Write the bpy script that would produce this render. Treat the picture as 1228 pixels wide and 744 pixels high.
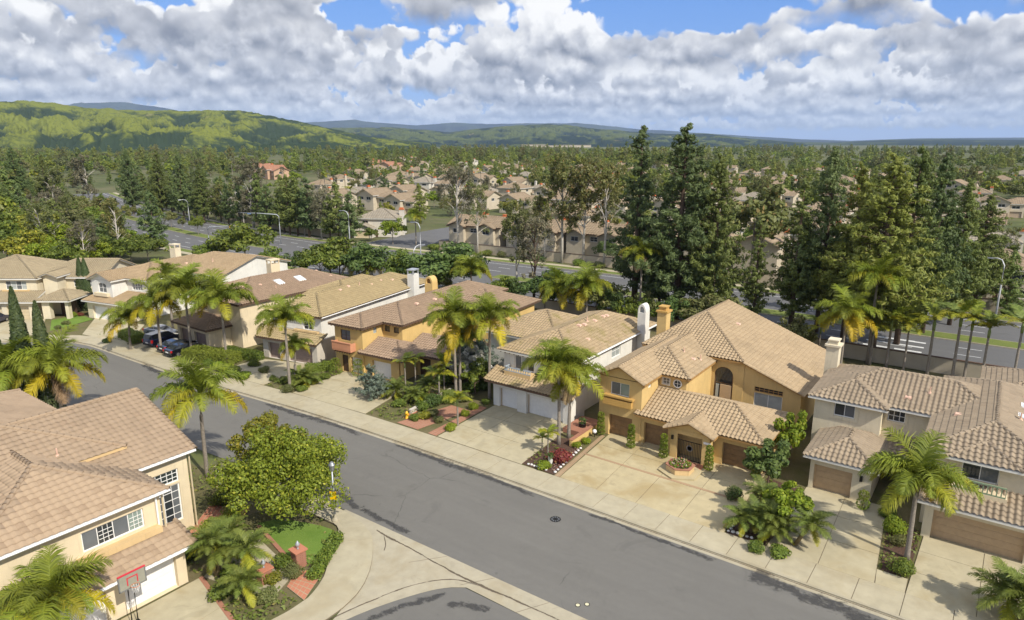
import bpy, bmesh, math, random
import numpy as np
from mathutils import Vector, Matrix, Euler
R = math.radians
rnd = random.Random(7)
nr = np.random.RandomState(11)
for o in list(bpy.data.objects): bpy.data.objects.remove(o)
scene = bpy.context.scene
COL = scene.collection

# ---------------------------------------------------------------- camera
cd = bpy.data.cameras.new('camera'); cam = bpy.data.objects.new('camera', cd); COL.objects.link(cam)
cd.sensor_width = 36.0; cd.sensor_fit = 'HORIZONTAL'; cd.lens = 24.04
cd.clip_start = 0.5; cd.clip_end = 80000
cam.location = (0, 0, 27.0)
cam.rotation_euler = (R(90 - 13.84), 0, R(35.9))
scene.camera = cam

# ---------------------------------------------------------------- sky, sun, exposure
SUN_EL = R(43); SUN_H = (0.968, -0.252)
to_sun = Vector((SUN_H[0]*math.cos(SUN_EL), SUN_H[1]*math.cos(SUN_EL), math.sin(SUN_EL))).normalized()
sd = bpy.data.lights.new('sun', 'SUN'); sun = bpy.data.objects.new('sun', sd); COL.objects.link(sun)
sd.energy = 4.2; sd.angle = R(0.55); sd.color = (1.0, 0.94, 0.83)
sun.rotation_euler = to_sun.to_track_quat('Z', 'Y').to_euler(); sun.location = (40, -30, 60)
scene.view_settings.view_transform = 'Standard'; scene.view_settings.look = 'None'
scene.view_settings.exposure = 0.4; scene.view_settings.gamma = 1.0; scene.view_settings.use_curve_mapping = False
scene.cycles.volume_bounces = 0
scene.cycles.max_bounces = 8
scene.cycles.transparent_max_bounces = 12

world = bpy.data.worlds.new('World'); scene.world = world; world.use_nodes = True
WT = world.node_tree; WT.nodes.clear()

class NB:
    """small expression builder on a node tree"""
    def __init__(s, nt): s.nt = nt
    def n(s, t, **kw):
        k = s.nt.nodes.new(t)
        for a, b in kw.items(): setattr(k, a, b)
        return k
    def put(s, sock, v):
        if isinstance(v, (int, float, tuple, list)):
            if isinstance(v, (tuple, list)) and len(v) == 3 and len(getattr(sock, 'default_value', (0,0,0))) == 4: v = (*v, 1)
            sock.default_value = v
        else: s.nt.links.new(v, sock)
    def m(s, op, a, b=0.0, c=0.0, clamp=False):
        k = s.n('ShaderNodeMath', operation=op, use_clamp=clamp)
        s.put(k.inputs[0], a); s.put(k.inputs[1], b); s.put(k.inputs[2], c)
        return k.outputs[0]
    def add(s, a, b): return s.m('ADD', a, b)
    def sub(s, a, b): return s.m('SUBTRACT', a, b)
    def mul(s, a, b): return s.m('MULTIPLY', a, b)
    def sstep(s, v, a, b, lo=0.0, hi=1.0):
        k = s.n('ShaderNodeMapRange', interpolation_type='SMOOTHSTEP')
        s.put(k.inputs[0], v)
        for i, x in enumerate((a, b, lo, hi)): s.put(k.inputs[i+1], x)
        return k.outputs[0]
    def lin(s, v, a, b, lo=0.0, hi=1.0):
        k = s.n('ShaderNodeMapRange'); s.put(k.inputs[0], v)
        for i, x in enumerate((a, b, lo, hi)): s.put(k.inputs[i+1], x)
        return k.outputs[0]
    def xyz(s, x, y, z):
        k = s.n('ShaderNodeCombineXYZ')
        for i, v in enumerate((x, y, z)): s.put(k.inputs[i], v)
        return k.outputs[0]
    def sep(s, v):
        k = s.n('ShaderNodeSeparateXYZ'); s.put(k.inputs[0], v); return k.outputs
    def vm(s, op, a, b=(0,0,0)):
        k = s.n('ShaderNodeVectorMath', operation=op); s.put(k.inputs[0], a)
        if op == 'SCALE': s.put(k.inputs['Scale'], b)
        else: s.put(k.inputs[1], b)
        return k.outputs[1] if op in ('LENGTH', 'DOT_PRODUCT', 'DISTANCE') else k.outputs[0]
    def noise(s, v, scale=1.0, detail=4, rough=.55, dist=0.0, out=0):
        k = s.n('ShaderNodeTexNoise'); s.put(k.inputs['Vector'], v) if v is not None else None
        s.put(k.inputs['Scale'], scale); s.put(k.inputs['Detail'], detail); s.put(k.inputs['Roughness'], rough); s.put(k.inputs['Distortion'], dist)
        return k.outputs[out]
    def mix(s, f, a, b, mode='MIX'):
        k = s.n('ShaderNodeMix', data_type='RGBA', blend_type=mode)
        s.put(k.inputs[0], f); s.put(k.inputs[6], a); s.put(k.inputs[7], b)
        return k.outputs[2]
    def ramp(s, f, stops):
        k = s.n('ShaderNodeValToRGB'); s.put(k.inputs[0], f); e = k.color_ramp.elements
        while len(e) < len(stops): e.new(0.5)
        for i, (p, c) in enumerate(stops): e[i].position = p; e[i].color = (*c, 1) if len(c) == 3 else c
        return k.outputs[0]

def cloud_group():
    """one bank of cumulus standing on a ring of radius r (km) round the place: flat bases, billowing tops"""
    g = bpy.data.node_groups.new('cloud_bank', 'ShaderNodeTree'); b = NB(g)
    for nm in ('az', 'h', 'r', 'cover', 'base', 'thick', 'seed', 'fs'):
        g.interface.new_socket(nm, in_out='INPUT', socket_type='NodeSocketFloat')
    g.interface.new_socket('alpha', in_out='OUTPUT', socket_type='NodeSocketFloat')
    g.interface.new_socket('lit', in_out='OUTPUT', socket_type='NodeSocketFloat')
    i = g.nodes.new('NodeGroupInput').outputs; out = g.nodes.new('NodeGroupOutput')
    z = b.mul(i['h'], i['r'])
    P = b.xyz(b.add(b.mul(b.mul(i['az'], i['r']), i['fs']), i['seed']), b.add(b.mul(z, i['fs']), i['seed']), 0.0)
    zn = b.m('DIVIDE', b.sub(z, i['base']), i['thick'])
    def noise2(Q, sc, det, ro=.55):
        k = b.n('ShaderNodeTexNoise', noise_dimensions='2D'); b.put(k.inputs['Vector'], Q)
        k.inputs['Scale'].default_value = sc; k.inputs['Detail'].default_value = det; k.inputs['Roughness'].default_value = ro
        return k.outputs[0]
    def cells(Q, sc):
        v = b.n('ShaderNodeTexVoronoi', feature='F1', voronoi_dimensions='2D'); b.put(v.inputs['Vector'], Q)
        v.inputs['Scale'].default_value = sc
        return v.outputs['Distance']
    def dens(Q, full):
        big = noise2(Q, 0.36, 1)
        fine = noise2(Q, 1.5, 5 if full else 2, .55)
        Q2 = b.vm('ADD', Q, b.xyz(b.mul(fine, .5), b.mul(fine, -.4), 0.0))
        d = b.add(b.mul(big, 1.15), b.mul(fine, .40))
        d = b.add(d, b.mul(b.sub(.5, cells(Q2, 2.1)), .24))
        if full: d = b.add(d, b.mul(b.sub(.5, cells(Q2, 5.3)), .11))
        return d, fine
    d0, fine = dens(P, True)
    d1, _ = dens(b.vm('ADD', P, (.05, .16, 0.0)), False)
    prof = b.m('POWER', b.m('MAXIMUM', zn, 0.0), 1.5)
    thr = b.add(b.sub(1.06, b.mul(i['cover'], .5)), b.mul(prof, .36))
    dd = b.sub(d0, thr)
    wob = b.mul(b.sub(fine, .5), .5)
    znw = b.add(zn, wob)
    a = b.mul(b.sstep(dd, 0.0, .06), b.sstep(znw, -.08, .12))
    g.links.new(a, out.inputs['alpha'])
    grad = b.mul(b.sub(d0, d1), 1.7)
    lit = b.add(b.add(.10, b.mul(b.sstep(znw, -.05, .55), .66)), grad)
    lit = b.add(lit, b.mul(b.sstep(dd, .12, 0.0), .16))
    lit = b.m('MINIMUM', b.m('MAXIMUM', lit, 0.0), 1.0)
    g.links.new(lit, out.inputs['lit'])
    return g
def build_sky():
    b = NB(WT)
    sky = b.n('ShaderNodeTexSky'); sky.sky_type = 'NISHITA'; sky.sun_disc = False
    sky.sun_elevation = SUN_EL; sky.sun_rotation = math.atan2(SUN_H[0], SUN_H[1])
    sky.altitude = 0; sky.air_density = 1.0; sky.dust_density = .25; sky.ozone_density = 4.0
    dirv = b.n('ShaderNodeTexCoord').outputs['Generated']
    x, y, z = b.sep(b.vm('NORMALIZE', dirv))
    hl = b.m('MAXIMUM', b.m('SQRT', b.add(b.mul(x, x), b.mul(y, y))), .001)
    ax = b.m('DIVIDE', x, hl); ay = b.m('DIVIDE', y, hl); h = b.m('DIVIDE', z, hl)
    az = b.m('ARCTAN2', b.add(b.mul(ax, -math.cos(R(35.9))), b.mul(ay, -math.sin(R(35.9)))), b.add(b.mul(ax, -math.sin(R(35.9))), b.mul(ay, math.cos(R(35.9)))))
    az = b.mul(az, -1.0)
    g = cloud_group()
    gapsum = 0.0
    for (azd, eld, wa, we, amt) in GAPS:
        ca, sa = -math.sin(R(azd)), math.cos(R(azd))
        dd = b.add(b.mul(ax, ca), b.mul(ay, sa))        # cos of the angle off that bearing
        da = b.m('DIVIDE', b.m('ARCCOSINE', b.m('MINIMUM', dd, 1.0)), R(wa))
        de = b.m('DIVIDE', b.sub(h, math.tan(R(eld))), math.tan(R(we)))
        q = b.m('EXPONENT', b.mul(b.add(b.mul(da, da), b.mul(de, de)), -1.0))
        gapsum = b.add(gapsum, b.mul(q, amt))
    shells = SHELLS
    col = None; base_col = b.mix(.7, sky.outputs[0], (.5, 1.75, 5.3))
    # far to near
    for (r, cov, zb, th, seed) in shells:
        k = b.n('ShaderNodeGroup'); k.node_tree = g
        cover = cov
        # openings and towers: broad wobble of the coverage plus gaps where blue shows
        for nm, v in (('az', az), ('h', h), ('r', r), ('base', zb), ('thick', th), ('seed', seed), ('fs', min(.9, (9.5/r)**.42))): b.put(k.inputs[nm], v)
        cv = b.add(gapsum, cov)
        b.put(k.inputs['cover'], cv)
        f = max(0.0, min(.6, (r - 8)/60))
        top = tuple(a*(1-f) + c*f for a, c in zip((.95, .94, .92), (.72, .745, .78)))
        mid = tuple(a*(1-f) + c*f for a, c in zip((.56, .57, .60), (.47, .52, .60)))
        low = tuple(a*(1-f) + c*f for a, c in zip((.20, .215, .26), (.27, .32, .41)))
        cc = b.ramp(k.outputs['lit'], [(0.0, low), (.38, mid), (.74, top)])
        cc = b.vm('SCALE', cc, 7.4)                            # the sky node is ~10 at these strengths
        base_col = b.mix(k.outputs['alpha'], base_col, cc)
    # the same cumulus seen from below overhead
    inv = b.m('DIVIDE', 1.0, b.m('MAXIMUM', z, .12)); Q = b.xyz(b.mul(x, inv), b.mul(y, inv), 0.0)
    def n2(sc, det):
        k = b.n('ShaderNodeTexNoise', noise_dimensions='2D'); b.put(k.inputs['Vector'], Q); k.inputs['Scale'].default_value = sc; k.inputs['Detail'].default_value = det; k.inputs['Roughness'].default_value = .55; return k.outputs[0]
    nn = n2(1.1, 5); al = b.mul(b.sstep(nn, .44, .52), b.sstep(h, .22, .50))
    base_col = b.mix(al, base_col, b.ramp(nn, [(.44, (9.5, 9.3, 9.0)), (.56, (6.2, 6.2, 6.3)), (.72, (3.4, 3.5, 3.8))]))
    # thin bright haze at the very horizon and below
    hz = b.sstep(h, .06, -.01)
    base_col = b.mix(b.mul(hz, .32), base_col, (3.8, 4.5, 5.7))
    bg = b.n('ShaderNodeBackground'); b.put(bg.inputs[0], base_col); bg.inputs[1].default_value = 0.12
    o = b.n('ShaderNodeOutputWorld'); WT.links.new(bg.outputs[0], o.inputs[0])
SHELLS = [(70, 1.25, 1.1, 2.6, 9.4), (40, 1.12, 1.15, 1.7, 3.1), (26, 1.06, 1.15, 1.8, 17.3), (17.5, .98, 1.15, 1.9, 41.7), (12, .86, 1.15, 1.8, 77.9), (8.6, .80, 1.2, 1.6, 101.3), (6.8, .72, 1.2, 1.4, 140.2)]
# bearing (deg left of the street normal), elevation, widths, change of coverage
GAPS = [(21.0, 9.6, 9.0, 2.8, -1.1), (4.0, 9.2, 4.5, 1.8, -.7), (60.0, 10.0, 3.6, 1.5, -.6), (48.0, 9.4, 3.2, 1.2, -.45), (23.5, 6.0, 5.0, 2.0, .30), (70.0, 2.2, 6.0, 1.2, .3), (9.0, 7.0, 5.0, 2.0, .15)]
HAZE = 4.0e-5
build_sky()
world.cycles.sampling_method = 'MANUAL'; world.cycles.sample_map_resolution = 512


# ---------------------------------------------------------------- materials
def hexc(h, k=1.0):
    h = h.lstrip('#'); c = [int(h[i:i+2], 16)/255 for i in (0, 2, 4)]
    return tuple(k*(v/12.92 if v <= .04045 else ((v+.055)/1.055)**2.4) for v in c)
def scl(c, k): return tuple(v*k for v in c)
MATS = {}
def new_mat(name):
    m = bpy.data.materials.new(name); m.use_nodes = True; nt = m.node_tree; nt.nodes.clear()
    b = NB(nt); p = b.n('ShaderNodeBsdfPrincipled'); o = b.n('ShaderNodeOutputMaterial'); nt.links.new(p.outputs[0], o.inputs[0])
    MATS[name] = m
    return m, b, p, o
def bump(b, p, h, dist, strength=1.0):
    k = b.n('ShaderNodeBump'); k.inputs['Distance'].default_value = dist; k.inputs['Strength'].default_value = strength
    b.put(k.inputs['Height'], h); b.nt.links.new(k.outputs[0], p.inputs['Normal'])
def obj_co(b): return b.n('ShaderNodeTexCoord').outputs['Object']
def geo_co(b): return b.n('ShaderNodeNewGeometry').outputs['Position']

def m_plain(name, col, rough=.6, var=.12, scale=3.0, metal=0.0, bumpd=0.0, spec=.5, coat=0.0):
    m, b, p, o = new_mat(name)
    co = obj_co(b)
    f = b.noise(co, scale, 4, .6)
    c = b.mix(b.lin(f, .3, .7), scl(col, 1-var), scl(col, 1+var))
    b.put(p.inputs['Base Color'], c); p.inputs['Roughness'].default_value = rough; p.inputs['Metallic'].default_value = metal
    p.inputs['Specular IOR Level'].default_value = spec; p.inputs['Coat Weight'].default_value = coat
    if bumpd: bump(b, p, b.noise(co, scale*8, 3), bumpd)
    return m
def m_stucco(name, col):
    m, b, p, o = new_mat(name); co = obj_co(b)
    f = b.noise(co, .55, 5, .6); f2 = b.noise(b.vm('MULTIPLY', co, (6, 6, .5)), 1.0, 3)
    c = b.mix(b.lin(f, .3, .7), scl(col, .88), scl(col, 1.06))
    c = b.mix(b.mul(b.sstep(f2, .52, .75), .38), c, scl(col, .70))
    b.put(p.inputs['Base Color'], c); p.inputs['Roughness'].default_value = .9; p.inputs['Specular IOR Level'].default_value = .2
    bump(b, p, b.noise(co, 22, 3), .012)
    return m
def m_tile(name, col, moss=None, var=.12):
    m, b, p, o = new_mat(name); co = obj_co(b)
    uv = b.n('ShaderNodeUVMap').outputs[0]
    w = b.n('ShaderNodeTexWhiteNoise', noise_dimensions='2D'); b.put(w.inputs['Vector'], uv)
    c = b.mix(w.outputs[0], scl(col, 1-var), scl(col, 1+var*.8))
    w2 = b.n('ShaderNodeTexWhiteNoise', noise_dimensions='2D'); b.put(w2.inputs['Vector'], b.vm('ADD', uv, (7.3, 2.1, 0)))
    c = b.mix(b.mul(b.sstep(w2.outputs[0], .86, 1.0), .22), c, (col[0]*.62, col[1]*.52, col[2]*.46))
    f = b.noise(co, .32, 4, .6)
    c = b.mix(b.mul(b.sstep(f, .45, .72), .35), c, scl(col, .62))
    f3 = b.noise(co, 6.0, 3)
    c = b.mix(b.mul(b.sstep(f3, .5, .75), .25), c, scl(col, 1.25))
    if moss:
        f4 = b.noise(co, .5, 4, .65, .4)
        c = b.mix(b.mul(b.sstep(f4, .5, .68), .65), c, moss)
    b.put(p.inputs['Base Color'], c); p.inputs['Roughness'].default_value = .85; p.inputs['Specular IOR Level'].default_value = .25
    return m
def m_leaf(name, c1, c2, c3=None, trans=.32, rough=.55):
    """each leaf is its own island, so its tint is drawn per leaf; each plant adds a shift of its own"""
    m, b, p, o = new_mat(name)
    ri = b.n('ShaderNodeNewGeometry').outputs['Random Per Island']
    oi = b.n('ShaderNodeObjectInfo').outputs['Random']
    c = b.mix(ri, c1, c2)
    if c3: c = b.mix(b.sstep(ri, .86, .97), c, c3)
    hs = b.n('ShaderNodeHueSaturation'); b.put(hs.inputs['Color'], c)
    b.put(hs.inputs['Hue'], b.lin(oi, 0, 1, .488, .512)); b.put(hs.inputs['Value'], b.lin(b.m('FRACT', b.mul(oi, 7.7)), 0, 1, .82, 1.18))
    b.put(hs.inputs['Saturation'], 1.0)
    b.put(p.inputs['Base Color'], hs.outputs[0]); p.inputs['Roughness'].default_value = rough; p.inputs['Specular IOR Level'].default_value = .3
    t = b.n('ShaderNodeBsdfTranslucent'); b.put(t.inputs[0], hs.outputs[0])
    mx = b.n('ShaderNodeMixShader'); mx.inputs[0].default_value = trans
    b.nt.links.new(p.outputs[0], mx.inputs[1]); b.nt.links.new(t.outputs[0], mx.inputs[2]); b.nt.links.new(mx.outputs[0], o.inputs[0])
    return m

m_stucco('stucco_ochre', (.60, .425, .180)); m_stucco('stucco_yellow', (.62, .43, .17)); m_stucco('stucco_white', (.70, .68, .62))
m_stucco('stucco_cream', (.66, .58, .42)); m_stucco('stucco_peach', (.67, .56, .38)); m_stucco('stucco_greige', (.55, .50, .42)); m_stucco('stucco_trim', (.60, .43, .22))
m_stucco('stucco_ochre_trim', (.52, .32, .10)); m_stucco('stucco_tan', (.50, .42, .30)); m_stucco('stucco_terracotta', (.55, .26, .15))
m_stucco('stucco_far', (.52, .45, .34)); m_stucco('stucco_far_white', (.58, .54, .46)); m_stucco('stucco_orange_far', (.50, .33, .22))
m_tile('tile_tan', (.375, .28, .17)); m_tile('tile_white_house', (.36, .27, .16), (.20, .17, .05)); m_tile('tile_brown', (.295, .232, .160))
m_tile('tile_rust', (.28, .20, .132)); m_tile('tile_olive', (.33, .255, .135)); m_tile('tile_red_brown', (.30, .212, .142)); m_tile('tile_pale', (.335, .245, .145))
m_tile('tile_grey_tan', (.315, .255, .16)); m_tile('tile_pink_tan', (.335, .245, .16), None, .08); m_tile('tile_far', (.285, .215, .14)); m_tile('tile_far_red', (.36, .18, .11)); m_tile('tile_far_grey', (.29, .25, .19))
m_tile('terracotta_tile', (.42, .17, .10)); m_tile('brick_red', (.33, .155, .10))
m_plain('white_paint', (.78, .77, .74), .5, .06); m_plain('white_door', (.76, .75, .72), .45, .05); m_plain('brown_door', (.155, .085, .04), .5, .25, 2)
m_plain('tan_door', (.45, .32, .19), .6, .08); m_plain('greige_door', (.40, .31, .22), .6, .08); m_plain('cream_door', (.55, .46, .30), .6, .06); m_plain('mauve_door', (.27, .20, .17), .6, .1)
m_plain('dark_wood', (.075, .04, .022), .6, .3, 4); m_plain('fascia_brown', (.11, .065, .04), .7, .2); m_plain('fascia_ochre', (.34, .19, .06), .8, .15)
m_plain('fascia_white', (.68, .66, .60), .6, .08); m_plain('iron_black', (.012, .011, .010), .45, .2, 8, .3); m_plain('grey_metal', (.30, .31, .32), .45, .1, 3, .7)
m_plain('galvanised', (.42, .44, .46), .5, .12, 4, .4); m_plain('pale_pole', (.50, .51, .52), .6, .1, 3); m_plain('green_rail', (.20, .27, .17), .6, .15)
m_plain('blue_rail', (.33, .38, .42), .55, .12); m_plain('pink_mortar', (.62, .40, .29), .8, .12); m_plain('hydrant_yellow', (.75, .42, .02), .45, .1)
m_plain('rubber', (.012, .012, .012), .8, .2); m_plain('stone_white', (.62, .60, .56), .8, .15, 6); m_plain('soil', (.060, .042, .028), .95, .35, 4, 0, .03)
m_plain('mulch', (.085, .045, .028), .95, .4, 9, 0, .03); m_plain('pale_lid', (.60, .55, .35), .6, .15); m_plain('red_plastic', (.55, .03, .05), .4, .1)
m_plain('bright_yellow', (.80, .50, .0), .4, .05); m_plain('signal_blue', (.08, .16, .35), .5, .1); m_plain('orange_clay', (.55, .16, .05), .7, .15)
m_plain('bark_grey', (.22, .185, .15), .95, .3, 5, 0, .03); m_plain('bark_brown', (.11, .072, .048), .95, .35, 6, 0, .03); m_plain('bark_pale', (.45, .41, .35), .9, .25, 3, 0, .02)
m_plain('palm_bark', (.25, .215, .175), .95, .25, 7, 0, .03); m_plain('palm_boot', (.19, .14, .06), .95, .35, 6, 0, .03); m_plain('palm_shaft', (.19, .24, .07), .7, .2)
def m_wall_block():
    m, b, p, o = new_mat('block_wall'); co = obj_co(b)
    c = b.mix(b.noise(co, .6, 4), (.34, .29, .21), (.48, .42, .32)); b.put(p.inputs['Base Color'], c); p.inputs['Roughness'].default_value = .95
m_wall_block()
def m_glass(name, col, rough=.06):
    m, b, p, o = new_mat(name); co = obj_co(b)
    b.put(p.inputs['Base Color'], b.mix(b.noise(co, 1.2, 2), scl(col, .7), scl(col, 1.3)))
    p.inputs['Roughness'].default_value = rough; p.inputs['IOR'].default_value = 1.5; p.inputs['Specular IOR Level'].default_value = .6
m_glass('glass_dark', (.030, .036, .040)); m_glass('glass_blind', (.22, .27, .24), .12); m_glass('glass_grey', (.12, .13, .14), .1); m_glass('glass_pale', (.34, .37, .36), .15); m_glass('skylight_glass', (.55, .60, .62), .15)
m_glass('acrylic', (.28, .27, .21), .15)
def m_car(name, col):
    m, b, p, o = new_mat(name); p.inputs['Base Color'].default_value = (*col, 1); p.inputs['Roughness'].default_value = .28
    p.inputs['Metallic'].default_value = .2; p.inputs['Coat Weight'].default_value = .9; p.inputs['Coat Roughness'].default_value = .04
    b.put(p.inputs['Base Color'], b.mix(b.noise(obj_co(b), 2, 2), scl(col, .85), scl(col, 1.15)))
m_car('car_black', (.006, .007, .011)); m_car('car_navy', (.010, .014, .045)); m_car('car_white', (.72, .74, .76)); m_car('car_blue', (.04, .09, .25)); m_car('car_silver', (.35, .36, .38))
m_plain('car_red_light', (.42, .012, .015), .2, .05); m_plain('car_lamp', (.75, .75, .72), .15, .05); m_plain('plate_white', (.75, .75, .74), .4, .05); m_plain('wheel_silver', (.40, .40, .42), .35, .1, 3, .8)

def m_asphalt(name, col, cracks=True):
    m, b, p, o = new_mat(name); co = geo_co(b)
    f = b.noise(co, 2.2, 5, .65); big = b.noise(co, .13, 4, .55, .6)
    c = b.mix(b.lin(f, .3, .7), scl(col, .90), scl(col, 1.08))
    c = b.mix(b.lin(big, .32, .68), b.mix(.5, c, scl(col, .86)), b.mix(.35, c, scl(col, 1.15)))
    st_ = b.noise(b.vm('MULTIPLY', co, (.06, 1.1, 1)), 1.0, 4, .6)
    c = b.mix(b.lin(st_, .35, .65, 0, .5), c, scl(col, .80))
    c = b.mix(b.mul(b.sstep(b.noise(co, .33, 7, .7, .8), .55, .68), .5), c, scl(col, .66))
    c = b.mix(b.mul(b.sstep(b.noise(co, 1.9, 3, .5), .70, .78), .5), c, scl(col, .5))
    fine = b.noise(co, 60, 2, .6)
    c = b.mix(b.lin(fine, .25, .75, 0, .35), c, scl(col, 1.5))
    if cracks:
        wv = b.n('ShaderNodeTexVoronoi', feature='DISTANCE_TO_EDGE'); wp = b.vm('ADD', co, b.vm('SCALE', b.noise(co, .30, 5, .6, 0, 1), 1.5)); b.put(wv.inputs['Vector'], wp); wv.inputs['Scale'].default_value = .085
        k = b.mul(b.sstep(wv.outputs['Distance'], .0040, .0012), b.sstep(b.noise(co, .12, 2), .46, .56))
        c = b.mix(b.mul(k, .65), c, scl(col, .5))
    b.put(p.inputs['Base Color'], c); p.inputs['Roughness'].default_value = .9; p.inputs['Specular IOR Level'].default_value = .3
    bump(b, p, fine, .008)
    return m
m_asphalt('asphalt', (.142, .135, .119)); m_asphalt('asphalt_dark', (.115, .113, .110), False)
# worn sealer: dark, ragged, lies in strips along the gutters
def m_sealer():
    m, b, p, o = new_mat('sealer'); co = geo_co(b)
    r = b.vm('ADD', co, b.vm('SCALE', b.noise(co, 1.5, 3, .6, 0, 1), .5))
    s = b.noise(b.vm('MULTIPLY', r, (1.3, 2.0, 1)), 1.6, 8, .78)
    fr = b.n('ShaderNodeUVMap').outputs[0]; u, v, _ = b.sep(fr)
    edge = b.mul(b.mul(b.sstep(v, 0.0, .45), b.sstep(v, 1.0, .55)), b.mul(b.sstep(u, 0, .12), b.sstep(u, 1, .88)))
    a = b.sstep(b.add(s, b.mul(edge, .30)), .62, .80)
    b.put(p.inputs['Base Color'], (.050, .048, .046)); p.inputs['Roughness'].default_value = .8
    b.put(p.inputs['Alpha'], b.mul(a, .6))
m_sealer()
def m_concrete(name, col, stain=.35):
    m, b, p, o = new_mat(name); co = geo_co(b)
    oi = b.n('ShaderNodeObjectInfo').outputs['Random']
    f = b.noise(co, 1.1, 5, .62); g = b.noise(co, .28, 4, .6, .5)
    c = b.mix(b.lin(f, .3, .7), scl(col, .88), scl(col, 1.07))
    c = b.mix(b.mul(b.sstep(g, .48, .70), stain), c, (col[0]*.72, col[1]*.63, col[2]*.46))
    c = b.mix(b.mul(b.sstep(b.noise(co, .6, 5, .7, 1.0), .56, .66), stain*.8), c, scl(col, .70))
    c = b.mix(b.lin(oi, 0, 1, 0, .16), c, scl(col, .75))
    fine = b.noise(co, 40, 2)
    c = b.mix(b.lin(fine, .3, .7, 0, .12), c, scl(col, .6))
    b.put(p.inputs['Base Color'], c); p.inputs['Roughness'].default_value = .92; p.inputs['Specular IOR Level'].default_value = .25
    bump(b, p, fine, .006)
m_concrete('concrete', (.44, .385, .255), .5); m_concrete('concrete_walk', (.42, .37, .255), .35); m_concrete('concrete_kerb', (.40, .355, .255), .5); m_concrete('concrete_ochre', (.46, .385, .23), .7); m_concrete('concrete_joint', (.20, .16, .11), .3)
def m_dirt_line():
    m, b, p, o = new_mat('silt'); co = geo_co(b)
    s = b.noise(co, 2.2, 5, .7); u, v, _ = b.sep(b.n('ShaderNodeUVMap').outputs[0])
    e = b.mul(b.sstep(v, 0, .5), b.sstep(v, 1, .5))
    a = b.sstep(b.add(b.mul(s, 1.3), b.mul(e, .8)), 1.0, 1.35)
    b.put(p.inputs['Base Color'], b.mix(b.noise(co, 5, 3), (.045, .033, .024), (.13, .085, .05))); p.inputs['Roughness'].default_value = .9
    b.put(p.inputs['Alpha'], b.mul(a, .62))
m_dirt_line()
def m_grass(name, c1, c2):
    m, b, p, o = new_mat(name); co = geo_co(b)
    f = b.noise(co, .5, 5, .6); g = b.noise(co, 9, 4, .7)
    c = b.mix(b.lin(f, .3, .7), c1, c2); c = b.mix(b.lin(g, .35, .7, 0, .5), c, scl(c1, .6))
    b.put(p.inputs['Base Color'], c); p.inputs['Roughness'].default_value = .9; p.inputs['Specular IOR Level'].default_value = .15
    bump(b, p, g, .05)
m_grass('lawn', (.13, .22, .035), (.19, .27, .055)); m_grass('verge_grass', (.12, .16, .035), (.20, .22, .06)); m_grass('garden_ground', (.11, .115, .04), (.19, .15, .085))
def m_ground():
    m, b, p, o = new_mat('ground'); co = geo_co(b)
    f = b.noise(co, .02, 6, .65); g = b.noise(co, .15, 5, .65)
    c = b.mix(b.sstep(f, .38, .62), (.075, .088, .034), (.14, .13, .07))
    c = b.mix(b.sstep(g, .48, .65), c, (.11, .125, .045))
    b.put(p.inputs['Base Color'], c); p.inputs['Roughness'].default_value = .95; p.inputs['Specular IOR Level'].default_value = .1
m_ground()
def m_hill(name, grass, scrub, bare, sscale, thr, low=.10):
    m, b, p, o = new_mat(name); co = geo_co(b)
    f = b.noise(co, sscale, 8, .66, .3); g = b.noise(co, sscale*9, 6, .7); w = b.noise(co, sscale*.45, 4, .5)
    k = b.add(b.mul(f, .6), b.add(b.mul(g, .25), b.mul(w, .35)))
    rv_ = b.n('ShaderNodeAttribute', attribute_name='ravine').outputs['Fac']
    k = b.add(k, b.mul(b.sub(rv_, .45), .42))
    hz_ = b.sep(co)[2]; k = b.add(k, b.mul(b.sstep(hz_, 95, 20), low))
    c = b.mix(b.sstep(k, thr-.05, thr+.09), grass, scrub)
    c = b.mix(b.mul(b.sstep(b.noise(co, sscale*22, 4, .7), .5, .62), .45), c, scrub)
    c = b.mix(b.mul(b.sstep(b.noise(co, sscale*3, 5, .6), .64, .72), .6), c, bare)
    b.put(p.inputs['Base Color'], c); p.inputs['Roughness'].default_value = 1; p.inputs['Specular IOR Level'].default_value = 0
m_hill('hill_near', (.15, .168, .030), (.030, .046, .024), (.22, .19, .09), .0040, .575)
m_hill('hill_mid', (.080, .098, .030), (.016, .028, .024), (.24, .2, .11), .0024, .585)
m_hill('hill_far', (.045, .06, .05), (.02, .03, .04), (.10, .10, .08), .0010, .55)
m_leaf('leaf_green', (.085, .125, .018), (.185, .235, .034), (0.270, 0.297, 0.041)); m_leaf('leaf_lime', (0.137, 0.200, 0.013), (0.263, 0.326, 0.023), (0.367, 0.378, 0.042)); m_leaf('leaf_yellow_green', (0.138, 0.161, 0.016), (0.276, 0.270, 0.025), (0.380, 0.333, 0.034))
m_leaf('leaf_dark', (0.059, 0.100, 0.026), (0.142, 0.195, 0.047)); m_leaf('leaf_olive', (.11, .125, .036), (.20, .21, .065), (0.250, 0.225, 0.100)); m_leaf('leaf_grey', (0.120, 0.120, 0.068), (0.227, 0.205, 0.120), (0.312, 0.255, 0.156))
m_leaf('leaf_gum', (0.118, 0.136, 0.038), (0.236, 0.236, 0.071), (0.303, 0.208, 0.080)); m_leaf('needle', (0.106, 0.142, 0.035), (0.218, 0.260, 0.061), (0.212, 0.230, 0.071)); m_leaf('needle_blue', (0.083, 0.124, 0.042), (0.177, 0.224, 0.073)); m_leaf('needle_light', (0.147, 0.183, 0.035), (0.283, 0.313, 0.061), (0.271, 0.271, 0.064))
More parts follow.
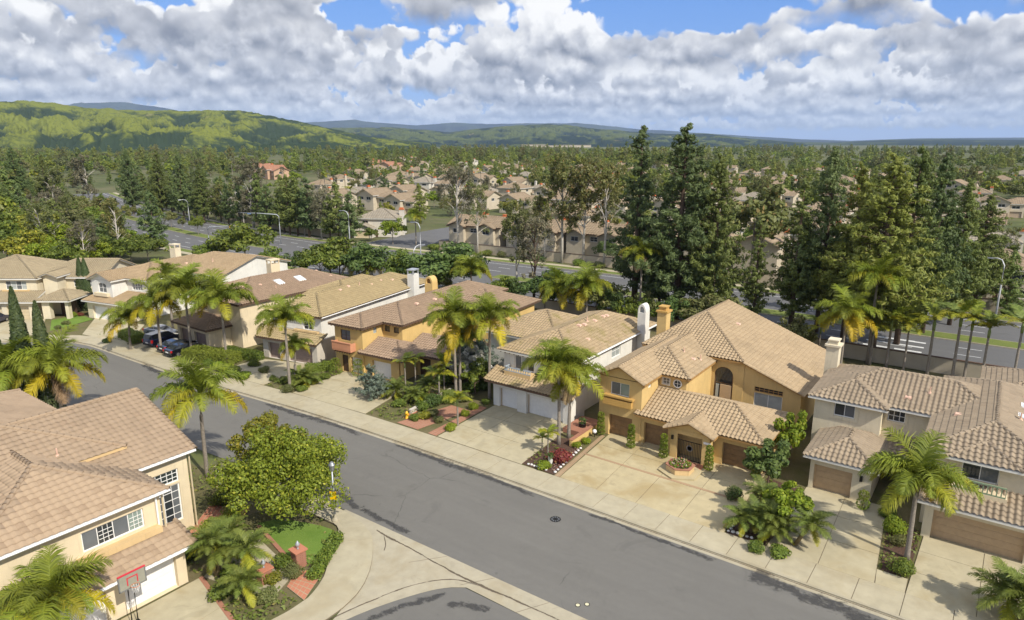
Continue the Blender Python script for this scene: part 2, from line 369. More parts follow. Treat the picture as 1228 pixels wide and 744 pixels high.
m_leaf('cypress', (0.052, 0.081, 0.029), (0.111, 0.143, 0.047)); m_leaf('spruce_blue', (0.110, 0.149, 0.110), (0.209, 0.248, 0.182)); m_leaf('leaf_red', (.17, .035, .030), (.34, .10, .07), (.30, .18, .05)); m_leaf('flower_mix', (.40, .02, .03), (.70, .60, .50))
m_leaf('frond_green', (.13, .17, .016), (.27, .305, .032), None, .28); m_leaf('frond_yellow', (0.330, 0.264, 0.013), (0.528, 0.396, 0.022), None, .28); m_leaf('frond_mid', (.21, .22, .018), (.38, .36, .03), None, .28)
m_leaf('frond_dark', (.10, .135, .022), (.20, .235, .045), None, .25); m_leaf('frond_dead', (.21, .14, .07), (.36, .26, .14), None, .2); m_leaf('hedge', (.14, .19, .022), (.25, .30, .042)); m_leaf('hedge_olive', (0.110, 0.116, 0.022), (0.220, 0.204, 0.039)); m_leaf('flower_white', (.30, .30, .24), (.5, .48, .42))

# ---------------------------------------------------------------- mesh helpers
def np_mesh(name, V, F, uv=None, smooth=False):
    """V (n,3); F (m,4) or (m,3) int array"""
    me = bpy.data.meshes.new(name); V = np.asarray(V, np.float32); F = np.asarray(F, np.int32); k = F.shape[1]
    me.vertices.add(len(V)); me.vertices.foreach_set('co', V.ravel())
    me.loops.add(F.size); me.loops.foreach_set('vertex_index', F.ravel())
    me.polygons.add(len(F)); me.polygons.foreach_set('loop_start', np.arange(0, F.size, k, dtype=np.int32))
    if uv is not None:
        l = me.uv_layers.new(name='UVMap'); l.data.foreach_set('uv', np.asarray(uv, np.float32).ravel())
    if smooth: me.polygons.foreach_set('use_smooth', np.ones(len(F), bool))
    me.update(calc_edges=True); me.validate()
    return me
class MB:
    def __init__(s): s.v = []; s.f = []
    def face(s, pts):
        i = len(s.v); s.v += [tuple(p) for p in pts]; s.f.append(tuple(range(i, i+len(pts))))
    def box(s, x0, x1, y0, y1, z0, z1):
        i = len(s.v)
        s.v += [(x0,y0,z0),(x1,y0,z0),(x1,y1,z0),(x0,y1,z0),(x0,y0,z1),(x1,y0,z1),(x1,y1,z1),(x0,y1,z1)]
        s.f += [tuple(i+k for k in q) for q in ((0,3,2,1),(4,5,6,7),(0,1,5,4),(1,2,6,5),(2,3,7,6),(3,0,4,7))]
    def prism(s, poly, z0, z1):
        """plan polygon (counter-clockwise) raised from z0 to z1"""
        i = len(s.v); n = len(poly)
        s.v += [(p[0], p[1], z0) for p in poly] + [(p[0], p[1], z1) for p in poly]
        s.f.append(tuple(i+k for k in reversed(range(n)))); s.f.append(tuple(i+n+k for k in range(n)))
        for k in range(n): s.f.append((i+k, i+(k+1)%n, i+n+(k+1)%n, i+n+k))
    def hexa(s, P):
        i = len(s.v); s.v += [tuple(p) for p in P]
        s.f += [tuple(i+k for k in q) for q in ((0,3,2,1),(4,5,6,7),(0,1,5,4),(1,2,6,5),(2,3,7,6),(3,0,4,7))]
    def tube(s, pts, rad, n=6, cap=True):
        pts = [Vector(p) for p in pts]; m = len(pts)
        if not isinstance(rad, (list, tuple)): rad = [rad]*m
        i0 = len(s.v)
        for k, p in enumerate(pts):
            d = (pts[min(k+1, m-1)] - pts[max(k-1, 0)]).normalized()
            a = d.cross(Vector((0,0,1)));
            if a.length < .05: a = d.cross(Vector((1,0,0)))
            a.normalize(); c = d.cross(a)
            for j in range(n):
                t = 2*math.pi*j/n; q = p + (a*math.cos(t) + c*math.sin(t))*rad[k]; s.v.append(tuple(q))
        for k in range(m-1):
            for j in range(n): s.f.append((i0+k*n+j, i0+(k+1)*n+j, i0+(k+1)*n+(j+1)%n, i0+k*n+(j+1)%n))
        if cap:
            s.f.append(tuple(i0+j for j in range(n))); s.f.append(tuple(i0+(m-1)*n+j for j in reversed(range(n))))
    def lathe(s, prof, n=12, c=(0,0)):
        i0 = len(s.v); m = len(prof)
        for r, z in prof:
            for j in range(n):
                t = 2*math.pi*j/n; s.v.append((c[0]+r*math.cos(t), c[1]+r*math.sin(t), z))
        for k in range(m-1):
            for j in range(n): s.f.append((i0+k*n+j, i0+k*n+(j+1)%n, i0+(k+1)*n+(j+1)%n, i0+(k+1)*n+j))
        s.f.append(tuple(i0+j for j in reversed(range(n)))); s.f.append(tuple(i0+(m-1)*n+j for j in range(n)))
    def mesh(s, name, smooth=False):
        me = bpy.data.meshes.new(name); me.from_pydata(s.v, [], s.f); me.update()
        if smooth: me.polygons.foreach_set('use_smooth', [True]*len(me.polygons))
        return me
    def build(s, name, mat, parent=None, loc=(0,0,0), smooth=False, rot=0):
        return link(name, s.mesh(name, smooth), mat, parent, loc, rot)
def link(name, me, mat, parent=None, loc=(0,0,0), rot=0):
    o = bpy.data.objects.new(name, me); COL.objects.link(o)
    if me is not None and mat and len(me.materials) == 0: me.materials.append(MATS[mat])
    o.location = loc
    if isinstance(rot, (int, float)): o.rotation_euler = (0, 0, rot)
    else: o.rotation_euler = rot
    if parent: o.parent = parent
    return o
def tag(o, label=None, cat=None, group=None, kind=None):
    if label: o['label'] = label
    if cat: o['category'] = cat
    if group: o['group'] = group
    if kind: o['kind'] = kind
    return o
def empty(name, loc, rot=0, label=None, cat=None, group=None):
    o = bpy.data.objects.new(name, None); COL.objects.link(o); o.empty_display_size = .3
    o.location = (loc[0], loc[1], loc[2] if len(loc) > 2 else 0); o.rotation_euler = (0, 0, rot)
    return tag(o, label, cat, group)
def offs(pts, d):
    """offset a plan polyline to its left by d"""
    out = []; n = len(pts)
    for i in range(n):
        a = Vector(pts[max(i-1, 0)]); c = Vector(pts[min(i+1, n-1)]); t = (c-a).normalized()
        out.append((pts[i][0]-t.y*d, pts[i][1]+t.x*d))
    return out
def smooth_line(pts, it=2):
    for _ in range(it):
        q = [pts[0]]
        for a, c in zip(pts[:-1], pts[1:]):
            q += [(a[0]*.75+c[0]*.25, a[1]*.75+c[1]*.25), (a[0]*.25+c[0]*.75, a[1]*.25+c[1]*.75)]
        q.append(pts[-1]); pts = q
    return pts
def ribbon(name, L, Rr, z, mat, parent=None, thick=0.0, uv=True):
    """sheet between two plan polylines of equal length; thick > 0 makes it a raised slab"""
    n = len(L); V = [(p[0], p[1], z) for p in L] + [(p[0], p[1], z) for p in Rr]
    F = [(n+i, n+i+1, i+1, i) for i in range(n-1)]
    U = []
    for i in range(n-1): U += [(i/(n-1), 0), ((i+1)/(n-1), 0), ((i+1)/(n-1), 1), (i/(n-1), 1)]
    if thick:
        m = len(V); V += [(x, y, z-thick) for x, y, _ in V]
        F += [(i, i+1, m+i+1, m+i) for i in range(n-1)] + [(m+n+i, m+n+i+1, n+i+1, n+i) for i in range(n-1)]
        F += [(0, m, m+n, n), (n-1, 2*n-1, m+2*n-1, m+n-1)]
        U += [(0, 0)]*(4*(len(F)-(n-1)))
    me = np_mesh(name, V, F, U); me.shade_flat()
    return link(name, me, mat, parent)

m_tile('brick_brown', (.33, .22, .13))

m_leaf('leaf_ficus', (.12, .155, .014), (.25, .275, .026), (.36, .34, .04)); m_leaf('ground_cover', (.11, .15, .024), (.22, .26, .05), (.30, .26, .08))

m_plain('ochre_door', (.23, .135, .06), .55, .2, 2)


# ---------------------------------------------------------------- ground, street, kerbs, pavements
def sheet(name, poly, z, mat, parent=None, kind=None):
    m = MB(); m.face([(p[0], p[1], z) for p in poly]); o = m.build(name, mat, parent)
    if kind: tag(o, kind=kind)
    return o
g = MB(); S_ = 28000
g.face([(-S_, -3000, -.06), (S_, -3000, -.06), (S_, S_, -.06), (-S_, S_, -.06)])
tag(g.build('ground', 'ground'), kind='structure')

def fbm(x, y, seed, oct=6, ridge=False):
    rs = np.random.RandomState(seed); tot = np.zeros_like(x); amp = 1.0; fr = 1.0; nrm = 0
    for o_ in range(oct):
        G_ = rs.rand(64, 64); xx = x*fr + rs.rand()*64; yy = y*fr + rs.rand()*64
        i = np.floor(xx).astype(int); j = np.floor(yy).astype(int); fx = xx-i; fy = yy-j; fx = fx*fx*(3-2*fx); fy = fy*fy*(3-2*fy)
        a = G_[i%64, j%64]; b_ = G_[(i+1)%64, j%64]; c = G_[i%64, (j+1)%64]; d = G_[(i+1)%64, (j+1)%64]
        v = (a*(1-fx)+b_*fx)*(1-fy) + (c*(1-fx)+d*fx)*fy
        if ridge: v = 1-abs(2*v-1)
        tot += v*amp; nrm += amp; amp *= .58; fr *= 2.03
    return tot/nrm
FAR = smooth_line([(34, 40.4), (10, 40.9), (-20, 41.2), (-42, 41.3), (-56, 40.9), (-66, 40.1), (-78, 39.3), (-92, 39.0), (-101, 39.0), (-107, 36.0), (-112, 31.0), (-118, 24), (-126, 14)], 2)
NEAR = smooth_line([(34, 30.2), (10, 30.2), (-10, 30.25), (-30, 30.3), (-38, 30.3), (-50, 30.0), (-64, 29.0), (-80, 27.0), (-94, 23.0), (-104, 16.5), (-112, 8)], 2)
# both lines sampled at the same number of stations
def resample(pts, n):
    d = [0]
    for a, c in zip(pts[:-1], pts[1:]): d.append(d[-1]+math.dist(a, c))
    out = []
    for i in range(n):
        x = d[-1]*i/(n-1); k = max(j for j in range(len(d)) if d[j] <= x+1e-9); k = min(k, len(pts)-2)
        f = (x-d[k])/(d[k+1]-d[k]); out.append((pts[k][0]+(pts[k+1][0]-pts[k][0])*f, pts[k][1]+(pts[k+1][1]-pts[k][1])*f))
    return out
FAR = resample(FAR, 60); NEAR = resample(NEAR, 60)
street = tag(ribbon('street', NEAR, FAR, 0.0, 'asphalt'), kind='structure')
# far side: gutter pan, kerb, pavement slabs  (the lines run right to left: left of travel is towards the camera side, so offsets to the houses are negative)
tag(ribbon('gutter', offs(FAR, .42), offs(FAR, -.01), .005, 'concrete_kerb'), kind='structure')
kerb = tag(ribbon('kerb', offs(FAR, 0), offs(FAR, -.17), .12, 'concrete_kerb', None, .2), kind='structure')
tag(ribbon('gutter_silt', offs(FAR, .16), offs(FAR, -.0), .010, 'silt'), kind='structure')
pav = tag(ribbon('pavement', offs(FAR, -.17), offs(FAR, -2.75), .085, 'concrete_joint'), kind='structure')
fine = resample(FAR, 400); dist = 0; start = 0; L = offs(fine, -.18); Rr = offs(fine, -2.74)
for i in range(1, 400):
    dist += math.dist(fine[i-1], fine[i])
    if dist > 2.45 or i == 399:
        a, c = start, i
        u = .02/max(dist, .1)
        def lp(p, q, f): return (p[0]+(q[0]-p[0])*f, p[1]+(q[1]-p[1])*f)
        m = MB(); poly = [lp(L[a], L[c], u), lp(Rr[a], Rr[c], u), lp(Rr[a], Rr[c], 1-u), lp(L[a], L[c], 1-u)]
        poly = poly if sum((p[0]*q[1]-q[0]*p[1]) for p, q in zip(poly, poly[1:]+poly[:1])) > 0 else poly[::-1]
        m.prism(poly, .03, .12 + rnd.uniform(-.004, .004)); m.build('slab', 'concrete_walk', pav)
        dist = 0; start = i
# planting ground of the far lots up to the back wall, and of the near lots
yard = MB(); bk = [(34, 92), (-60, 91), (-110, 88), (-150, 84), (-165, 60), (-150, 10)]
yo = offs(FAR, -2.74); yard.face([(p[0], p[1], .07) for p in reversed(yo)] + [(p[0], p[1], .07) for p in bk])
ym = yard.mesh('garden_ground'); bm = bmesh.new(); bm.from_mesh(ym); bmesh.ops.triangulate(bm, faces=bm.faces); bmesh.ops.recalc_face_normals(bm, faces=bm.faces); bm.to_mesh(ym); bm.free()
tag(link('garden_ground', ym, 'garden_ground'), kind='structure')
# near corner: side street, concrete apron, kerb return, pavement
SIDE = smooth_line([(-24.2, 28.45), (-25.4, 27.6), (-26.6, 25.6), (-27.9, 22.6), (-29.5, 16.0), (-30.5, 6)], 2)
tag(sheet('side_street', [(p[0], p[1]) for p in SIDE[::-1]] + [(-18.6, 28.4), (-12, 28.4), (-6, 20), (-8, 6)], -.002, 'asphalt'), kind='structure')
tag(sheet('apron', [(-37.5, 29.3), (-34.5, 28.5), (-31.2, 26.6), (-29.4, 24.2), (-28.3, 21.0), (-29.8, 14), (-30.7, 6), (-30.2, 6)] + [(p[0]+.05, p[1]+.05) for p in SIDE[::-1]] + [(-18.6, 28.4), (34, 28.4), (34, 30.35), (-37.5, 30.35)], .010, 'concrete_kerb'), kind='structure')
for a, c in (((-27.3, 30.3), (-28.9, 28.3)), ((-23.3, 30.3), (-24.6, 28.5)), ((-19.2, 30.3), (-20.3, 28.4)), ((-14, 30.3), (-14.3, 28.4))):
    d = Vector((c[0]-a[0], c[1]-a[1])).normalized(); q = (-d.y*.02, d.x*.02)
    tag(sheet('apron_joint', [(a[0]-q[0], a[1]-q[1]), (c[0]-q[0], c[1]-q[1]), (c[0]+q[0], c[1]+q[1]), (a[0]+q[0], a[1]+q[1])], .0135, 'concrete_joint'), kind='structure')
l1 = smooth_line([(-33.5, 29.75), (-30.5, 29.55), (-27.6, 29.3), (-24.5, 29.15), (-20, 29.35), (-14, 29.4), (0, 29.4)], 2)
def ragged(pts, w, step=.35):
    q = resample(pts, max(8, int(sum(math.dist(a, c) for a, c in zip(pts[:-1], pts[1:]))/step))); A = offs(q, -1); B = offs(q, 1); x = np.arange(len(q)); k = fbm(x/5.0, x*0.0+w*9, 5, 4); k2 = fbm(x/7.0, x*0.0+3+w, 8, 4)
    L, Rr = [], []
    for i, p in enumerate(q):
        s0 = (k2[i]-.5)*w*1.6; h0 = w*(.25+1.5*max(0, k[i]-.15)); d = (B[i][0]-p[0], B[i][1]-p[1])
        L.append((p[0]+d[0]*(s0-h0), p[1]+d[1]*(s0-h0))); Rr.append((p[0]+d[0]*(s0+h0), p[1]+d[1]*(s0+h0)))
    return L, Rr
tag(ribbon('flow_silt', *ragged(l1, .20), .016, 'silt'), kind='structure')
l2 = smooth_line([(-23.6, 29.1), (-25.3, 28.75), (-26.9, 27.2), (-28.0, 24.3), (-29.1, 20), (-30.6, 10)], 2)
tag(ribbon('flow_silt', *ragged(l2, .15), .016, 'silt'), kind='structure')
l3 = smooth_line([(-32.6, 29.6), (-31.6, 28.9), (-31.2, 28.3)], 1)
tag(ribbon('flow_silt', *ragged(l3, .10), .019, 'silt'), kind='structure')
# pavement round the near corner: poured in panels
cin = smooth_line([(-46, 28.3), (-38, 28.4), (-35.8, 28.5), (-34.4, 26.6), (-33.0, 25.0), (-31.9, 23.7), (-31.0, 21.6), (-31.6, 17.5), (-32.4, 10)], 1)
cout = smooth_line([(-46, 30.05), (-38, 30.2), (-33.8, 29.5), (-31.6, 27.7), (-29.9, 25.7), (-28.9, 23.6), (-28.75, 21.0), (-29.6, 16.5), (-30.4, 10)], 1)
cin = resample(cin, 56); cout = resample(cout, 56)
pav2 = tag(ribbon('pavement', cin, cout, .075, 'concrete_joint', None, .09), kind='structure')
cuts = [0, 8, 15, 22, 30, 38, 46, 55]
for a, c in zip(cuts[:-1], cuts[1:]):
    m = MB(); n = c-a+1
    A = [(p[0], p[1]) for p in cin[a:c+1]]; B = [(p[0], p[1]) for p in cout[a:c+1]]
    mx = lambda p, q, f: (p[0]+(q[0]-p[0])*f, p[1]+(q[1]-p[1])*f)
    A[0] = mx(A[0], A[1], .015); B[0] = mx(B[0], B[1], .015)
    ribbon('slab', A, B, .115 + rnd.uniform(-.003, .003), 'concrete_walk', pav2, .06)
# ragged sealer patches on the asphalt
for (pts, w) in (([(-26, 40.5), (-34, 40.7), (-44, 40.7)], .75), ([(-2, 39.9), (-6.5, 40.0), (-11, 40.1)], 1.5), ([(-36, 31.4), (-40, 31.3), (-44.5, 31.2)], 1.0), ([(-46, 40.5), (-54, 40.2), (-62, 39.8)], .8), ([(-66, 39.3), (-76, 38.6), (-86, 38.4)], .9), ([(-31, 30.9), (-34, 30.9), (-37, 31.2)], .55), ([(-12, 40.3), (-18, 40.5), (-23, 40.6)], .5), ([(4, 39.7), (0, 39.8), (-3, 39.9)], .9),
               ([(-24.8, 27.6), (-26.0, 25.3), (-27.0, 22.5)], .75), ([(-21.5, 27.7), (-22.8, 27.5), (-24.2, 26.5)], .6)):
    tag(ribbon('sealer_patch', *ragged(smooth_line(pts, 2), w*.95), .006, 'sealer'), kind='structure')
# manhole and valve covers
mh = empty('manhole', (*(-23.91, 38.48), 0), 0, 'round cast iron manhole cover in the street asphalt', 'manhole')
m = MB(); m.lathe([(.56, .003), (.56, .010), (.44, .010), (.44, .004)], 24); m.build('collar', 'asphalt', mh)
m = MB(); m.lathe([(.40, .002), (.40, .014), (.0, .016)], 24); m.build('cover', 'iron_black', mh)
for k in range(10):
    m = MB(); a = k*math.pi/5; m.box(-.03, .03, .18, .34, .015, .021); m.build('stud', 'grey_metal', mh, (0, 0, 0), rot=a)
for i, q in enumerate(((-17.67, 31.14), (-17.26, 31.53))):
    e = empty('valve_cover', (*q, 0), 0, 'small round pale yellow valve cover at the edge of the apron', 'valve cover', 'pair of pale valve covers')
    m = MB(); m.lathe([(.17, .002), (.17, .012), (.125, .012)], 16); m.build('ring', 'iron_black', e)
    m = MB(); m.lathe([(.125, .002), (.125, .017), (.0, .019)], 16); m.build('lid', 'pale_lid', e)

def quad_pt(Q, u, v):
    a = Vector(Q[0]).lerp(Vector(Q[1]), u); c = Vector(Q[3]).lerp(Vector(Q[2]), u); p = a.lerp(c, v); return (p.x, p.y)
def driveway(Q, nu, nv, mat='concrete', name='driveway', gap=.02, band=None, z=.125):
    """Q: plan corners street-left, street-right, house-right, house-left"""
    Q = [(float(p[0]), float(p[1])) for p in Q]
    o = sheet(name, Q, .095, 'concrete_joint'); tag(o, kind='structure')
    us = [i/nu for i in range(nu+1)]; vs = [i/nv for i in range(nv+1)] if not isinstance(nv, list) else nv
    wu = gap/math.dist(Q[0], Q[1]); wv = gap/math.dist(Q[0], Q[3])
    for i in range(nu):
        for j in range(len(vs)-1):
            m = MB(); m.prism([quad_pt(Q, us[i]+wu, vs[j]+wv), quad_pt(Q, us[i+1]-wu, vs[j]+wv), quad_pt(Q, us[i+1]-wu, vs[j+1]-wv), quad_pt(Q, us[i]+wu, vs[j+1]-wv)], .05, z + rnd.uniform(-.003, .003))
            m.build('slab', mat, o)
    return o
def tiled(Q, nu, nv, mat, name, z=.135, gap=.02, base='concrete'):
    Q = [(float(p[0]), float(p[1])) for p in Q]
    o = sheet(name, Q, z-.012, base); tag(o, kind='structure')
    wu = gap/math.dist(Q[0], Q[1]); wv = gap/math.dist(Q[0], Q[3])
    for i in range(nu):
        for j in range(nv):
            m = MB(); m.prism([quad_pt(Q, i/nu+wu, j/nv+wv), quad_pt(Q, (i+1)/nu-wu, j/nv+wv), quad_pt(Q, (i+1)/nu-wu, (j+1)/nv-wv), quad_pt(Q, i/nu+wu, (j+1)/nv-wv)], z-.05, z + rnd.uniform(-.002, .002))
            m.build('tile', mat, o)
    return o
driveway([(-27.0, 43.96), (-13.2, 43.8), (-13.4, 54.7), (-27.8, 54.7)], 4, [0, .46, .70, 1.0], 'concrete_ochre')
driveway([(-10.3, 43.75), (-3.6, 43.7), (-4.4, 54.5), (-10.1, 54.5)], 2, 3)
driveway([(-1.9, 43.7), (9, 43.5), (9, 52.2), (-1.7, 52.2)], 3, 3)
driveway([(-40.6, 44.1), (-30.9, 44.05), (-31.7, 54.1), (-41.0, 54.1)], 3, 3)
driveway([(-61.2, 43.3), (-50.2, 43.9), (-52.2, 52.6), (-62.2, 51.6)], 3, 3)
driveway([(-74.6, 42.3), (-66.0, 42.9), (-67.2, 51.0), (-75.0, 48.6)], 2, 3)
driveway([(-93.6, 41.8), (-84.2, 41.9), (-84.0, 50.0), (-95.5, 50.0)], 3, 3)
driveway([(-105.5, 40.4), (-95.2, 41.75), (-103.5, 48.3), (-113.6, 45.6)], 3, 3)
driveway([(-117.0, 29.0), (-110.2, 36.6), (-119.5, 41.0), (-127.0, 35.5)], 3, 3)
driveway([(-29.95, 11.0), (-31.05, 17.6), (-38.4, 19.2), (-38.4, 9.5)], 2, 2)
# terracotta paths
tiled([(-46.31, 45.32), (-46.27, 46.95), (-46.84, 52.62), (-48.71, 52.53)], 2, 9, 'terracotta_tile', 'tiled_path', .137)
tiled([(-33.15, 21.9), (-31.2, 21.7), (-32.6, 24.4), (-34.0, 23.3)], 5, 6, 'terracotta_tile', 'tiled_path', .137)
tiled([(-43.4, 21.0), (-40.9, 22.6), (-43.2, 26.0), (-46.2, 24.6)], 9, 10, 'terracotta_tile', 'tiled_terrace', .14)
tiled([(-41.8, 44.1), (-40.75, 44.1), (-41.15, 52.4), (-42.0, 52.4)], 3, 22, 'brick_red', 'brick_path', .137)
tiled([(-46.0, 44.2), (-43.2, 44.15), (-42.1, 50.8), (-44.6, 50.8)], 9, 20, 'brick_red', 'brick_path', .135)
# concrete walk and lawn of the near corner lot
driveway([(-38.3, 19.4), (-32.9, 20.6), (-33.9, 23.1), (-40.4, 24.3)], 2, 2, 'concrete_walk', 'garden_walk')
near_lot = tag(sheet('garden_ground', [(-31.2, 17.8), (-31.1, 21.6), (-34.4, 26.6), (-36.1, 28.3), (-46, 28.25), (-60, 27), (-78, 24.5), (-84, 4), (-32.4, 4)][::1], .05, 'garden_ground'), kind='structure')
lawn_poly = smooth_line([(-35.2, 23.9), (-33.4, 24.5), (-34.0, 26.0), (-35.6, 27.9), (-37.4, 27.6), (-40.2, 26.6), (-41.0, 25.2)], 1)
tag(sheet('lawn', lawn_poly, .125, 'lawn'), kind='structure')
driveway([(-38.4, 19.15), (-31.1, 17.55), (-31.05, 17.85), (-38.4, 19.45)], 14, 1, 'brick_red', 'brick_edging', .01, None, .15)
driveway([(-35.5, 23.6), (-40.7, 24.9), (-40.6, 25.15), (-35.4, 23.9)], 14, 1, 'brick_red', 'brick_edging', .01, None, .16)

# ---------------------------------------------------------------- the avenue behind
AV = smooth_line([(80, 112.5), (20, 112.5), (-40, 112), (-90, 110), (-140, 106.5), (-180, 107.5), (-220, 113), (-270, 123), (-320, 136), (-400, 160)], 2)
AV = resample(AV, 90)
avenue = tag(ribbon('avenue', offs(AV, 15), offs(AV, -15), .0, 'asphalt_dark'), kind='structure')
for sg, nm in ((1, 'near'), (-1, 'far')):
    tag(ribbon('kerb', offs(AV, sg*15.0), offs(AV, sg*15.2), .13, 'concrete_kerb', None, .2), kind='structure')
    tag(ribbon('verge', offs(AV, sg*15.2), offs(AV, sg*17.4), .10, 'verge_grass'), kind='structure')
    tag(ribbon('pavement', offs(AV, sg*17.4), offs(AV, sg*19.2), .13, 'concrete_walk', None, .1), kind='structure')
# planted median with kerbs, open at the crossing
for a, c in ((2, 31), (43, 86)):
    seg = AV[a:c]
    tag(ribbon('median_kerb', offs(seg, 1.9), offs(seg, -1.9), .12, 'concrete_kerb', None, .15), kind='structure')
    tag(ribbon('median_grass', offs(seg, 1.7), offs(seg, -1.7), .135, 'verge_grass'), kind='structure')
m_plain('road_paint', (.62, .62, .60), .7, .15)
dash = MB(); dash.box(-1.5, 1.5, -.07, .07, .002, .008); dme = dash.mesh('lane_dash'); dme.materials.append(MATS['road_paint'])
AVF = resample(AV, 500)
for lane in (5.3, 9.0, -5.3, -9.0):
    LL = offs(AVF, lane)
    for i in range(20, 430, 8):
        a, c = LL[i-1], LL[i+1]
        link('lane_dash', dme, None, avenue, (LL[i][0], LL[i][1], 0), math.atan2(c[1]-a[1], c[0]-a[0]))
for lane in (12.9, -12.9): ribbon('edge_line', offs(AV, lane-.08), offs(AV, lane+.08), .006, 'road_paint', avenue)
bar = MB(); bar.box(-.3, .3, -1.6, 1.6, .002, .008); bme = bar.mesh('crossing_bar'); bme.materials.append(MATS['road_paint'])
for k in range(4): link('crossing_bar', bme, None, avenue, (-12.2, 98.8 + k*2.6, 0), R(90))
for k in range(4): link('crossing_bar', bme, None, avenue, (-8.4, 98.8 + k*2.6, 0), R(90))
# side road joining from the far side
tag(sheet('side_road', [(-140, 117), (-122, 117), (-128, 150), (-140, 185), (-148, 183), (-146, 150)], -.004, 'asphalt_dark'), kind='structure')
# walls along the avenue
def garden_wall(label, pts, h, mat, capmat, th=.22, step=3.2):
    o = empty('garden_wall', (*pts[0], 0), 0, label, 'wall'); ox, oy = pts[0]
    tot = sum(math.dist(a, c) for a, c in zip(pts[:-1], pts[1:])); q = resample(pts, max(2, int(tot/step)+1))
    for a, c in zip(q[:-1], q[1:]):
        d = Vector((c[0]-a[0], c[1]-a[1])); l = d.length; an = math.atan2(d.y, d.x)
        m = MB(); m.box(.01, l-.01, -th/2, th/2, 0, h); m.build('panel', mat, o, (a[0]-ox, a[1]-oy, 0), rot=an)
        m = MB(); m.box(0, l-.005, -th/2-.05, th/2+.05, h+.003, h+.11); m.build('coping', capmat, o, (a[0]-ox, a[1]-oy, 0), rot=an)
    return o
garden_wall('cream garden wall with dark red coping behind the right hand houses', [(40, 93.2), (-24, 93.2)], 1.9, 'block_wall', 'fascia_brown')
garden_wall('low cream garden wall behind the ochre and white houses', [(-26, 92.8), (-66, 92)], 1.7, 'block_wall', 'fascia_brown')
garden_wall('long pale sound wall below the beige townhouses across the avenue', [(-118, 131), (-60, 133.5), (-30, 134.0)], 2.2, 'stucco_tan', 'fascia_brown')
garden_wall('tan wall across the avenue behind the right hand pines', [(-24, 134), (60, 134.5)], 2.0, 'block_wall', 'fascia_brown')
garden_wall('pale wall across the avenue left of the crossing', [(-150, 128), (-190, 132), (-240, 142)], 2.0, 'stucco_tan', 'fascia_brown')

# ---------------------------------------------------------------- hills
def hills(name, az, el, r0, rp, r1, mat, seed, nscale, rough=.35, na=260, nrr=60):
    """range seen along bearings az (deg left of the street normal) with crest elevation el (deg), crest about rp metres away"""
    A = np.linspace(az[0], az[-1], na); E = np.interp(A, az, el)
    rr = np.concatenate([np.linspace(r0, rp, nrr*2//3), np.linspace(rp, r1, nrr//3+1)[1:]])
    AA, RR = np.meshgrid(np.radians(A), rr, indexing='ij'); EE = np.repeat(E[:, None], len(rr), 1)
    X = -np.sin(AA)*RR; Y = np.cos(AA)*RR
    up = np.clip((RR-r0)/(rp-r0), 0, 1); dn = np.clip((r1-RR)/(r1-rp), 0, 1)
    prof = np.where(RR <= rp, up**1.15*(1.0), dn**1.2)
    crest = np.tan(np.radians(EE))*rp + 27
    wx = fbm(X/nscale*.7, Y/nscale*.7, seed+9, 3)*1.6
    n1 = fbm(AA*rp/nscale + wx, RR/(nscale*2.6) + wx*.5, seed, 6, True); n1 = np.clip((n1-n1.min())/(n1.max()-n1.min())*1.15-.1, 0, 1)
    n2 = fbm(X/nscale*.45, Y/nscale*.45, seed+5, 4); n2 = (n2-n2.mean())/n2.std()
    body = np.sin(np.pi*np.clip(up, 0, 1)**.8)
    Z = crest*prof*(1 - rough*.62*(1-n1)*(.10+.9*body)) + crest*rough*.07*n2*body
    fade = np.clip(np.minimum(np.arange(na), np.arange(na)[::-1])/8.0, 0, 1)[:, None]
    Z = Z*fade - 4*(1-prof**.2) - .5
    n_r = len(rr); idx = np.arange(na*n_r).reshape(na, n_r)
    F = np.stack([idx[:-1, :-1], idx[1:, :-1], idx[1:, 1:], idx[:-1, 1:]], -1).reshape(-1, 4)[:, ::-1]
    me = np_mesh(name, np.stack([X, Y, Z], -1).reshape(-1, 3), F, smooth=True); at = me.attributes.new('ravine', 'FLOAT', 'POINT'); at.data.foreach_set('value', (1-n1).ravel().astype(np.float32))
    return tag(link(name, me, mat), kind='structure')
def azs(*p): return [a for a, _ in p][::-1], [e for _, e in p][::-1]
h = azs((86.11, 2.891), (79.35, 2.912), (71.52, 2.742), (68.81, 2.617), (66.43, 2.354), (63.37, 2.253), (60.11, 2.316), (56.68, 2.374), (54.33, 1.981), (50.99, 1.265), (47.52, 0.451), (42.25, -0.131)); hills('hills', h[0], h[1], 1500, 3000, 4200, 'hill_near', 3, 95, 1.35, 1000, 190)
h = azs((57.47, 0.122), (53.83, 0.625), (50.05, 1.081), (45.53, 1.163), (40.89, 0.785), (36.84, 1.245), (32.80, 1.503), (28.78, 1.041), (24.16, 0.643), (20.33, 0.633), (17.21, 0.249), (13.03, -0.121)); hills('hills', h[0], h[1], 3600, 6200, 8500, 'hill_mid', 21, 150, 1.4, 900, 150)
h = azs((75.78, 2.097), (68.84, 2.401), (66.64, 2.679), (64.36, 2.741), (61.75, 2.459), (56.19, 1.229), (51.29, 1.514), (48.74, 1.720), (46.17, 1.481), (43.55, 1.298), (40.54, 1.500), (37.52, 1.439), (30.79, 1.499), (26.14, 1.034), (20.33, 0.633), (13.64, 0.183), (10.23, 0.059), (6.01, 0.228), (-0.08, 0.266), (-6.96, 0.481), (-16.07, 0.807)); hills('mountains', h[0], h[1], 9000, 14000, 19000, 'hill_far', 40, 700, 1.0, 420, 70)
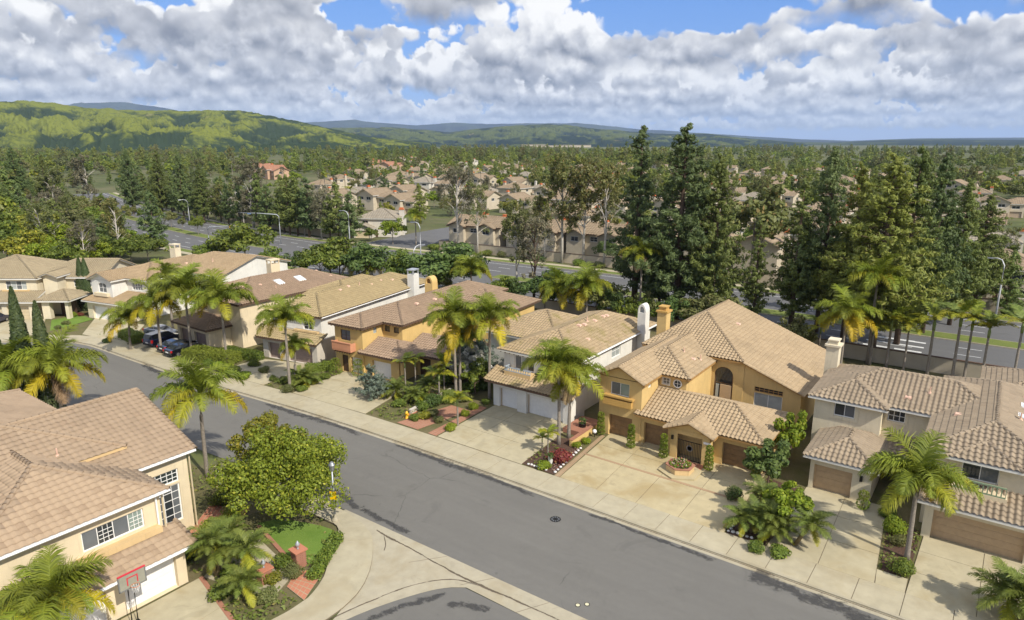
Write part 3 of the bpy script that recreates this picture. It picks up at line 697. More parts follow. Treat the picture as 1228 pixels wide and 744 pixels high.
h = azs((17.19, 0.000), (11.33, -0.060), (8.07, 0.116), (4.50, 0.169), (-0.10, 0.107), (-7.00, 0.289), (-13.44, 0.428)); hills('hills', h[0], h[1], 5500, 8000, 10000, 'hill_mid', 60, 900, .3, 200, 50)


# ---------------------------------------------------------------- houses: roofs
def tile_plane(poly, pitch, course, amp=.065, lift=.06, single=None, skip=None):
    """barrel or flat tiles laid in courses on one sloping plane (convex polygon of 3D points, ordered)"""
    P = np.array(poly, float); n = np.cross(P[1]-P[0], P[2]-P[0]); n /= np.linalg.norm(n)
    if n[2] < 0: n = -n
    u = np.cross((0, 0, 1), n); lu = np.linalg.norm(u); u = u/lu; v = np.cross(n, u)      # v points up the slope
    if v[2] < 0: v = -v; u = -u
    O = P[0]; U = (P-O) @ u; Vv = (P-O) @ v
    u0, u1, v0, v1 = U.min(), U.max(), Vv.min(), Vv.max()
    fr = np.array([0, .17, .34, .5, .66, .83]); nt = int(np.ceil((u1-u0)/pitch))
    us = (np.arange(nt)[:, None]*pitch + fr[None]*pitch).ravel() + u0; col = np.repeat(np.arange(nt), 6); hh = np.tile(amp*(.5-.5*np.cos(2*np.pi*fr))**.8, nt)
    k = us < u1-1e-4; us = np.append(us[k], u1); hh = np.append(hh[k], 0); col = np.append(col[k], nt)
    lo = np.full(len(us), 1e9); hi = np.full(len(us), -1e9); m = len(P)
    for i in range(m):
        a, c = (U[i], Vv[i]), (U[(i+1)%m], Vv[(i+1)%m])
        if abs(a[0]-c[0]) < 1e-6:
            s_ = np.abs(us-a[0]) < 1e-4
            for q in (a[1], c[1]): lo[s_] = np.minimum(lo[s_], q); hi[s_] = np.maximum(hi[s_], q)
            continue
        t = (us-a[0])/(c[0]-a[0]); s_ = (t >= -1e-6) & (t <= 1+1e-6); q = a[1]+(c[1]-a[1])*t
        lo[s_] = np.minimum(lo[s_], q[s_]); hi[s_] = np.maximum(hi[s_], q[s_])
    lo = np.minimum(lo, hi)
    nc = int(np.ceil((v1-v0)/course)); rows = []
    for c in range(nc): rows += [(v0+c*course, lift), (v0+(c+1)*course+.13, -.006)]
    rv = np.array([r[0] for r in rows]); rl = np.array([r[1] for r in rows])
    VV = np.clip(rv[None, :], lo[:, None], hi[:, None]); HH = hh[:, None] + rl[None, :] + .012
    pts = O + us[:, None, None]*u + VV[..., None]*v + HH[..., None]*n
    nu, nrw = VV.shape; idx = np.arange(nu*nrw).reshape(nu, nrw)
    F = np.stack([idx[:-1, :-1], idx[1:, :-1], idx[1:, 1:], idx[:-1, 1:]], -1)[:, ::2]
    keep = np.maximum(VV[:-1, 1:]-VV[:-1, :-1], VV[1:, 1:]-VV[1:, :-1])[:, ::2] > 2e-3
    cc = np.broadcast_to(col[:-1][:, None], keep.shape); rw = np.broadcast_to(np.arange(nc)[None, :], keep.shape)
    seed = abs(O[0]*3.1+O[1]*1.7) % 50
    cand = []
    if single is not None:     # whole tiles inside the plane may be laid one by one
        for a in range(nt):
            k0 = a*6; k1 = min((a+1)*6, len(us)-1)
            if us[k1]-us[k0] < pitch-.01: continue
            for c in range(nc):
                if rv[2*c] >= max(lo[k0:k1+1])-1e-4 and rv[2*c+1] <= min(hi[k0:k1+1])+1e-4: cand.append((a, c, O+(us[k0])*u+rv[2*c]*v))
        single.append((cand, u, v, n, seed))
    if skip is not None:
        keep = keep & ~np.array([[(a, c) in skip for c in range(nc)] for a in col[:-1]])
    uv = np.stack([cc+.5+seed, rw+.5], -1)[keep]
    return pts.reshape(-1, 3), F[keep], np.repeat(uv, 4, 0)
def cap_line(a, c, r=.15, L=.42):
    """row of half round ridge tiles from a to c"""
    a = np.array(a, float); c = np.array(c, float); d = c-a; l = np.linalg.norm(d); d /= l; n = max(1, int(l/L)); w = np.cross(d, (0, 0, 1)); w /= np.linalg.norm(w); up = np.cross(w, d)
    V = []; F = []; UV = []; ang = np.linspace(-.25, math.pi+.25, 6)
    for k in range(n):
        p = a+d*(l*k/n); q = a+d*(l*(k+1)/n+.03); i0 = len(V)
        for pt, rr, dz in ((p, r*1.06, .02), (q, r*.88, 0)):
            for t in ang: V.append(pt + w*rr*math.cos(t) + up*(rr*math.sin(t)*.85+dz-.03))
        for j in range(5): F.append((i0+j, i0+j+1, i0+7+j, i0+6+j)); UV += [(k+.5, a[0] % 17)]*4
        F.append((i0, i0+2, i0+3, i0+5)); UV += [(k+.5, a[0] % 17)]*4
    return V, F, UV
class House:
    def __init__(s, name, label, loc, rot=0, grid=False, cat='house', group=None):
        """grid: coordinates handed in are world metres; otherwise they are the house's own"""
        s.e = empty(name, (*loc, .10), rot, label, cat, group); s.off = loc if grid else (0, 0)
        s.wall_mb = {}; s.tiles = {}; s.caps = {}
    def lx(s, x, y): return (x-s.off[0], y-s.off[1])
    # ---- walls
    def panel(s, a, c, z0, z1, holes, mat, depth=.16, fills=True):
        """upright wall from plan point a to c (outside on the right of a->c), with rectangular openings (u0,u1,z0,z1,kind,opt)"""
        a = Vector(s.lx(*a)); c = Vector(s.lx(*c)); d = (c-a); l = d.length; d.normalize(); n = Vector((d.y, -d.x))
        mb = s.wall_mb.setdefault(mat, MB())
        P = lambda u, z, dep=0.0: (a.x+d.x*u+n.x*dep, a.y+d.y*u+n.y*dep, z)
        us = sorted({0, l} | {h[0] for h in holes} | {h[1] for h in holes}); zs = sorted({z0, z1} | {h[2] for h in holes} | {h[3] for h in holes})
        for i in range(len(us)-1):
            for j in range(len(zs)-1):
                um, zm = (us[i]+us[i+1])/2, (zs[j]+zs[j+1])/2
                if any(h[0] < um < h[1] and h[2] < zm < h[3] for h in holes): continue
                mb.face([P(us[i], zs[j]), P(us[i+1], zs[j]), P(us[i+1], zs[j+1]), P(us[i], zs[j+1])])
        for h in holes:
            u0, u1, a0, a1 = h[:4]; dep = -depth if h[4] != 'gar' else -.42
            for q in (((u0, a0), (u0, a1)), ((u0, a1), (u1, a1)), ((u1, a1), (u1, a0)), ((u1, a0), (u0, a0))):
                mb.face([P(*q[0]), P(*q[1]), P(*q[1], dep), P(*q[0], dep)])
            s.fill(P, h, dep, d, n)
    def fill(s, P, h, dep, d, n):
        u0, u1, z0, z1, kind = h[:5]; op = h[5] if len(h) > 5 else {}
        def bx(mb, ua, ub, za, zb, d0, d1):
            mb.hexa([P(ua, za, d1), P(ub, za, d1), P(ub, za, d0), P(ua, za, d0), P(ua, zb, d1), P(ub, zb, d1), P(ub, zb, d0), P(ua, zb, d0)])
        if kind in ('win', 'arch'):
            nx, ny = op.get('n', (2, 1)); fw = op.get('fw', .06); fm = op.get('fm', 'white_paint'); f = MB()
            bx(f, u0, u0+fw, z0, z1, dep, dep+.07); bx(f, u1-fw, u1, z0, z1, dep, dep+.07); bx(f, u0+fw, u1-fw, z0, z0+fw, dep, dep+.07); bx(f, u0+fw, u1-fw, z1-fw, z1, dep, dep+.07)
            o = f.build('window', fm, s.e)
            mw = op.get('mw', .045); cols = nx
            for i in range(1, nx):
                m = MB(); x = u0+(u1-u0)*i/nx; bx(m, x-mw/2, x+mw/2, z0+fw, z1-fw, dep+.004, dep+.062); m.build('mullion', fm, o)
            for j in range(1, ny):
                m = MB(); z = z0+(z1-z0)*j/ny; bx(m, u0+fw, u1-fw, z-mw/2, z+mw/2, dep+.006, dep+.056); m.build('glazing_bar', fm, o)
            gl = op.get('g', 'glass_dark'); gl = gl if isinstance(gl, list) else [gl]
            for i in range(nx):
                for j in range(ny):
                    m = MB(); xa, xb = u0+(u1-u0)*i/nx, u0+(u1-u0)*(i+1)/nx; za, zb = z0+(z1-z0)*j/ny, z0+(z1-z0)*(j+1)/ny
                    bx(m, xa+.01, xb-.01, za+.01, zb-.01, dep+.012, dep+.030); m.build('pane', gl[i % len(gl)], o)
            sl = op.get('sill')
            if sl:
                ov, hgt, out, mt = sl; m = MB(); bx(m, u0-ov, u1+ov, z0-hgt, z0-.003, -.02, out); bx(m, u0-ov+.06, u1+ov-.06, z0-hgt-.12, z0-hgt-.003, -.02, out*.6); m.build('sill', mt, o)
            tr = op.get('trim')
            if tr:
                w, mt = tr; m = MB(); bx(m, u0-w, u0-.002, z0-w, z1+w, .0, .05); bx(m, u1+.002, u1+w, z0-w, z1+w, .0, .05); bx(m, u0, u1, z1+.002, z1+w, .0, .048); bx(m, u0, u1, z0-w, z0-.002, .0, .048); m.build('casing', mt, o)
            if kind == 'arch':          # stucco spandrels turn the square head into an arch
                r = (u1-u0)/2; rise = op.get('rise', r); mb = s.wall_mb.setdefault(op['wm'], MB()); N = 10
                for k in range(N):
                    t0, t1 = math.pi*k/N, math.pi*(k+1)/N; uc = (u0+u1)/2
                    A = (uc-r*math.cos(t0), z1-rise+rise*math.sin(t0)); B = (uc-r*math.cos(t1), z1-rise+rise*math.sin(t1))
                    mb.face([P(A[0], A[1], -.004), P(B[0], B[1], -.004), P(B[0], z1, -.004), P(A[0], z1, -.004)])
                    mb.face([P(A[0], A[1], -.004), P(B[0], B[1], -.004), P(B[0], B[1], dep+.05), P(A[0], A[1], dep+.05)])
        elif kind == 'gar':
            mt = op.get('m', 'white_door'); f = MB(); bx(f, u0+.005, u0+.07, z0, z1, dep+.01, dep+.12); bx(f, u1-.07, u1-.005, z0, z1, dep+.01, dep+.12); bx(f, u0+.07, u1-.07, z1-.07, z1-.005, dep+.01, dep+.12)
            o = f.build('garage_door', op.get('fm', mt), s.e); hh = (z1-z0-.07)/4; nn = max(2, round((u1-u0)/.62))
            for j in range(4):
                m = MB(); za, zb = z0+j*hh, z0+(j+1)*hh; bx(m, u0+.07, u1-.07, za+.006, zb-.008, dep+.02, dep+.05)
                w = (u1-u0-.14)/nn
                for i in range(nn): bx(m, u0+.07+i*w+.09, u0+.07+(i+1)*w-.09, za+.10, zb-.10, dep+.048, dep+.064)
                m.build('panel', mt, o)
        elif kind == 'gate': pass
        elif kind == 'door':
            mt = op.get('m', 'dark_wood'); f = MB(); bx(f, u0, u0+.07, z0, z1, dep, dep+.08); bx(f, u1-.07, u1, z0, z1, dep, dep+.08); bx(f, u0+.07, u1-.07, z1-.07, z1, dep, dep+.08)
            o = f.build('door', op.get('fm', 'white_paint'), s.e); m = MB(); bx(m, u0+.07, u1-.07, z0+.02, z1-.07, dep+.02, dep+.05); m.build('leaf', mt, o)
            m = MB(); bx(m, u1-.2, u1-.16, z0+.95, z0+1.1, dep+.05, dep+.09); m.build('handle', 'grey_metal', o)
    def block(s, x0, x1, y0, y1, z0, z1, mat, F=(), Rr=(), L=(), B=()):
        """four walls; openings on F and B are given by x, on R and L by y"""
        s.panel((x0, y0), (x1, y0), z0, z1, [(h[0]-x0, h[1]-x0, *h[2:]) for h in F], mat)
        s.panel((x1, y0), (x1, y1), z0, z1, [(h[0]-y0, h[1]-y0, *h[2:]) for h in Rr], mat)
        s.panel((x1, y1), (x0, y1), z0, z1, [(x1-h[1], x1-h[0], *h[2:]) for h in B], mat)
        s.panel((x0, y1), (x0, y0), z0, z1, [(y1-h[1], y1-h[0], *h[2:]) for h in L], mat)
    def gable(s, a, c, z, apex, za, mat):
        mb = s.wall_mb.setdefault(mat, MB()); a = s.lx(*a); c = s.lx(*c); p = s.lx(*apex); mb.face([(*a, z), (*c, z), (*p, za)])
    def tri(s, pts, mat):
        mb = s.wall_mb.setdefault(mat, MB()); mb.face([(*s.lx(p[0], p[1]), p[2]) for p in pts])
    # ---- roofs
    def planes(s, polys, ridges, tile, fascia, pitch=.36, course=.42, amp=.115, slab=.16, name='roof', capr=.15, singles=0, lift=.06):
        f = MB(); TV, TF, TU = [], [], []; nv = 0; chosen = {}; picks = []
        if singles:          # the tiles nearest the camera are laid singly
            allc = []
            for pi, poly in enumerate(polys):
                sg = []; tile_plane([(*s.lx(p[0], p[1]), p[2]) for p in poly], pitch, course, amp, lift, sg)
                for (a, c, o3) in sg[0][0]: allc.append((math.dist((o3[0]+s.off[0], o3[1]+s.off[1], o3[2]), (0, 0, 27)), pi, a, c, o3, sg[0][1:]))
            allc.sort(key=lambda q: q[0]); picks = allc[:singles]
            for q in picks: chosen.setdefault(q[1], set()).add((q[2], q[3]))
        for pi, poly in enumerate(polys):
            Q = [(*s.lx(p[0], p[1]), p[2]) for p in poly]
            V, F, U = tile_plane(Q, pitch, course, amp, lift, None, chosen.get(pi)); TV.append(V); TF.append(F+nv); TU.append(U); nv += len(V)
            i = len(f.v); n = len(Q)
            P = np.array(Q); nn = np.cross(P[1]-P[0], P[2]-P[0])
            if nn[2] < 0: Q = Q[::-1]
            f.v += [(p[0], p[1], p[2]) for p in Q] + [(p[0], p[1], p[2]-slab) for p in Q]
            f.f.append(tuple(i+k for k in range(n))); f.f.append(tuple(i+n+k for k in reversed(range(n))))
            for k in range(n): f.f.append((i+k, i+n+k, i+n+(k+1) % n, i+(k+1) % n))
        o = f.build(name, fascia, s.e)
        t = tag(link('roof_tiles', np_mesh('roof_tiles', np.concatenate(TV), np.concatenate(TF), np.concatenate(TU)), tile, o), kind='stuff')
        if picks:
            variants = []
            for k in range(6):
                fr_ = np.array([0, .17, .34, .5, .66, .83, 1.0]); hh_ = amp*(.5-.5*np.cos(2*np.pi*fr_))**.8; V = []
                for (vv, ll) in ((0.0, lift), (course+.13, -.006)): V += [(x*pitch, vv, z+ll+.012) for x, z in zip(fr_, hh_)]
                V += [(x*pitch, 0, z+lift-.012) for x, z in zip(fr_, hh_)]
                me = np_mesh('tile', V, [(i, i+1, i+8, i+7) for i in range(6)]+[(i+14, i+15, i+1, i) for i in range(6)], np.repeat([[k*1.37+.5, k*.77+.5]], 48, 0)); me.materials.append(MATS[tile]); variants.append(me)
            for q in picks:
                u_, v_, n_ = q[5][:3]; t_ = link('tile', rnd.choice(variants), None, o); t_.matrix_local = Matrix(((u_[0], v_[0], n_[0], q[4][0]), (u_[1], v_[1], n_[1], q[4][1]), (u_[2], v_[2], n_[2], q[4][2]), (0, 0, 0, 1)))
        CV, CF, CU = [], [], []
        for a, c in ridges:
            V, F, U = cap_line((*s.lx(a[0], a[1]), a[2]+.06), (*s.lx(c[0], c[1]), c[2]+.06), capr); k = len(CV); CV += V; CF += [tuple(q+k for q in g_) for g_ in F]; CU += U
        if CV: tag(link('ridge_tiles', np_mesh('ridge_tiles', CV, CF, CU), tile, o), kind='stuff')
        return o
    def hip(s, x0, x1, y0, y1, ze, sl, axis, tile, fascia, ends=('hip', 'hip'), wall=None, wm=None, **kw):
        """roof over a rectangle incl. overhang; ridge along axis; ends (low coordinate, high coordinate) hip or gable"""
        if axis == 'x': T_ = lambda p: (p[1], p[0], p[2]); a0, a1, b0, b1 = y0, y1, x0, x1
        else: T_ = lambda p: p; a0, a1, b0, b1 = x0, x1, y0, y1
        w = (a1-a0)/2; am = (a0+a1)/2; zr = ze+sl*w; w = min(w, (b1-b0)/2 if ends == ('hip', 'hip') else w)
        r0 = b0 + (w if ends[0] == 'hip' else 0); r1 = b1 - (w if ends[1] == 'hip' else 0)
        A, B, C, D = (a0, b0, ze), (a1, b0, ze), (a1, b1, ze), (a0, b1, ze); E, F = (am, r0, zr), (am, r1, zr)
        polys = [[B, C, F, E], [D, A, E, F]]; rg = [(E, F)] if r1-r0 > .1 else []
        if ends[0] == 'hip': polys.append([A, B, E]); rg += [(A, E), (B, E)]
        else:
            rg += [(A, E), (B, E)]
        if ends[1] == 'hip': polys.append([C, D, F]); rg += [(C, F), (D, F)]
        else: rg += [(C, F), (D, F)]
        o = s.planes([[T_(p) for p in q] for q in polys], [(T_(a), T_(c)) for a, c in rg], tile, fascia, **kw)
        if wall is not None:      # gable triangles stand at the wall lines
            for k, e in enumerate(ends):
                if e == 'gable':
                    yy = wall[k]; ov = kw.get('ov', .4)
                    s.tri([T_((a0+.35, yy, ze+sl*.35-.12)), T_((a1-.35, yy, ze+sl*.35-.12)), T_((am, yy, zr-.14))] if (k == 0) == (axis == 'y') else [T_((a1-.35, yy, ze+sl*.35-.12)), T_((a0+.35, yy, ze+sl*.35-.12)), T_((am, yy, zr-.14))], wm)
        return o
    def chimney(s, x0, x1, y0, y1, z0, z1, mat, cap='flat', capm=None):
        x0, y0 = s.lx(x0, y0); x1, y1 = s.lx(x1, y1); m = MB(); m.box(x0, x1, y0, y1, z0, z1); o = m.build('chimney', mat, s.e); m = MB(); cm = capm or mat
        if cap == 'flat': m.box(x0-.14, x1+.14, y0-.14, y1+.14, z1+.003, z1+.20); m.box(x0+.15, x1-.15, y0+.12, y1-.12, z1+.20, z1+.55); m.box(x0+.06, x1-.06, y0+.04, y1-.04, z1+.55, z1+.66)
        elif cap == 'open':       # four corner posts and a lid
            for (a, c) in ((x0, y0), (x1-.16, y0), (x0, y1-.16), (x1-.16, y1-.16)): m.box(a+.005, a+.155, c+.005, c+.155, z1, z1+.55)
            m.box(x0-.05, x1+.05, y0-.05, y1+.05, z1+.55, z1+.72)
        elif cap == 'arch':       # rounded hood with an arched opening through it
            N = 10; yA, yB = y0+.02, y1-.02; xm = (x0+x1)/2; r = (x1-x0)/2
            for k in range(N):
                t0, t1 = math.pi*k/N, math.pi*(k+1)/N; q = []
                for rr, hh in ((r, .85), (r*.62, .58)):
                    for t in (t0, t1): q.append((xm-rr*math.cos(t), z1+.15+hh*math.sin(t)))
                for y_ in ():
                    pass
                m.hexa([(q[0][0], yA, q[0][1]), (q[2][0], yA, q[2][1]), (q[2][0], yB, q[2][1]), (q[0][0], yB, q[0][1]), (q[1][0], yA, q[1][1]), (q[3][0], yA, q[3][1]), (q[3][0], yB, q[3][1]), (q[1][0], yB, q[1][1])])
            m.box(x0, x0+(x1-x0)*.19, yA, yB, z1+.002, z1+.16); m.box(x1-(x1-x0)*.19, x1, yA, yB, z1+.002, z1+.16)
        m.build('cap', cm, o); return o
    def box(s, name, x0, x1, y0, y1, z0, z1, mat, parent=None):
        a, b_ = s.lx(x0, y0); c, d = s.lx(x1, y1); m = MB(); m.box(a, c, b_, d, z0, z1); return m.build(name, mat, parent or s.e)
    def vent(s, x, y, z, kind=0):
        x, y = s.lx(x, y); m = MB()
        if kind == 0: m.tube([(x, y, z-.1), (x, y, z+.55)], .05, 8); o = m.build('vent_pipe', 'pink_mortar', s.e); m = MB(); m.lathe([(.17, z-.02), (.07, z+.14)], 8, (x, y)); m.build('flashing', 'pink_mortar', o)
        else: m.hexa([(x-.28, y-.2, z-.05), (x+.28, y-.2, z-.05), (x+.28, y+.25, z+.02), (x-.28, y+.25, z+.02), (x-.2, y-.16, z+.14), (x+.2, y-.16, z+.14), (x+.2, y+.2, z+.17), (x-.2, y+.2, z+.17)]); m.build('roof_vent', 'pink_mortar', s.e)
    def rail(s, a, c, z0, z1, mat, n=9, th=.05):
        a = Vector(s.lx(*a)); c = Vector(s.lx(*c)); l = (c-a).length; an = math.atan2(c.y-a.y, c.x-a.x); m = MB(); m.box(0, l, -th, th, z1-.09, z1); m.box(0, l, -th*.8, th*.8, z0, z0+.07); o = m.build('balcony_rail', mat, s.e, (a.x, a.y, 0), rot=an)
        for i in range(n+1):
            m = MB(); x = l*i/n; m.box(max(x-.035, 0), min(x+.035, l), -.03, .03, z0+.07, z1-.09); m.build('baluster', mat, o)
        return o
    def gutter(s, a, c, z, mat='white_paint'):
        a = s.lx(*a); c = s.lx(*c); m = MB(); m.tube([(*a, z), (*c, z)], .075, 6); return m.build('gutter', mat, s.e)
    def downspout(s, x, y, z0, z1, mat='white_paint'):
        x, y = s.lx(x, y); m = MB(); m.box(x-.045, x+.045, y-.045, y+.045, z0, z1); m.build('downspout', mat, s.e)
    def rafters(s, a, c, z, mat, out=(0, -1), step=.6, ln=.45):
        n = int(math.dist(a, c)/step)
        for i in range(n+1):
            f = (i+.5)/(n+1); x, y = s.lx(a[0]+(c[0]-a[0])*f, a[1]+(c[1]-a[1])*f); m = MB()
            ex = out[0]*ln; ey = out[1]*ln; px, py = -out[1]*.05, out[0]*.05
            m.hexa([(x-px, y-py, z-.16), (x+px, y+py, z-.16), (x+px+ex, y+py+ey, z-.26), (x-px+ex, y-py+ey, z-.26), (x-px, y-py, z), (x+px, y+py, z), (x+px+ex, y+py+ey, z-.12), (x-px+ex, y-py+ey, z-.12)])
            m.build('rafter_tail', mat, s.e)
    def done(s):
        for mat, mb in s.wall_mb.items(): mb.build('wall', mat, s.e)
        return s.e


# ---------------------------------------------------------------- the houses of the street
# ochre house
H = House('ochre_house', 'ochre stucco house with arched upper door, three brown garage doors and tan barrel tiles', (-21, 54), 0, True)
wm = 'stucco_ochre'; ft = dict(fm='white_paint', trim=None)
H.block(-28.9, -24.6, 54.0, 66, 0, 5.75, wm, F=[(-27.85, -25.45, 0, 2.1, 'gar', dict(m='ochre_door')), (-27.75, -25.85, 4.1, 5.35, 'win', dict(n=(2, 1), g=['glass_grey', 'glass_blind'], sill=(.55, .16, .42, 'stucco_ochre_trim')))],
        Rr=[(55.35, 56.0, 4.85, 5.45, 'win', dict(n=(1, 1), g='glass_pale'))])
H.box('corbel', -28.35, -25.45, 53.62, 54.0, 3.15, 3.75, 'stucco_ochre_trim')
H.hip(-29.35, -24.15, 53.55, 67, 5.75, .5, 'y', 'tile_tan', 'fascia_ochre', ('gable', 'gable'), (54.0, 66), wm)
H.block(-24.9, -21.9, 57.7, 68, 0, 5.75, wm, F=[(-24.25, -23.55, 4.75, 5.4, 'win', dict(n=(2, 2), g='glass_grey', mw=.04, trim=(.06, 'white_paint')))], Rr=[])
H.hip(-29.3, -21.45, 57.25, 72, 5.75, .39, 'y', 'tile_tan', 'fascia_ochre')
m = MB(); m.lathe([(.42, 0), (.42, .07), (.33, .07), (.33, .02)], 20); rw = m.build('window', 'white_paint', H.e, (-22.75+21, 57.7-54-.0, 5.05), rot=(R(90), 0, 0))
m = MB(); m.lathe([(.325, .015), (.325, .035)], 20); m.build('pane', 'glass_dark', rw)
m = MB(); m.box(-.02, .02, -.33, .33, .035, .06); m.box(-.33, .33, -.018, .018, .036, .058); m.build('glazing_bar', 'white_paint', rw)
H.block(-28.9, -18.7, 64.3, 78, 0, 6.15, wm, F=[(-21.6, -19.7, .1, 5.3, 'arch', dict(n=(1, 3), g='glass_dark', wm=wm, fm='brown_door', rise=.95, fw=.12))])
H.box('front_door', -20.95, -19.85, 64.30, 64.40, .1, 3.45, 'tan_door'); H.box('side_light', -21.38, -21.1, 64.31, 64.41, .5, 3.4, 'glass_pale')
H.block(-18.72, -13.3, 64.35, 78, 0, 4.05, wm, F=[(-17.6, -14.95, 3.42, 3.92, 'win', dict(n=(6, 2), g='glass_dark', fm='fascia_ochre', mw=.05)), (-17.6, -14.95, 1.5, 3.34, 'win', dict(n=(2, 1), g='glass_pale', fm='white_paint'))])
H.tri([(-18.7, 64.36, 4.05), (-13.4, 64.36, 4.05), (-18.7, 64.36, 6.1)], wm); H.tri([(-13.4, 77.98, 4.05), (-18.7, 77.98, 4.05), (-18.7, 77.98, 6.1)], wm)
H.planes([[(-29.35, 63.9, 6.2), (-18.7, 63.9, 6.2), (-25.4, 71.7, 8.7)], [(-18.7, 63.9, 6.2), (-12.9, 63.9, 4.04), (-12.9, 78.5, 4.04), (-25.4, 78.5, 8.7), (-25.4, 71.7, 8.7)], [(-29.35, 78.5, 6.2), (-29.35, 63.9, 6.2), (-25.4, 71.7, 8.7), (-25.4, 78.5, 8.7)]],
         [((-18.7, 63.9, 6.2), (-25.4, 71.7, 8.7)), ((-29.35, 63.9, 6.2), (-25.4, 71.7, 8.7)), ((-25.4, 71.7, 8.7), (-25.4, 78.5, 8.7)), ((-18.7, 63.9, 6.2), (-12.9, 63.9, 4.04)), ((-25.4, 78.5, 8.7), (-12.9, 78.5, 4.04))], 'tile_tan', 'fascia_ochre')
H.tri([(-28.9, 77.95, 6.1), (-18.7, 77.95, 6.1), (-25.4, 77.95, 8.5)][::-1], wm)
H.block(-24.62, -13.7, 54.06, 61.4, 0, 2.9, wm, F=[(-24.25, -21.95, 0, 2.1, 'gar', dict(m='ochre_door')), (-17.0, -14.35, 0, 2.1, 'gar', dict(m='ochre_door'))])
H.hip(-25.0, -13.25, 53.5, 61.8, 2.85, .37, 'x', 'tile_tan', 'fascia_ochre', ('gable', 'hip'))
H.block(-21.25, -17.75, 52.95, 55, 0, 2.75, wm, F=[(-20.6, -18.4, 0, 2.35, 'gate', {})])
H.hip(-21.75, -17.25, 52.5, 57.4, 2.75, .42, 'y', 'tile_tan', 'fascia_ochre', ('gable', 'gable'), (52.95, 54.9), wm)
m = MB(); m.box(-.8, .8, 0, .05, 0, 2.3); m.build('painted_entry_shade', 'dark_wood', H.e, (-19.5+21, 54.4-54, 0))  # dark panel behind the gate: shade of the entry put in as colour
gt = MB(); gt.box(-1.05, 1.05, -.02, .02, 1.78, 1.84); gt.box(-1.05, 1.05, -.02, .02, .08, .14); gate = gt.build('gate', 'iron_black', H.e, (-19.5+21, 53.05-54, 0))
for i in range(15):
    m = MB(); x = -1.0+i*2.0/14; m.box(x-.014, x+.014, -.014, .014, .14, 1.78); m.build('bar', 'iron_black', gate)
m = MB(); m.lathe([(.28, -.02), (.28, .02), (.22, .02), (.22, -.02)], 16); m.build('ornament', 'grey_metal', gate, (0, 0, 1.2), rot=(R(90), 0, 0))
m = MB(); m.box(-.32, .32, -.03, 0, 0, .2); m.build('house_number', 'white_paint', H.e, (-17.95+21, 52.93-54, 2.0))
H.box('wall_lamp', -21.12, -20.95, 52.78, 52.95, 1.75, 2.1, 'iron_black')
H.chimney(-29.35, -28.3, 67.4, 68.5, 0, 9.0, 'stucco_ochre', 'flat', 'stucco_ochre_trim')
for (x, y, z, k) in ((-25.2, 64.5, 7.1, 1), (-24.0, 62.0, 6.75, 0), (-22.9, 61.5, 6.35, 1), (-22.4, 62.3, 6.2, 0), (-22.2, 72.5, 7.6, 1)): H.vent(x, y, z, k)
H.done()

# cream house at the right
H = House('cream_house', 'cream stucco house with brown barrel tiles, green balcony rail and tan garage doors', (-4, 54), 0, True)
wm = 'stucco_cream'; cf = dict(fm='stucco_cream')
H.block(-11.2, -6.1, 59.6, 69, 0, 5.9, wm, F=[(-9.65, -8.05, 4.5, 5.6, 'win', dict(n=(2, 1), g=['glass_dark', 'glass_grey'], trim=(.28, 'stucco_cream')))])
H.block(-6.2, -2.2, 60.6, 69, 0, 5.9, wm, F=[(-5.75, -4.5, 4.65, 5.6, 'win', dict(n=(3, 2), g='glass_dark', trim=(.2, 'stucco_cream'))), (-6.05, -4.0, .1, 3.45, 'arch', dict(n=(3, 1), g=['glass_dark', 'white_door', 'glass_dark'], wm=wm, rise=.45, fw=.1))])
H.block(-2.2, 4.9, 53.6, 71, 0, 5.9, wm, F=[(-.2, 1.95, 4.2, 5.6, 'win', dict(n=(2, 1), g=['glass_dark', 'glass_grey'], trim=(.14, 'stucco_cream')))])
H.block(4.88, 12, 55.5, 71, 0, 5.9, wm)
H.hip(-11.65, 3.0, 60.1, 69.4, 5.9, .38, 'x', 'tile_brown', 'fascia_white', amp=.13, pitch=.38, course=.46)
H.hip(-11.7, -5.65, 59.1, 67.0, 5.92, .38, 'y', 'tile_brown', 'fascia_white', amp=.13, pitch=.38, course=.46)
H.hip(-2.7, 5.4, 53.1, 71.5, 5.9, .38, 'y', 'tile_brown', 'fascia_white', amp=.13, pitch=.38, course=.46)
H.hip(-1.2, 3.2, 52.7, 58, 5.82, .36, 'y', 'tile_brown', 'fascia_white', amp=.13, pitch=.38, course=.46)
H.hip(3.0, 12.4, 55.0, 71.5, 5.88, .36, 'y', 'tile_brown', 'fascia_white', amp=.13, pitch=.38, course=.46)
H.hip(0, 12.4, 68, 78, 5.6, .36, 'x', 'tile_brown', 'fascia_white'); H.block(.4, 12, 68.5, 77.5, 0, 5.6, wm)
H.block(-1.9, 12, 51.6, 54, 0, 2.95, wm, F=[(-1.35, 3.9, 0, 2.2, 'gar', dict(m='tan_door')), (5.0, 9.6, 0, 2.2, 'gar', dict(m='tan_door'))])
H.planes([[(-2.35, 50.9, 2.9), (12, 50.9, 2.9), (12, 53.65, 3.9), (-2.35, 53.65, 3.9)]], [], 'tile_brown', 'fascia_white', amp=.13, pitch=.38, course=.46)
H.box('balcony', -.75, 2.55, 52.35, 53.6, 3.3, 3.85, 'stucco_peach'); H.rail((-.65, 52.42), (2.45, 52.42), 3.86, 4.62, 'green_rail', 12)
H.block(-10.0, -5.6, 54.2, 60, 0, 2.95, wm, F=[(-9.7, -6.95, 0, 2.15, 'gar', dict(m='tan_door'))])
H.hip(-10.5, -5.1, 53.65, 61.0, 2.9, .42, 'y', 'tile_brown', 'fascia_white', amp=.13, pitch=.38, course=.46)
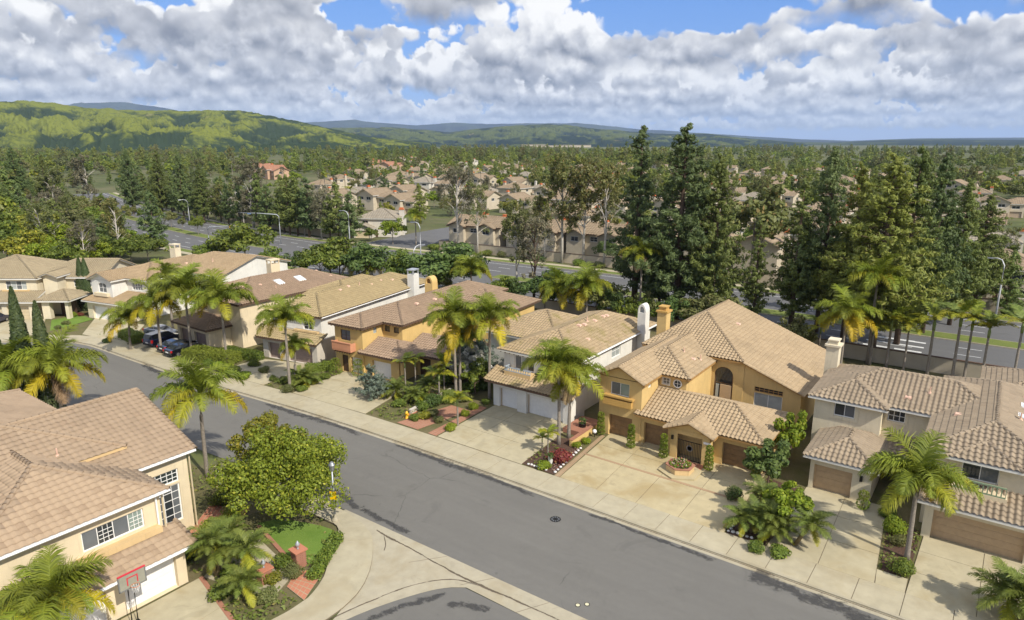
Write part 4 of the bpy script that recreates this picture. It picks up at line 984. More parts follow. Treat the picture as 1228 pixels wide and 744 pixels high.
H.planes([[(-5.3, 57.6, 2.75), (-2.2, 57.6, 2.75), (-2.2, 60.65, 3.6), (-5.3, 60.65, 3.6)]], [], 'tile_brown', 'fascia_white', amp=.13, pitch=.38, course=.46)
H.box('wall_lamp', -6.42, -6.22, 54.05, 54.2, 1.7, 2.15, 'iron_black')
H.chimney(-12.2, -11.1, 67.4, 68.6, 0, 8.2, 'stucco_cream', 'flat')
for (x, y, sz) in ((3.3, 61.0, 1), (3.5, 63.6, 1)):
    m = MB(); m.box(-.75, .75, -.5, .5, 0, .12); sk = m.build('skylight', 'white_paint', H.e, (x+4, y-54, 6.72), rot=(0, R(20.8), 0)); m = MB(); m.box(-.66, .66, -.42, .42, .12, .16); m.build('pane', 'skylight_glass', sk)
for (x, y, z, k) in ((-3.2, 62.6, 6.95, 0), (-1.0, 59.5, 6.6, 1), (3.2, 66, 6.85, 1), (3.6, 58.5, 6.7, 1), (2.8, 60, 7.0, 0), (-1.4, 63.3, 6.5, 0), (-4.6, 61.6, 6.5, 1)): H.vent(x, y, z, k)
H.done()

# white house
H = House('white_house', 'white stucco house with mossy tan barrel tiles, white garage doors and arched white chimney', (-36.5, 53.6), 0, True)
wm = 'stucco_white'
H.block(-41.2, -31.9, 53.6, 56.5, 0, 2.95, wm, F=[(-40.4, -38.1, 0, 2.1, 'gar', dict(fm='tan_door')), (-36.95, -32.65, 0, 2.15, 'gar', dict(fm='tan_door'))])
H.block(-41.0, -32.6, 55.2, 73, 0, 5.8, wm, F=[(-39.6, -37.2, 3.9, 5.35, 'win', dict(n=(3, 1), g=['glass_grey', 'glass_pale', 'glass_dark'])), (-35.6, -34.0, 4.0, 5.3, 'win', dict(n=(2, 2), g='glass_dark', sill=(.2, .15, .3, 'stucco_trim')))],
        Rr=[(63.4, 65.4, 4.1, 5.5, 'win', dict(n=(2, 2), g='glass_pale'))])
H.hip(-41.5, -32.15, 54.65, 74, 5.8, .38, 'y', 'tile_white_house', 'fascia_white')
H.block(-47.6, -40.5, 61, 71.6, 0, 5.4, wm); H.hip(-48.1, -37.5, 60.5, 72.1, 5.4, .36, 'x', 'tile_white_house', 'fascia_white')
H.planes([[(-41.85, 52.85, 2.85), (-31.3, 52.85, 2.85), (-31.3, 55.25, 3.75), (-41.85, 55.25, 3.75)]], [((-31.3, 52.85, 2.9), (-31.3, 55.25, 3.8)), ((-41.85, 52.85, 2.9), (-41.85, 55.25, 3.8))], 'tile_white_house', 'fascia_brown')
H.box('balcony', -40.2, -36.9, 54.15, 55.2, 3.35, 3.85, 'stucco_trim'); H.rail((-40.15, 54.2), (-36.95, 54.2), 3.86, 4.3, 'blue_rail', 11); H.rail((-40.15, 55.15), (-40.15, 54.2), 3.86, 4.3, 'blue_rail', 3)
H.rafters((-41.4, 55.2), (-32.3, 55.2), 5.78, 'fascia_brown'); H.rafters((-41.4, 53.6), (-31.6, 53.6), 3.02, 'fascia_brown')
H.gutter((-32.1, 55), (-32.1, 73.9), 5.72)
H.chimney(-32.55, -31.6, 69.3, 70.4, 0, 8.1, 'stucco_white', 'arch')
H.box('garage_trim', -38.1, -36.95, 53.5, 53.6, 0, 2.85, 'stucco_white')
for (x, y, z, k) in ((-36.2, 62.4, 7.45, 1), (-36.0, 63.2, 7.4, 1), (-36.3, 64.4, 7.5, 0), (-36, 65.5, 7.35, 1), (-36.1, 67.6, 7.4, 1), (-36, 68.3, 7.35, 1), (-34.2, 60.8, 6.6, 1)): H.vent(x, y, z, k)
m = MB(); m.tube([(0, 0, 0), (0, 0, .9)], .03, 6); m.box(-.5, .5, -.02, .02, .8, .84); m.box(-.3, .3, -.02, .02, .6, .64); m.build('aerial', 'iron_black', H.e, (-33.5+36.5, 71.5-53.6, 6.2))
H.done()

# yellow house
H = House('yellow_house', 'mustard yellow stucco house with terracotta balcony, dark rafter tails and rust brown roof', (-63.5, 51.5), R(5))
wm = 'stucco_yellow'
H.block(0, 4.4, 0, 12, 0, 5.85, wm, F=[(.95, 2.5, 3.95, 5.25, 'win', dict(n=(2, 2), g='glass_grey', fm='dark_wood')), (1.0, 1.95, 0, 2.1, 'door', dict(m='dark_wood', fm='dark_wood')), (2.35, 4.1, 0, 2.05, 'gar', {})], Rr=[(1.9, 2.5, 4.7, 5.4, 'win', dict(n=(1, 1), g='glass_pale', fm='blue_rail'))])
H.block(4.3, 7.4, 3.6, 26, 0, 5.85, wm, F=[(4.7, 5.5, 4.65, 5.4, 'win', dict(n=(1, 1), g='glass_dark', fm='dark_wood')), (6.1, 6.9, 4.65, 5.4, 'win', dict(n=(1, 1), g='glass_dark', fm='dark_wood'))])
H.hip(-.5, 4.95, -.55, 10, 5.88, .36, 'y', 'tile_rust', 'fascia_brown'); H.hip(-.52, 7.95, 3.05, 27, 5.86, .36, 'y', 'tile_rust', 'fascia_brown')
H.block(6, 14, 14, 24, 0, 5.4, wm); H.hip(3.5, 14.5, 13.3, 25, 5.4, .36, 'x', 'tile_rust', 'fascia_brown')
H.rafters((-.4, 0), (4.8, 0), 5.86, 'fascia_brown'); H.rafters((4.4, -.3), (4.4, 3.3), 5.86, 'fascia_brown', (1, 0)); H.rafters((7.4, 3.6), (7.4, 14), 5.84, 'fascia_brown', (1, 0)); H.rafters((4.6, 3.6), (7.6, 3.6), 5.84, 'fascia_brown')
bal = H.box('balcony', .25, 3.25, -.85, 0, 2.85, 3.0, 'stucco_terracotta'); H.box('parapet', .25, 3.25, -.87, -.73, 3.0, 3.85, 'stucco_terracotta', bal); H.box('parapet', .25, .38, -.73, 0, 3.0, 3.85, 'stucco_terracotta', bal); H.box('parapet', 3.12, 3.25, -.73, 0, 3.0, 3.85, 'stucco_terracotta', bal); H.box('handrail', .2, 3.3, -.92, -.7, 3.853, 3.95, 'stucco_terracotta', bal)
H.rafters((.4, 0), (3.1, 0), 2.85, 'fascia_brown', (0, -1), .4, .8)
H.block(4.38, 9.6, .2, 5, 0, 2.95, wm, F=[(5.6, 8.4, 0, 2.1, 'gar', {})], Rr=[])
H.hip(4.0, 10.6, -.5, 5.9, 2.9, .36, 'x', 'tile_red_brown', 'fascia_brown', ('gable', 'hip')); H.block(9.0, 15.2, 3.5, 10, 0, 2.75, wm, F=[(10.0, 11.6, 0, 2.2, 'door', dict(m='dark_wood', fm='dark_wood')), (12.6, 14.4, .8, 2.1, 'win', dict(n=(2, 1), fm='dark_wood'))]); H.hip(8.0, 15.8, 2.8, 10.6, 2.72, .34, 'x', 'tile_red_brown', 'fascia_brown', ('gable', 'hip'))
H.rafters((4.6, .2), (10, .2), 2.95, 'fascia_brown')
H.box('column', 9.9, 10.3, .1, .5, 0, 2.8, wm)
H.chimney(1.2, 2.5, 16, 17.2, 0, 8.0, 'stucco_yellow', 'arch')
for (x, y, z, k) in ((5.3, 9, 7.0, 1), (5.5, 12.5, 6.9, 1), (4.6, 14, 7.2, 0)): H.vent(x, y, z, k)
H.done()

# greige house
H = House('greige_house', 'greige and white stucco house with olive tan roof and white side wall', (-75.4, 48.7), R(10))
wm = 'stucco_greige'
H.block(.3, 9.2, .7, 4, 0, 2.95, wm, F=[(1.2, 3.1, 0, 2.1, 'gar', dict(m='mauve_door')), (4.5, 8.4, 0, 2.1, 'gar', dict(m='mauve_door'))])
H.block(.6, 8.8, 2.2, 26, 0, 5.9, 'stucco_white', F=[(1.5, 3.2, 4.1, 5.3, 'win', dict(n=(2, 2), g='glass_grey')), (5.9, 7.4, 3.95, 5.4, 'win', dict(n=(2, 3), g='glass_dark'))])
H.box('face', .62, 8.7, 2.10, 2.19, 2.9, 3.95, wm)
H.hip(.15, 9.3, 1.65, 27, 5.9, .38, 'y', 'tile_olive', 'fascia_brown'); H.block(-3.5, 1, 12, 25, 0, 5.6, 'stucco_white'); H.hip(-4, 5, 11.5, 25.5, 5.6, .36, 'y', 'tile_olive', 'fascia_brown')
H.planes([[(-.1, -.05, 2.85), (9.6, -.05, 2.85), (9.6, 2.25, 3.7), (-.1, 2.25, 3.7)]], [((9.6, -.05, 2.88), (9.6, 2.25, 3.72)), ((-.1, -.05, 2.88), (-.1, 2.25, 3.72))], 'tile_olive', 'fascia_brown')
H.box('sill', 4.6, 8.5, 1.75, 2.2, 3.72, 3.95, 'stucco_trim'); H.gutter((9.3, 1.8), (9.3, 26.8), 5.82)
H.chimney(8.85, 9.95, 21.0, 22.4, 0, 8.0, 'stucco_white', 'open', 'galvanised')
for (x, y, z, k) in ((5.6, 14, 7.3, 0), (5.4, 10, 7.4, 1), (6.0, 16, 7.1, 1), (5.8, 18.5, 7.2, 1), (6.4, 20.5, 7.0, 1), (5.2, 12, 7.5, 1)): H.vent(x, y, z, k)
H.done()

# house with skylights
H = House('skylight_house', 'beige stucco house with two skylights in its red brown roof behind the parked cars', (-86.3, 50), 0, True)
wm = 'stucco_peach'
H.block(-92, -80.6, 50, 70, 0, 6.0, wm, F=[(-90.6, -88.6, 4.1, 5.4, 'win', dict(n=(2, 2)))]); H.hip(-92.5, -80.15, 49.5, 70.6, 6.0, .34, 'y', 'tile_red_brown', 'fascia_brown')
H.block(-91, -83.2, 46.8, 51, 0, 2.9, wm, F=[(-90.4, -87.6, 0, 2.1, 'gar', dict(m='mauve_door')), (-86.8, -84.0, 0, 2.1, 'gar', dict(m='mauve_door'))]); H.hip(-91.5, -82.7, 46.2, 52, 2.85, .4, 'x', 'tile_red_brown', 'fascia_brown')
for (x, y) in ((-83.7, 58.5), (-83.6, 62.0)):
    m = MB(); m.box(-.75, .75, -.6, .6, 0, .14); sk = m.build('skylight', 'white_paint', H.e, (x+86.3, y-50, 7.22), rot=(0, R(18.8), 0)); m = MB(); m.box(-.66, .66, -.5, .5, .14, .18); m.build('pane', 'skylight_glass', sk)
for (x, y, z, k) in ((-84.5, 53, 7.4, 1), (-84, 55.5, 7.3, 1), (-82.4, 57, 6.7, 0), (-85, 66, 7.6, 1), (-83, 67, 6.9, 1)): H.vent(x, y, z, k)
H.chimney(-93.1, -91.9, 63, 64.6, 0, 8.3, 'stucco_peach', 'open')
H.done()

# white walled house with tan roof
H = House('tan_roof_house', 'off white stucco house with broad tan roof and front gable beside the cypress trees', (-115.3, 46.6), R(12))
wm = 'stucco_cream'
H.block(0, 4.6, 0, 10, 0, 6.0, 'stucco_white', F=[(1.5, 3.3, 4.0, 5.5, 'arch', dict(n=(2, 2), g='glass_grey', wm='stucco_white', rise=.35, sill=(.6, .5, .5, 'stucco_peach'))), ])
H.hip(-.45, 5.05, -.45, 12, 6.0, .42, 'y', 'tile_pale', 'fascia_white', ('gable', 'gable'), (0, 9.9), 'stucco_white')
H.block(.1, 9.4, 2.6, 20, 0, 6.0, 'stucco_white', F=[(5.7, 8.0, 4.2, 5.4, 'win', dict(n=(4, 2), g='glass_grey'))], Rr=[(5, 7, 4.2, 5.4, 'win', dict(n=(2, 2), g='glass_dark')), (9.3, 12.2, 3.6, 5.5, 'arch', dict(n=(2, 1), g='glass_dark', wm='stucco_white', rise=.7))])
H.hip(-.42, 9.85, 2.1, 21, 6.0, .34, 'y', 'tile_pale', 'fascia_white')
H.block(.1, 17, 10, 25, 0, 6.0, 'stucco_white'); H.hip(-.4, 17.4, 9.5, 25.5, 6.02, .27, 'x', 'tile_pale', 'fascia_white', ('hip', 'gable'), (0, 17.0), 'stucco_white')
H.block(0, 9, -1.2, 3, 0, 2.9, wm, F=[(1.2, 4.6, 0, 2.1, 'gar', {}), (5.6, 8.2, 0, 2.1, 'gar', {})]); H.planes([[(-.5, -1.8, 2.85), (9.5, -1.8, 2.85), (9.5, 2.62, 3.9), (-.5, 2.62, 3.9)]], [], 'tile_pale', 'fascia_white')
H.chimney(-.4, .9, 15.2, 16.4, 0, 8.7, 'stucco_cream', 'open'); H.gutter((9.95, 2.4), (9.95, 9.6), 5.95)
H.vent(7, 12, 7.0, 1); H.vent(11, 14, 7.3, 0); H.done()

# house at the end of the street
H = House('end_house', 'cream stucco house with grey tan tiles and a recessed porch at the street end', (-127.1, 38.3), R(35.9))
wm = 'stucco_cream'
H.block(-8, 5.6, 0, 12, 0, 6.0, wm, F=[(.7, 4.0, 4.2, 5.6, 'win', dict(n=(4, 2), g=['glass_grey', 'glass_pale'], sill=(.4, .22, .4, 'stucco_trim'))), (-6, -3, 4.2, 5.6, 'win', dict(n=(3, 2)))])
H.hip(-8.4, 6.1, -.5, 12.5, 6.0, .38, 'y', 'tile_grey_tan', 'fascia_white')
H.block(6.1, 8.3, .9, 6, 0, 6.1, wm); H.hip(5.4, 8.8, .3, 9, 6.1, .38, 'y', 'tile_grey_tan', 'fascia_white', ('gable', 'gable'), (.9, 8), wm)
H.block(5.5, 14, 3.2, 13, 0, 5.6, wm, F=[(9.4, 13.2, 4.0, 5.1, 'win', dict(n=(7, 2), g='glass_dark'))]); H.hip(2, 14.5, 2.7, 13.5, 5.6, .4, 'x', 'tile_grey_tan', 'fascia_white', ('hip', 'gable'), (0, 14), wm)
H.block(-8, 6.2, -2.6, 1, 0, 2.9, wm, F=[(-2.2, 1.4, 0, 2.2, 'gar', dict(m='cream_door')), (2.2, 5.6, 0, 2.2, 'gar', dict(m='cream_door')), (-6.5, -3, 0, 2.2, 'gar', dict(m='cream_door'))]); H.planes([[(-8.5, -3.2, 2.85), (6.8, -3.2, 2.85), (6.8, .05, 4.0), (-8.5, .05, 4.0)]], [], 'tile_grey_tan', 'fascia_white')
H.block(7.4, 8.6, -2.2, -1.4, 0, 2.9, wm); H.block(11.0, 11.5, -2.2, -1.4, 0, 2.9, wm); H.box('painted_porch_shade', 8.6, 11, .4, .6, 0, 2.8, 'dark_wood'); H.hip(6.5, 12.1, -2.8, 4, 2.95, .36, 'x', 'tile_grey_tan', 'fascia_white')  # dark panel under the porch roof paints the shade in its openings
H.done()

# house on the near corner
H = House('corner_house', 'pale yellow stucco house with pinkish tan tiles and white garage doors behind basketball hoop', (-44, 14), 0, True)
wm = 'stucco_peach'; tk = dict(pitch=.42, course=.46, amp=.060, lift=.05)
H.block(-56, -40.3, 8.0, 18.3, 0, 6.0, wm, Rr=[(13.75, 17.25, 3.95, 5.2, 'win', dict(n=(4, 1), g=['glass_grey', 'glass_dark', 'glass_grey', 'glass_blind'], fw=.08))])
win = [o for o in H.e.children if o.name.startswith('window')][-1]
for (a, c, k) in ((14.66, 15.48, 3), (16.42, 17.2, 3)):
    for i in range(1, k):
        m = MB(); y = a+(c-a)*i/k; m.box(-40.42+44, -40.39+44, y-.012-14, y+.012-14, 4.05, 5.1); m.build('glazing_bar', 'white_paint', win)
    for z in (4.3, 4.55, 4.8): m = MB(); m.box(-40.42+44, -40.388+44, a-14+.03, c-14-.03, z-.012, z+.012); m.build('glazing_bar', 'white_paint', win)
sl = H.box('sill', -40.3, -39.72, 13.3, 18.0, 3.42, 3.78, 'stucco_trim'); H.box('sill_base', -40.3, -39.95, 13.6, 17.8, 2.75, 3.417, 'stucco_trim', sl)
c_, a_ = (-39.8, 18.75, 6.0), (-45.6, 13.6, 7.95)
H.planes([[(-39.8, 8.2, 6.0), c_, a_], [c_, (-57, 18.75, 6.0), (-57, 13.6, 7.95), a_], [(-57, 8.2, 6.0), (-39.8, 8.2, 6.0), a_, (-57, 13.6, 7.95)]], [(c_, a_), ((-39.8, 8.2, 6.0), a_), (a_, (-57, 13.6, 7.95))], 'tile_pink_tan', 'white_paint', singles=300, **tk)
H.block(-58.8, -44.3, 17.5, 22.3, 0, 6.0, wm, Rr=[(18.9, 21.6, 3.95, 4.9, 'win', dict(n=(7, 3), fw=.08, mw=.04)), (19.3, 21.6, 1.0, 3.8, 'win', dict(n=(4, 5), fw=.10, mw=.04, g=['glass_dark', 'glass_grey']))], B=[(-52, -49.5, 1.0, 2.4, 'win', dict(n=(2, 1)))])
H.planes([[(-43.85, 12, 6.0), (-43.85, 22.8, 6.0), (-51.5, 22.8, 8.75), (-51.5, 12, 8.75)], [(-59.2, 22.8, 6.0), (-59.2, 12, 6.0), (-51.5, 12, 8.75), (-51.5, 22.8, 8.75)]], [((-51.5, 12, 8.75), (-51.5, 22.8, 8.75)), ((-43.85, 22.8, 6.0), (-51.5, 22.8, 8.75)), ((-59.2, 22.8, 6.0), (-51.5, 22.8, 8.75))], 'tile_pink_tan', 'white_paint', **tk)
H.tri([(-44.3, 22.29, 5.9), (-58.8, 22.29, 5.9), (-51.5, 22.29, 8.55)], wm)
H.hip(-64, -45.9, 4.0, 19.2, 7.0, .37, 'x', 'tile_pink_tan', 'stucco_trim', **tk); H.block(-63.5, -46.3, 4.5, 18.8, 4.5, 7.0, wm)
H.block(-41, -38.6, 8.0, 18.6, 0, 2.75, wm, Rr=[(14.9, 18.0, 0, 2.1, 'gar', {}), (9.6, 13.9, 0, 2.1, 'gar', {})])
H.planes([[(-38.0, 7.5, 2.7), (-38.0, 19.1, 2.7), (-40.35, 19.1, 3.45), (-40.35, 7.5, 3.45)]], [((-38.0, 19.1, 2.72), (-40.35, 19.1, 3.47))], 'tile_pink_tan', 'white_paint', singles=150, **tk)
H.gutter((-37.95, 7.5), (-37.95, 19.1), 2.62); H.gutter((-39.75, 8.2), (-39.75, 18.75), 5.93); H.gutter((-43.8, 18.9), (-43.8, 22.75), 5.93)
H.downspout(-40.2, 18.42, 3.2, 5.9, 'cream_door'); H.downspout(-44.2, 22.42, .1, 5.9, 'cream_door'); H.downspout(-40.15, 18.0, 3.3, 5.9, 'white_paint')
H.vent(-47, 15.5, 7.4, 0); H.vent(-47.5, 12.3, 7.45, 1)
ch = H.e
H.done()


# ---------------------------------------------------------------- plants: meshes
def unit(n): v = nr.normal(size=(n, 3)); return v/np.linalg.norm(v, axis=1, keepdims=True)
def leaf_mesh(name, C, size, aspect=.55, dirs=None, flat=0.0, face=None):
    """one folded-flat leaf (a kite of 4 points) at each centre"""
    n = len(C); d = unit(n) if dirs is None else dirs/np.linalg.norm(dirs, axis=1, keepdims=True)
    r = unit(n); r[:, 2] += flat; w = np.cross(d, r); w /= np.linalg.norm(w, axis=1, keepdims=True)+1e-9
    if face is not None:      # blades spread like shingles, their faces turned to the given side
        N_ = face/(np.linalg.norm(face, axis=1, keepdims=True)+1e-9); d = np.cross(N_, unit(n)); d /= np.linalg.norm(d, axis=1, keepdims=True)+1e-9; w = np.cross(N_, d)
        C = C - d*((size if np.isscalar(size) else size[:, None])*.5)
    s = (size*nr.uniform(.7, 1.3, n))[:, None] if np.isscalar(size) else size[:, None]
    V = np.stack([C, C+d*s*.5+w*s*aspect*.5, C+d*s, C+d*s*.5-w*s*aspect*.5], 1).reshape(-1, 3)
    return np_mesh(name, V, np.arange(4*n).reshape(n, 4))
def clump_pts(centres, radii, per, shell=.55, squash=.8):
    """leaf centres scattered in the outer shell of each clump"""
    out = []; dirs = []
    for c, r, k in zip(centres, radii, per):
        u = unit(k); rad = r*nr.uniform(shell, 1.0, k)**.8; u2 = u.copy(); u2[:, 2] *= squash
        out.append(np.asarray(c)+u2*rad[:, None]); dirs.append(u+np.array([0, 0, .35])+nr.normal(size=(k, 3))*.42)
    return np.concatenate(out), np.concatenate(dirs)
def crown_broad(name, h, rad, base, nclump, leaf, total, flat=.8, seed=0, top=.5):
    """uneven broadleaf crown: clumps over an ellipsoid, some missing, some thrust out"""
    ce, ra = [], []
    for i in range(nclump):
        u = unit(1)[0]; u[2] = abs(u[2])*1.0 - (.35 if nr.rand() < .4 else 0); f = nr.uniform(.45, 1.05) if nr.rand() > .14 else nr.uniform(1.05, 1.25)
        ce.append((u[0]*rad*f, u[1]*rad*f, base+(h-base)*.5*(1+u[2]*f*.95*flat/.8))); ra.append(rad*nr.uniform(.18, .36))
    ra = np.array(ra); per = (total*ra**2/np.sum(ra**2)).astype(int)+1
    C, D = clump_pts(ce, ra, per, .5, .75); return leaf_mesh(name, C, leaf, .62, face=D), ce
def trunk_mesh(name, h, r0, limbs, spread, base_frac=.4, n=7, lean=0.0, ends=None):
    m = MB(); top = Vector((lean*h, 0, h)); mid = Vector((lean*h*.4+rnd.uniform(-.1, .1), rnd.uniform(-.1, .1), h*base_frac))
    m.tube([(0, 0, -.15), (0, 0, .12), tuple(mid), tuple(mid.lerp(top, .5)), tuple(top)], [r0*1.35, r0, r0*.75, r0*.45, r0*.12], n)
    for i in range(limbs):
        f = rnd.uniform(0, .75); s0 = mid.lerp(top, f); a = rnd.uniform(0, 6.28)
        if ends is not None: e = Vector(ends[rnd.randrange(len(ends))])
        else: e = s0 + Vector((math.cos(a)*spread, math.sin(a)*spread, rnd.uniform(.3, .9)*spread))
        k = s0.lerp(e, .5) + Vector((0, 0, -.08*spread)); m.tube([tuple(s0), tuple(k), tuple(e)], [r0*.42*(1-f*.5), r0*.26*(1-f*.5), r0*.06], 5, False)
    return m.mesh(name, True)
def pine_meshes(name, h, rad, whorls, per, tufts, blades, leaf, seed, shape=1.0, open_=.0):
    """tall pine: whorls of rising limbs carrying tufts of needles; returns crown, trunk"""
    C, D, S = [], [], []; tr = MB(); tr.tube([(0, 0, -.2), (0, 0, h*.4), (rnd.uniform(-.2, .2), .1, h*.75), (0, 0, h*.98)], [.34*h/18, .27*h/18, .14*h/18, .02], 8)
    for w in range(whorls):
        f = (w+.5)/whorls; z0 = h*(.14+.84*f); prof = ((1-f)**.80+.05)*(.55+.45*min(1, f*6))*1.12
        L = rad*prof*shape*nr.uniform(.78, 1.15)+.12
        for b_ in range(max(4, int(per*(1-f*.35)))):
            if nr.rand() < open_: continue
            a = nr.uniform(0, 6.283); l = L*nr.uniform(.5, 1.15); zz = z0+nr.uniform(-.4, .4); rise = nr.uniform(.02, .38)
            e = np.array([math.cos(a)*l, math.sin(a)*l, zz+l*rise]); s0 = np.array([0, 0, zz])
            if w % 2 == 0 and l > 1: tr.tube([tuple(s0), tuple(s0*.5+e*.5+np.array([0, 0, -.1])), tuple(e)], [.06, .04, .01], 4, False)
            nt_ = max(4, int(tufts*l/rad*1.45))
            for k in range(nt_):
                g_ = nr.uniform(.28, 1.05); p = s0+(e-s0)*g_+nr.normal(size=3)*.22*(.4+l*.12)*(1.1-.8*f)
                u = unit(blades); C.append(np.repeat(p[None], blades, 0)+u*np.array([1, 1, .75])*leaf*.55*(1-.22*f)); u[:, 2] += .45; D.append(u+nr.normal(size=u.shape)*.35+np.array([math.cos(a), math.sin(a), 0])*.35); S.append(nr.uniform(.7, 1.25, blades)*leaf*(1-.22*f))
    return leaf_mesh(name, np.concatenate(C), np.concatenate(S), .30, face=np.concatenate(D)), tr.mesh('trunk', True)
def gum_meshes(name, h, rad, n, per, leaf, fork=5):
    """eucalyptus: pale forking trunk, hanging sprays of narrow leaves with gaps between"""
    tr = MB(); C, D = [], []; tr.tube([(0, 0, -.2), (.05, 0, h*.25), (.15, .1, h*.5), (0, 0, h*.85)], [.026*h*.7, .02*h*.7, .013*h*.7, .02], 7)
    for i in range(fork*3):
        z = h*rnd.uniform(.28, .8); a = rnd.uniform(0, 6.28); l = rad*rnd.uniform(.5, 1.0)*(1.15-z/h*.5)
        e = (math.cos(a)*l, math.sin(a)*l, min(h*.97, z+h*rnd.uniform(.1, .3))); k = (e[0]*.45, e[1]*.45, z+(e[2]-z)*.6); tr.tube([(0, 0, z), k, e], [.007*h, .005*h, .015], 5, False)
        for q in range(n):
            c = np.array(e)*nr.uniform(.55, 1.08)+nr.normal(size=3)*np.array([.55, .55, .55])*rad*.28; c[2] = e[2]+nr.normal()*h*.055; r = rad*nr.uniform(.12, .26)
            u = unit(per); p = c+u*r*nr.uniform(.3, 1, per)[:, None]*np.array([1, 1, 1.15]); C.append(p); D.append(u+nr.normal(size=(per, 3))*.5+np.array([0, 0, .25]))
    C = np.concatenate(C); D = np.concatenate(D); return leaf_mesh(name, C, leaf, .42, face=D), tr.mesh('trunk', True)
def box_leaves(name, lx, ly, h, leaf, dens, jit=.06):
    """clipped hedge: leaves over the faces of a block"""
    A = []; D = []
    for (n_, fn, dr) in ((lx*ly, lambda k: np.stack([nr.uniform(-lx/2, lx/2, k), nr.uniform(-ly/2, ly/2, k), np.full(k, h)], 1), (0, 0, 1)), (lx*h, lambda k: np.stack([nr.uniform(-lx/2, lx/2, k), np.full(k, -ly/2), nr.uniform(0, h, k)], 1), (0, -1, .2)), (lx*h, lambda k: np.stack([nr.uniform(-lx/2, lx/2, k), np.full(k, ly/2), nr.uniform(0, h, k)], 1), (0, 1, .2)), (ly*h, lambda k: np.stack([np.full(k, lx/2), nr.uniform(-ly/2, ly/2, k), nr.uniform(0, h, k)], 1), (1, 0, .2)), (ly*h, lambda k: np.stack([np.full(k, -lx/2), nr.uniform(-ly/2, ly/2, k), nr.uniform(0, h, k)], 1), (-1, 0, .2))):
        k = int(n_*dens)+4; p = fn(k); p += nr.normal(size=(k, 3))*jit; w = fbm(p[:, 0]*1.1+p[:, 2], p[:, 1]*1.1+p[:, 2]*.7, 9, 3)-.5; p += np.array(dr)*w[:, None]*.35; A.append(p); D.append(np.array(dr)+nr.normal(size=(k, 3))*.45)
    return leaf_mesh(name, np.concatenate(A), leaf, .65, face=np.concatenate(D))
def ball_leaves(name, r, sq, leaf, n, bumps=9):
    ce = [(0, 0, r*sq*.55)] + [tuple(np.append(v[:2]*r*.55, r*sq*(.45+.45*abs(v[2])))) for v in unit(bumps)]; ra = [r*.72]+[r*nr.uniform(.35, .55) for _ in range(bumps)]
    ra = np.array(ra); per = (n*ra**2/np.sum(ra**2)).astype(int)+1; C, D = clump_pts(ce, ra, per, .7, sq); C[:, 2] = np.maximum(C[:, 2], .02); return leaf_mesh(name, C, leaf, .6, face=D)

def frond_mesh(name, L, elev, droop, nleaf, leaf, vdroop, mat, w=.07, plume=.5):
    """palm frond: arching rib from the crown, two ranks of drooping leaflets; the rib starts at the origin and heads along +x"""
    N = 10; pts = []; p = np.zeros(3); a = elev; ds = L/N
    for i in range(N+1):
        pts.append(p.copy()); p = p+np.array([math.cos(a), 0, math.sin(a)])*ds; a -= droop/N*(.5+1.0*i/N)
    pts = np.array(pts); V, F = [], []
    for i in range(N+1):   # rib, flat strip of tapering width
        ww = .055*(1-i/N)+.008; V += [pts[i]+(0, -ww, .0), pts[i]+(0, 0, .03*(1-i/N)), pts[i]+(0, ww, 0)]
    for i in range(N):
        k = i*3; F += [(k, k+1, k+4, k+3), (k+1, k+2, k+5, k+4)]
    for i in range(nleaf):
        f = .14+.85*(i+.5)/nleaf; x = f*N; j = min(int(x), N-1); c = pts[j]+(pts[j+1]-pts[j])*(x-j); t = pts[j+1]-pts[j]; t /= np.linalg.norm(t); up = np.array([-t[2], 0, t[0]])
        ll = leaf*(math.sin(math.pi*min(1, f*.9+.12))**.6)*nr.uniform(.8, 1.15)
        for sd in (-1, 1):
            side = np.array([0, sd, 0]); v = side*.85+t*(.55+.3*f)+up*nr.uniform(-.05, plume); v /= np.linalg.norm(v)
            m1 = c+v*ll*.5; v2 = v+np.array([0, 0, -vdroop*nr.uniform(.7, 1.3)]); v2 /= np.linalg.norm(v2); e = m1+v2*ll*.5; wd = t*w*.5*(1 if f < .8 else .7)
            k = len(V); V += [c-wd*.6, c+wd*.6, m1+wd, m1-wd, e+wd*.12, e-wd*.12]; F += [(k, k+1, k+2, k+3), (k+3, k+2, k+4, k+5)]
    me = np_mesh(name, np.array(V), np.array(F)); me.materials.append(MATS[mat]); return me
QF = {}
for k, (mat, el, dr, vd) in enumerate((('frond_green', 1.2, 2.3, .6), ('frond_green', .9, 2.4, .9), ('frond_green', .6, 2.2, 1.2), ('frond_mid', .25, 1.9, 1.5), ('frond_yellow', -.05, 1.6, 1.7), ('frond_green', 1.45, 1.7, .5), ('frond_mid', .65, 2.3, 1.3), ('frond_dead', -.9, .5, 1.0))):
    QF[k] = frond_mesh('frond', 2.7, el, dr, 74, .85, vd, mat, .055, .8)
DF = {}
for k, (mat, el, dr) in enumerate((('frond_dark', 1.2, 1.5), ('frond_dark', .8, 1.5), ('frond_dark', .35, 1.4), ('frond_mid', -.05, 1.1), ('frond_mid', -.4, .8))):
    DF[k] = frond_mesh('frond', 1.35, el, dr, 44, .36, .5, mat, .036, .5)
KF = {}
for k, (mat, el, dr) in enumerate((('frond_green', 1.1, 1.4), ('frond_mid', .7, 1.6), ('frond_mid', .3, 1.5), ('frond_dark', .85, 1.3))):
    KF[k] = frond_mesh('frond', 2.2, el, dr, 34, .58, .45, mat, .085, .4)
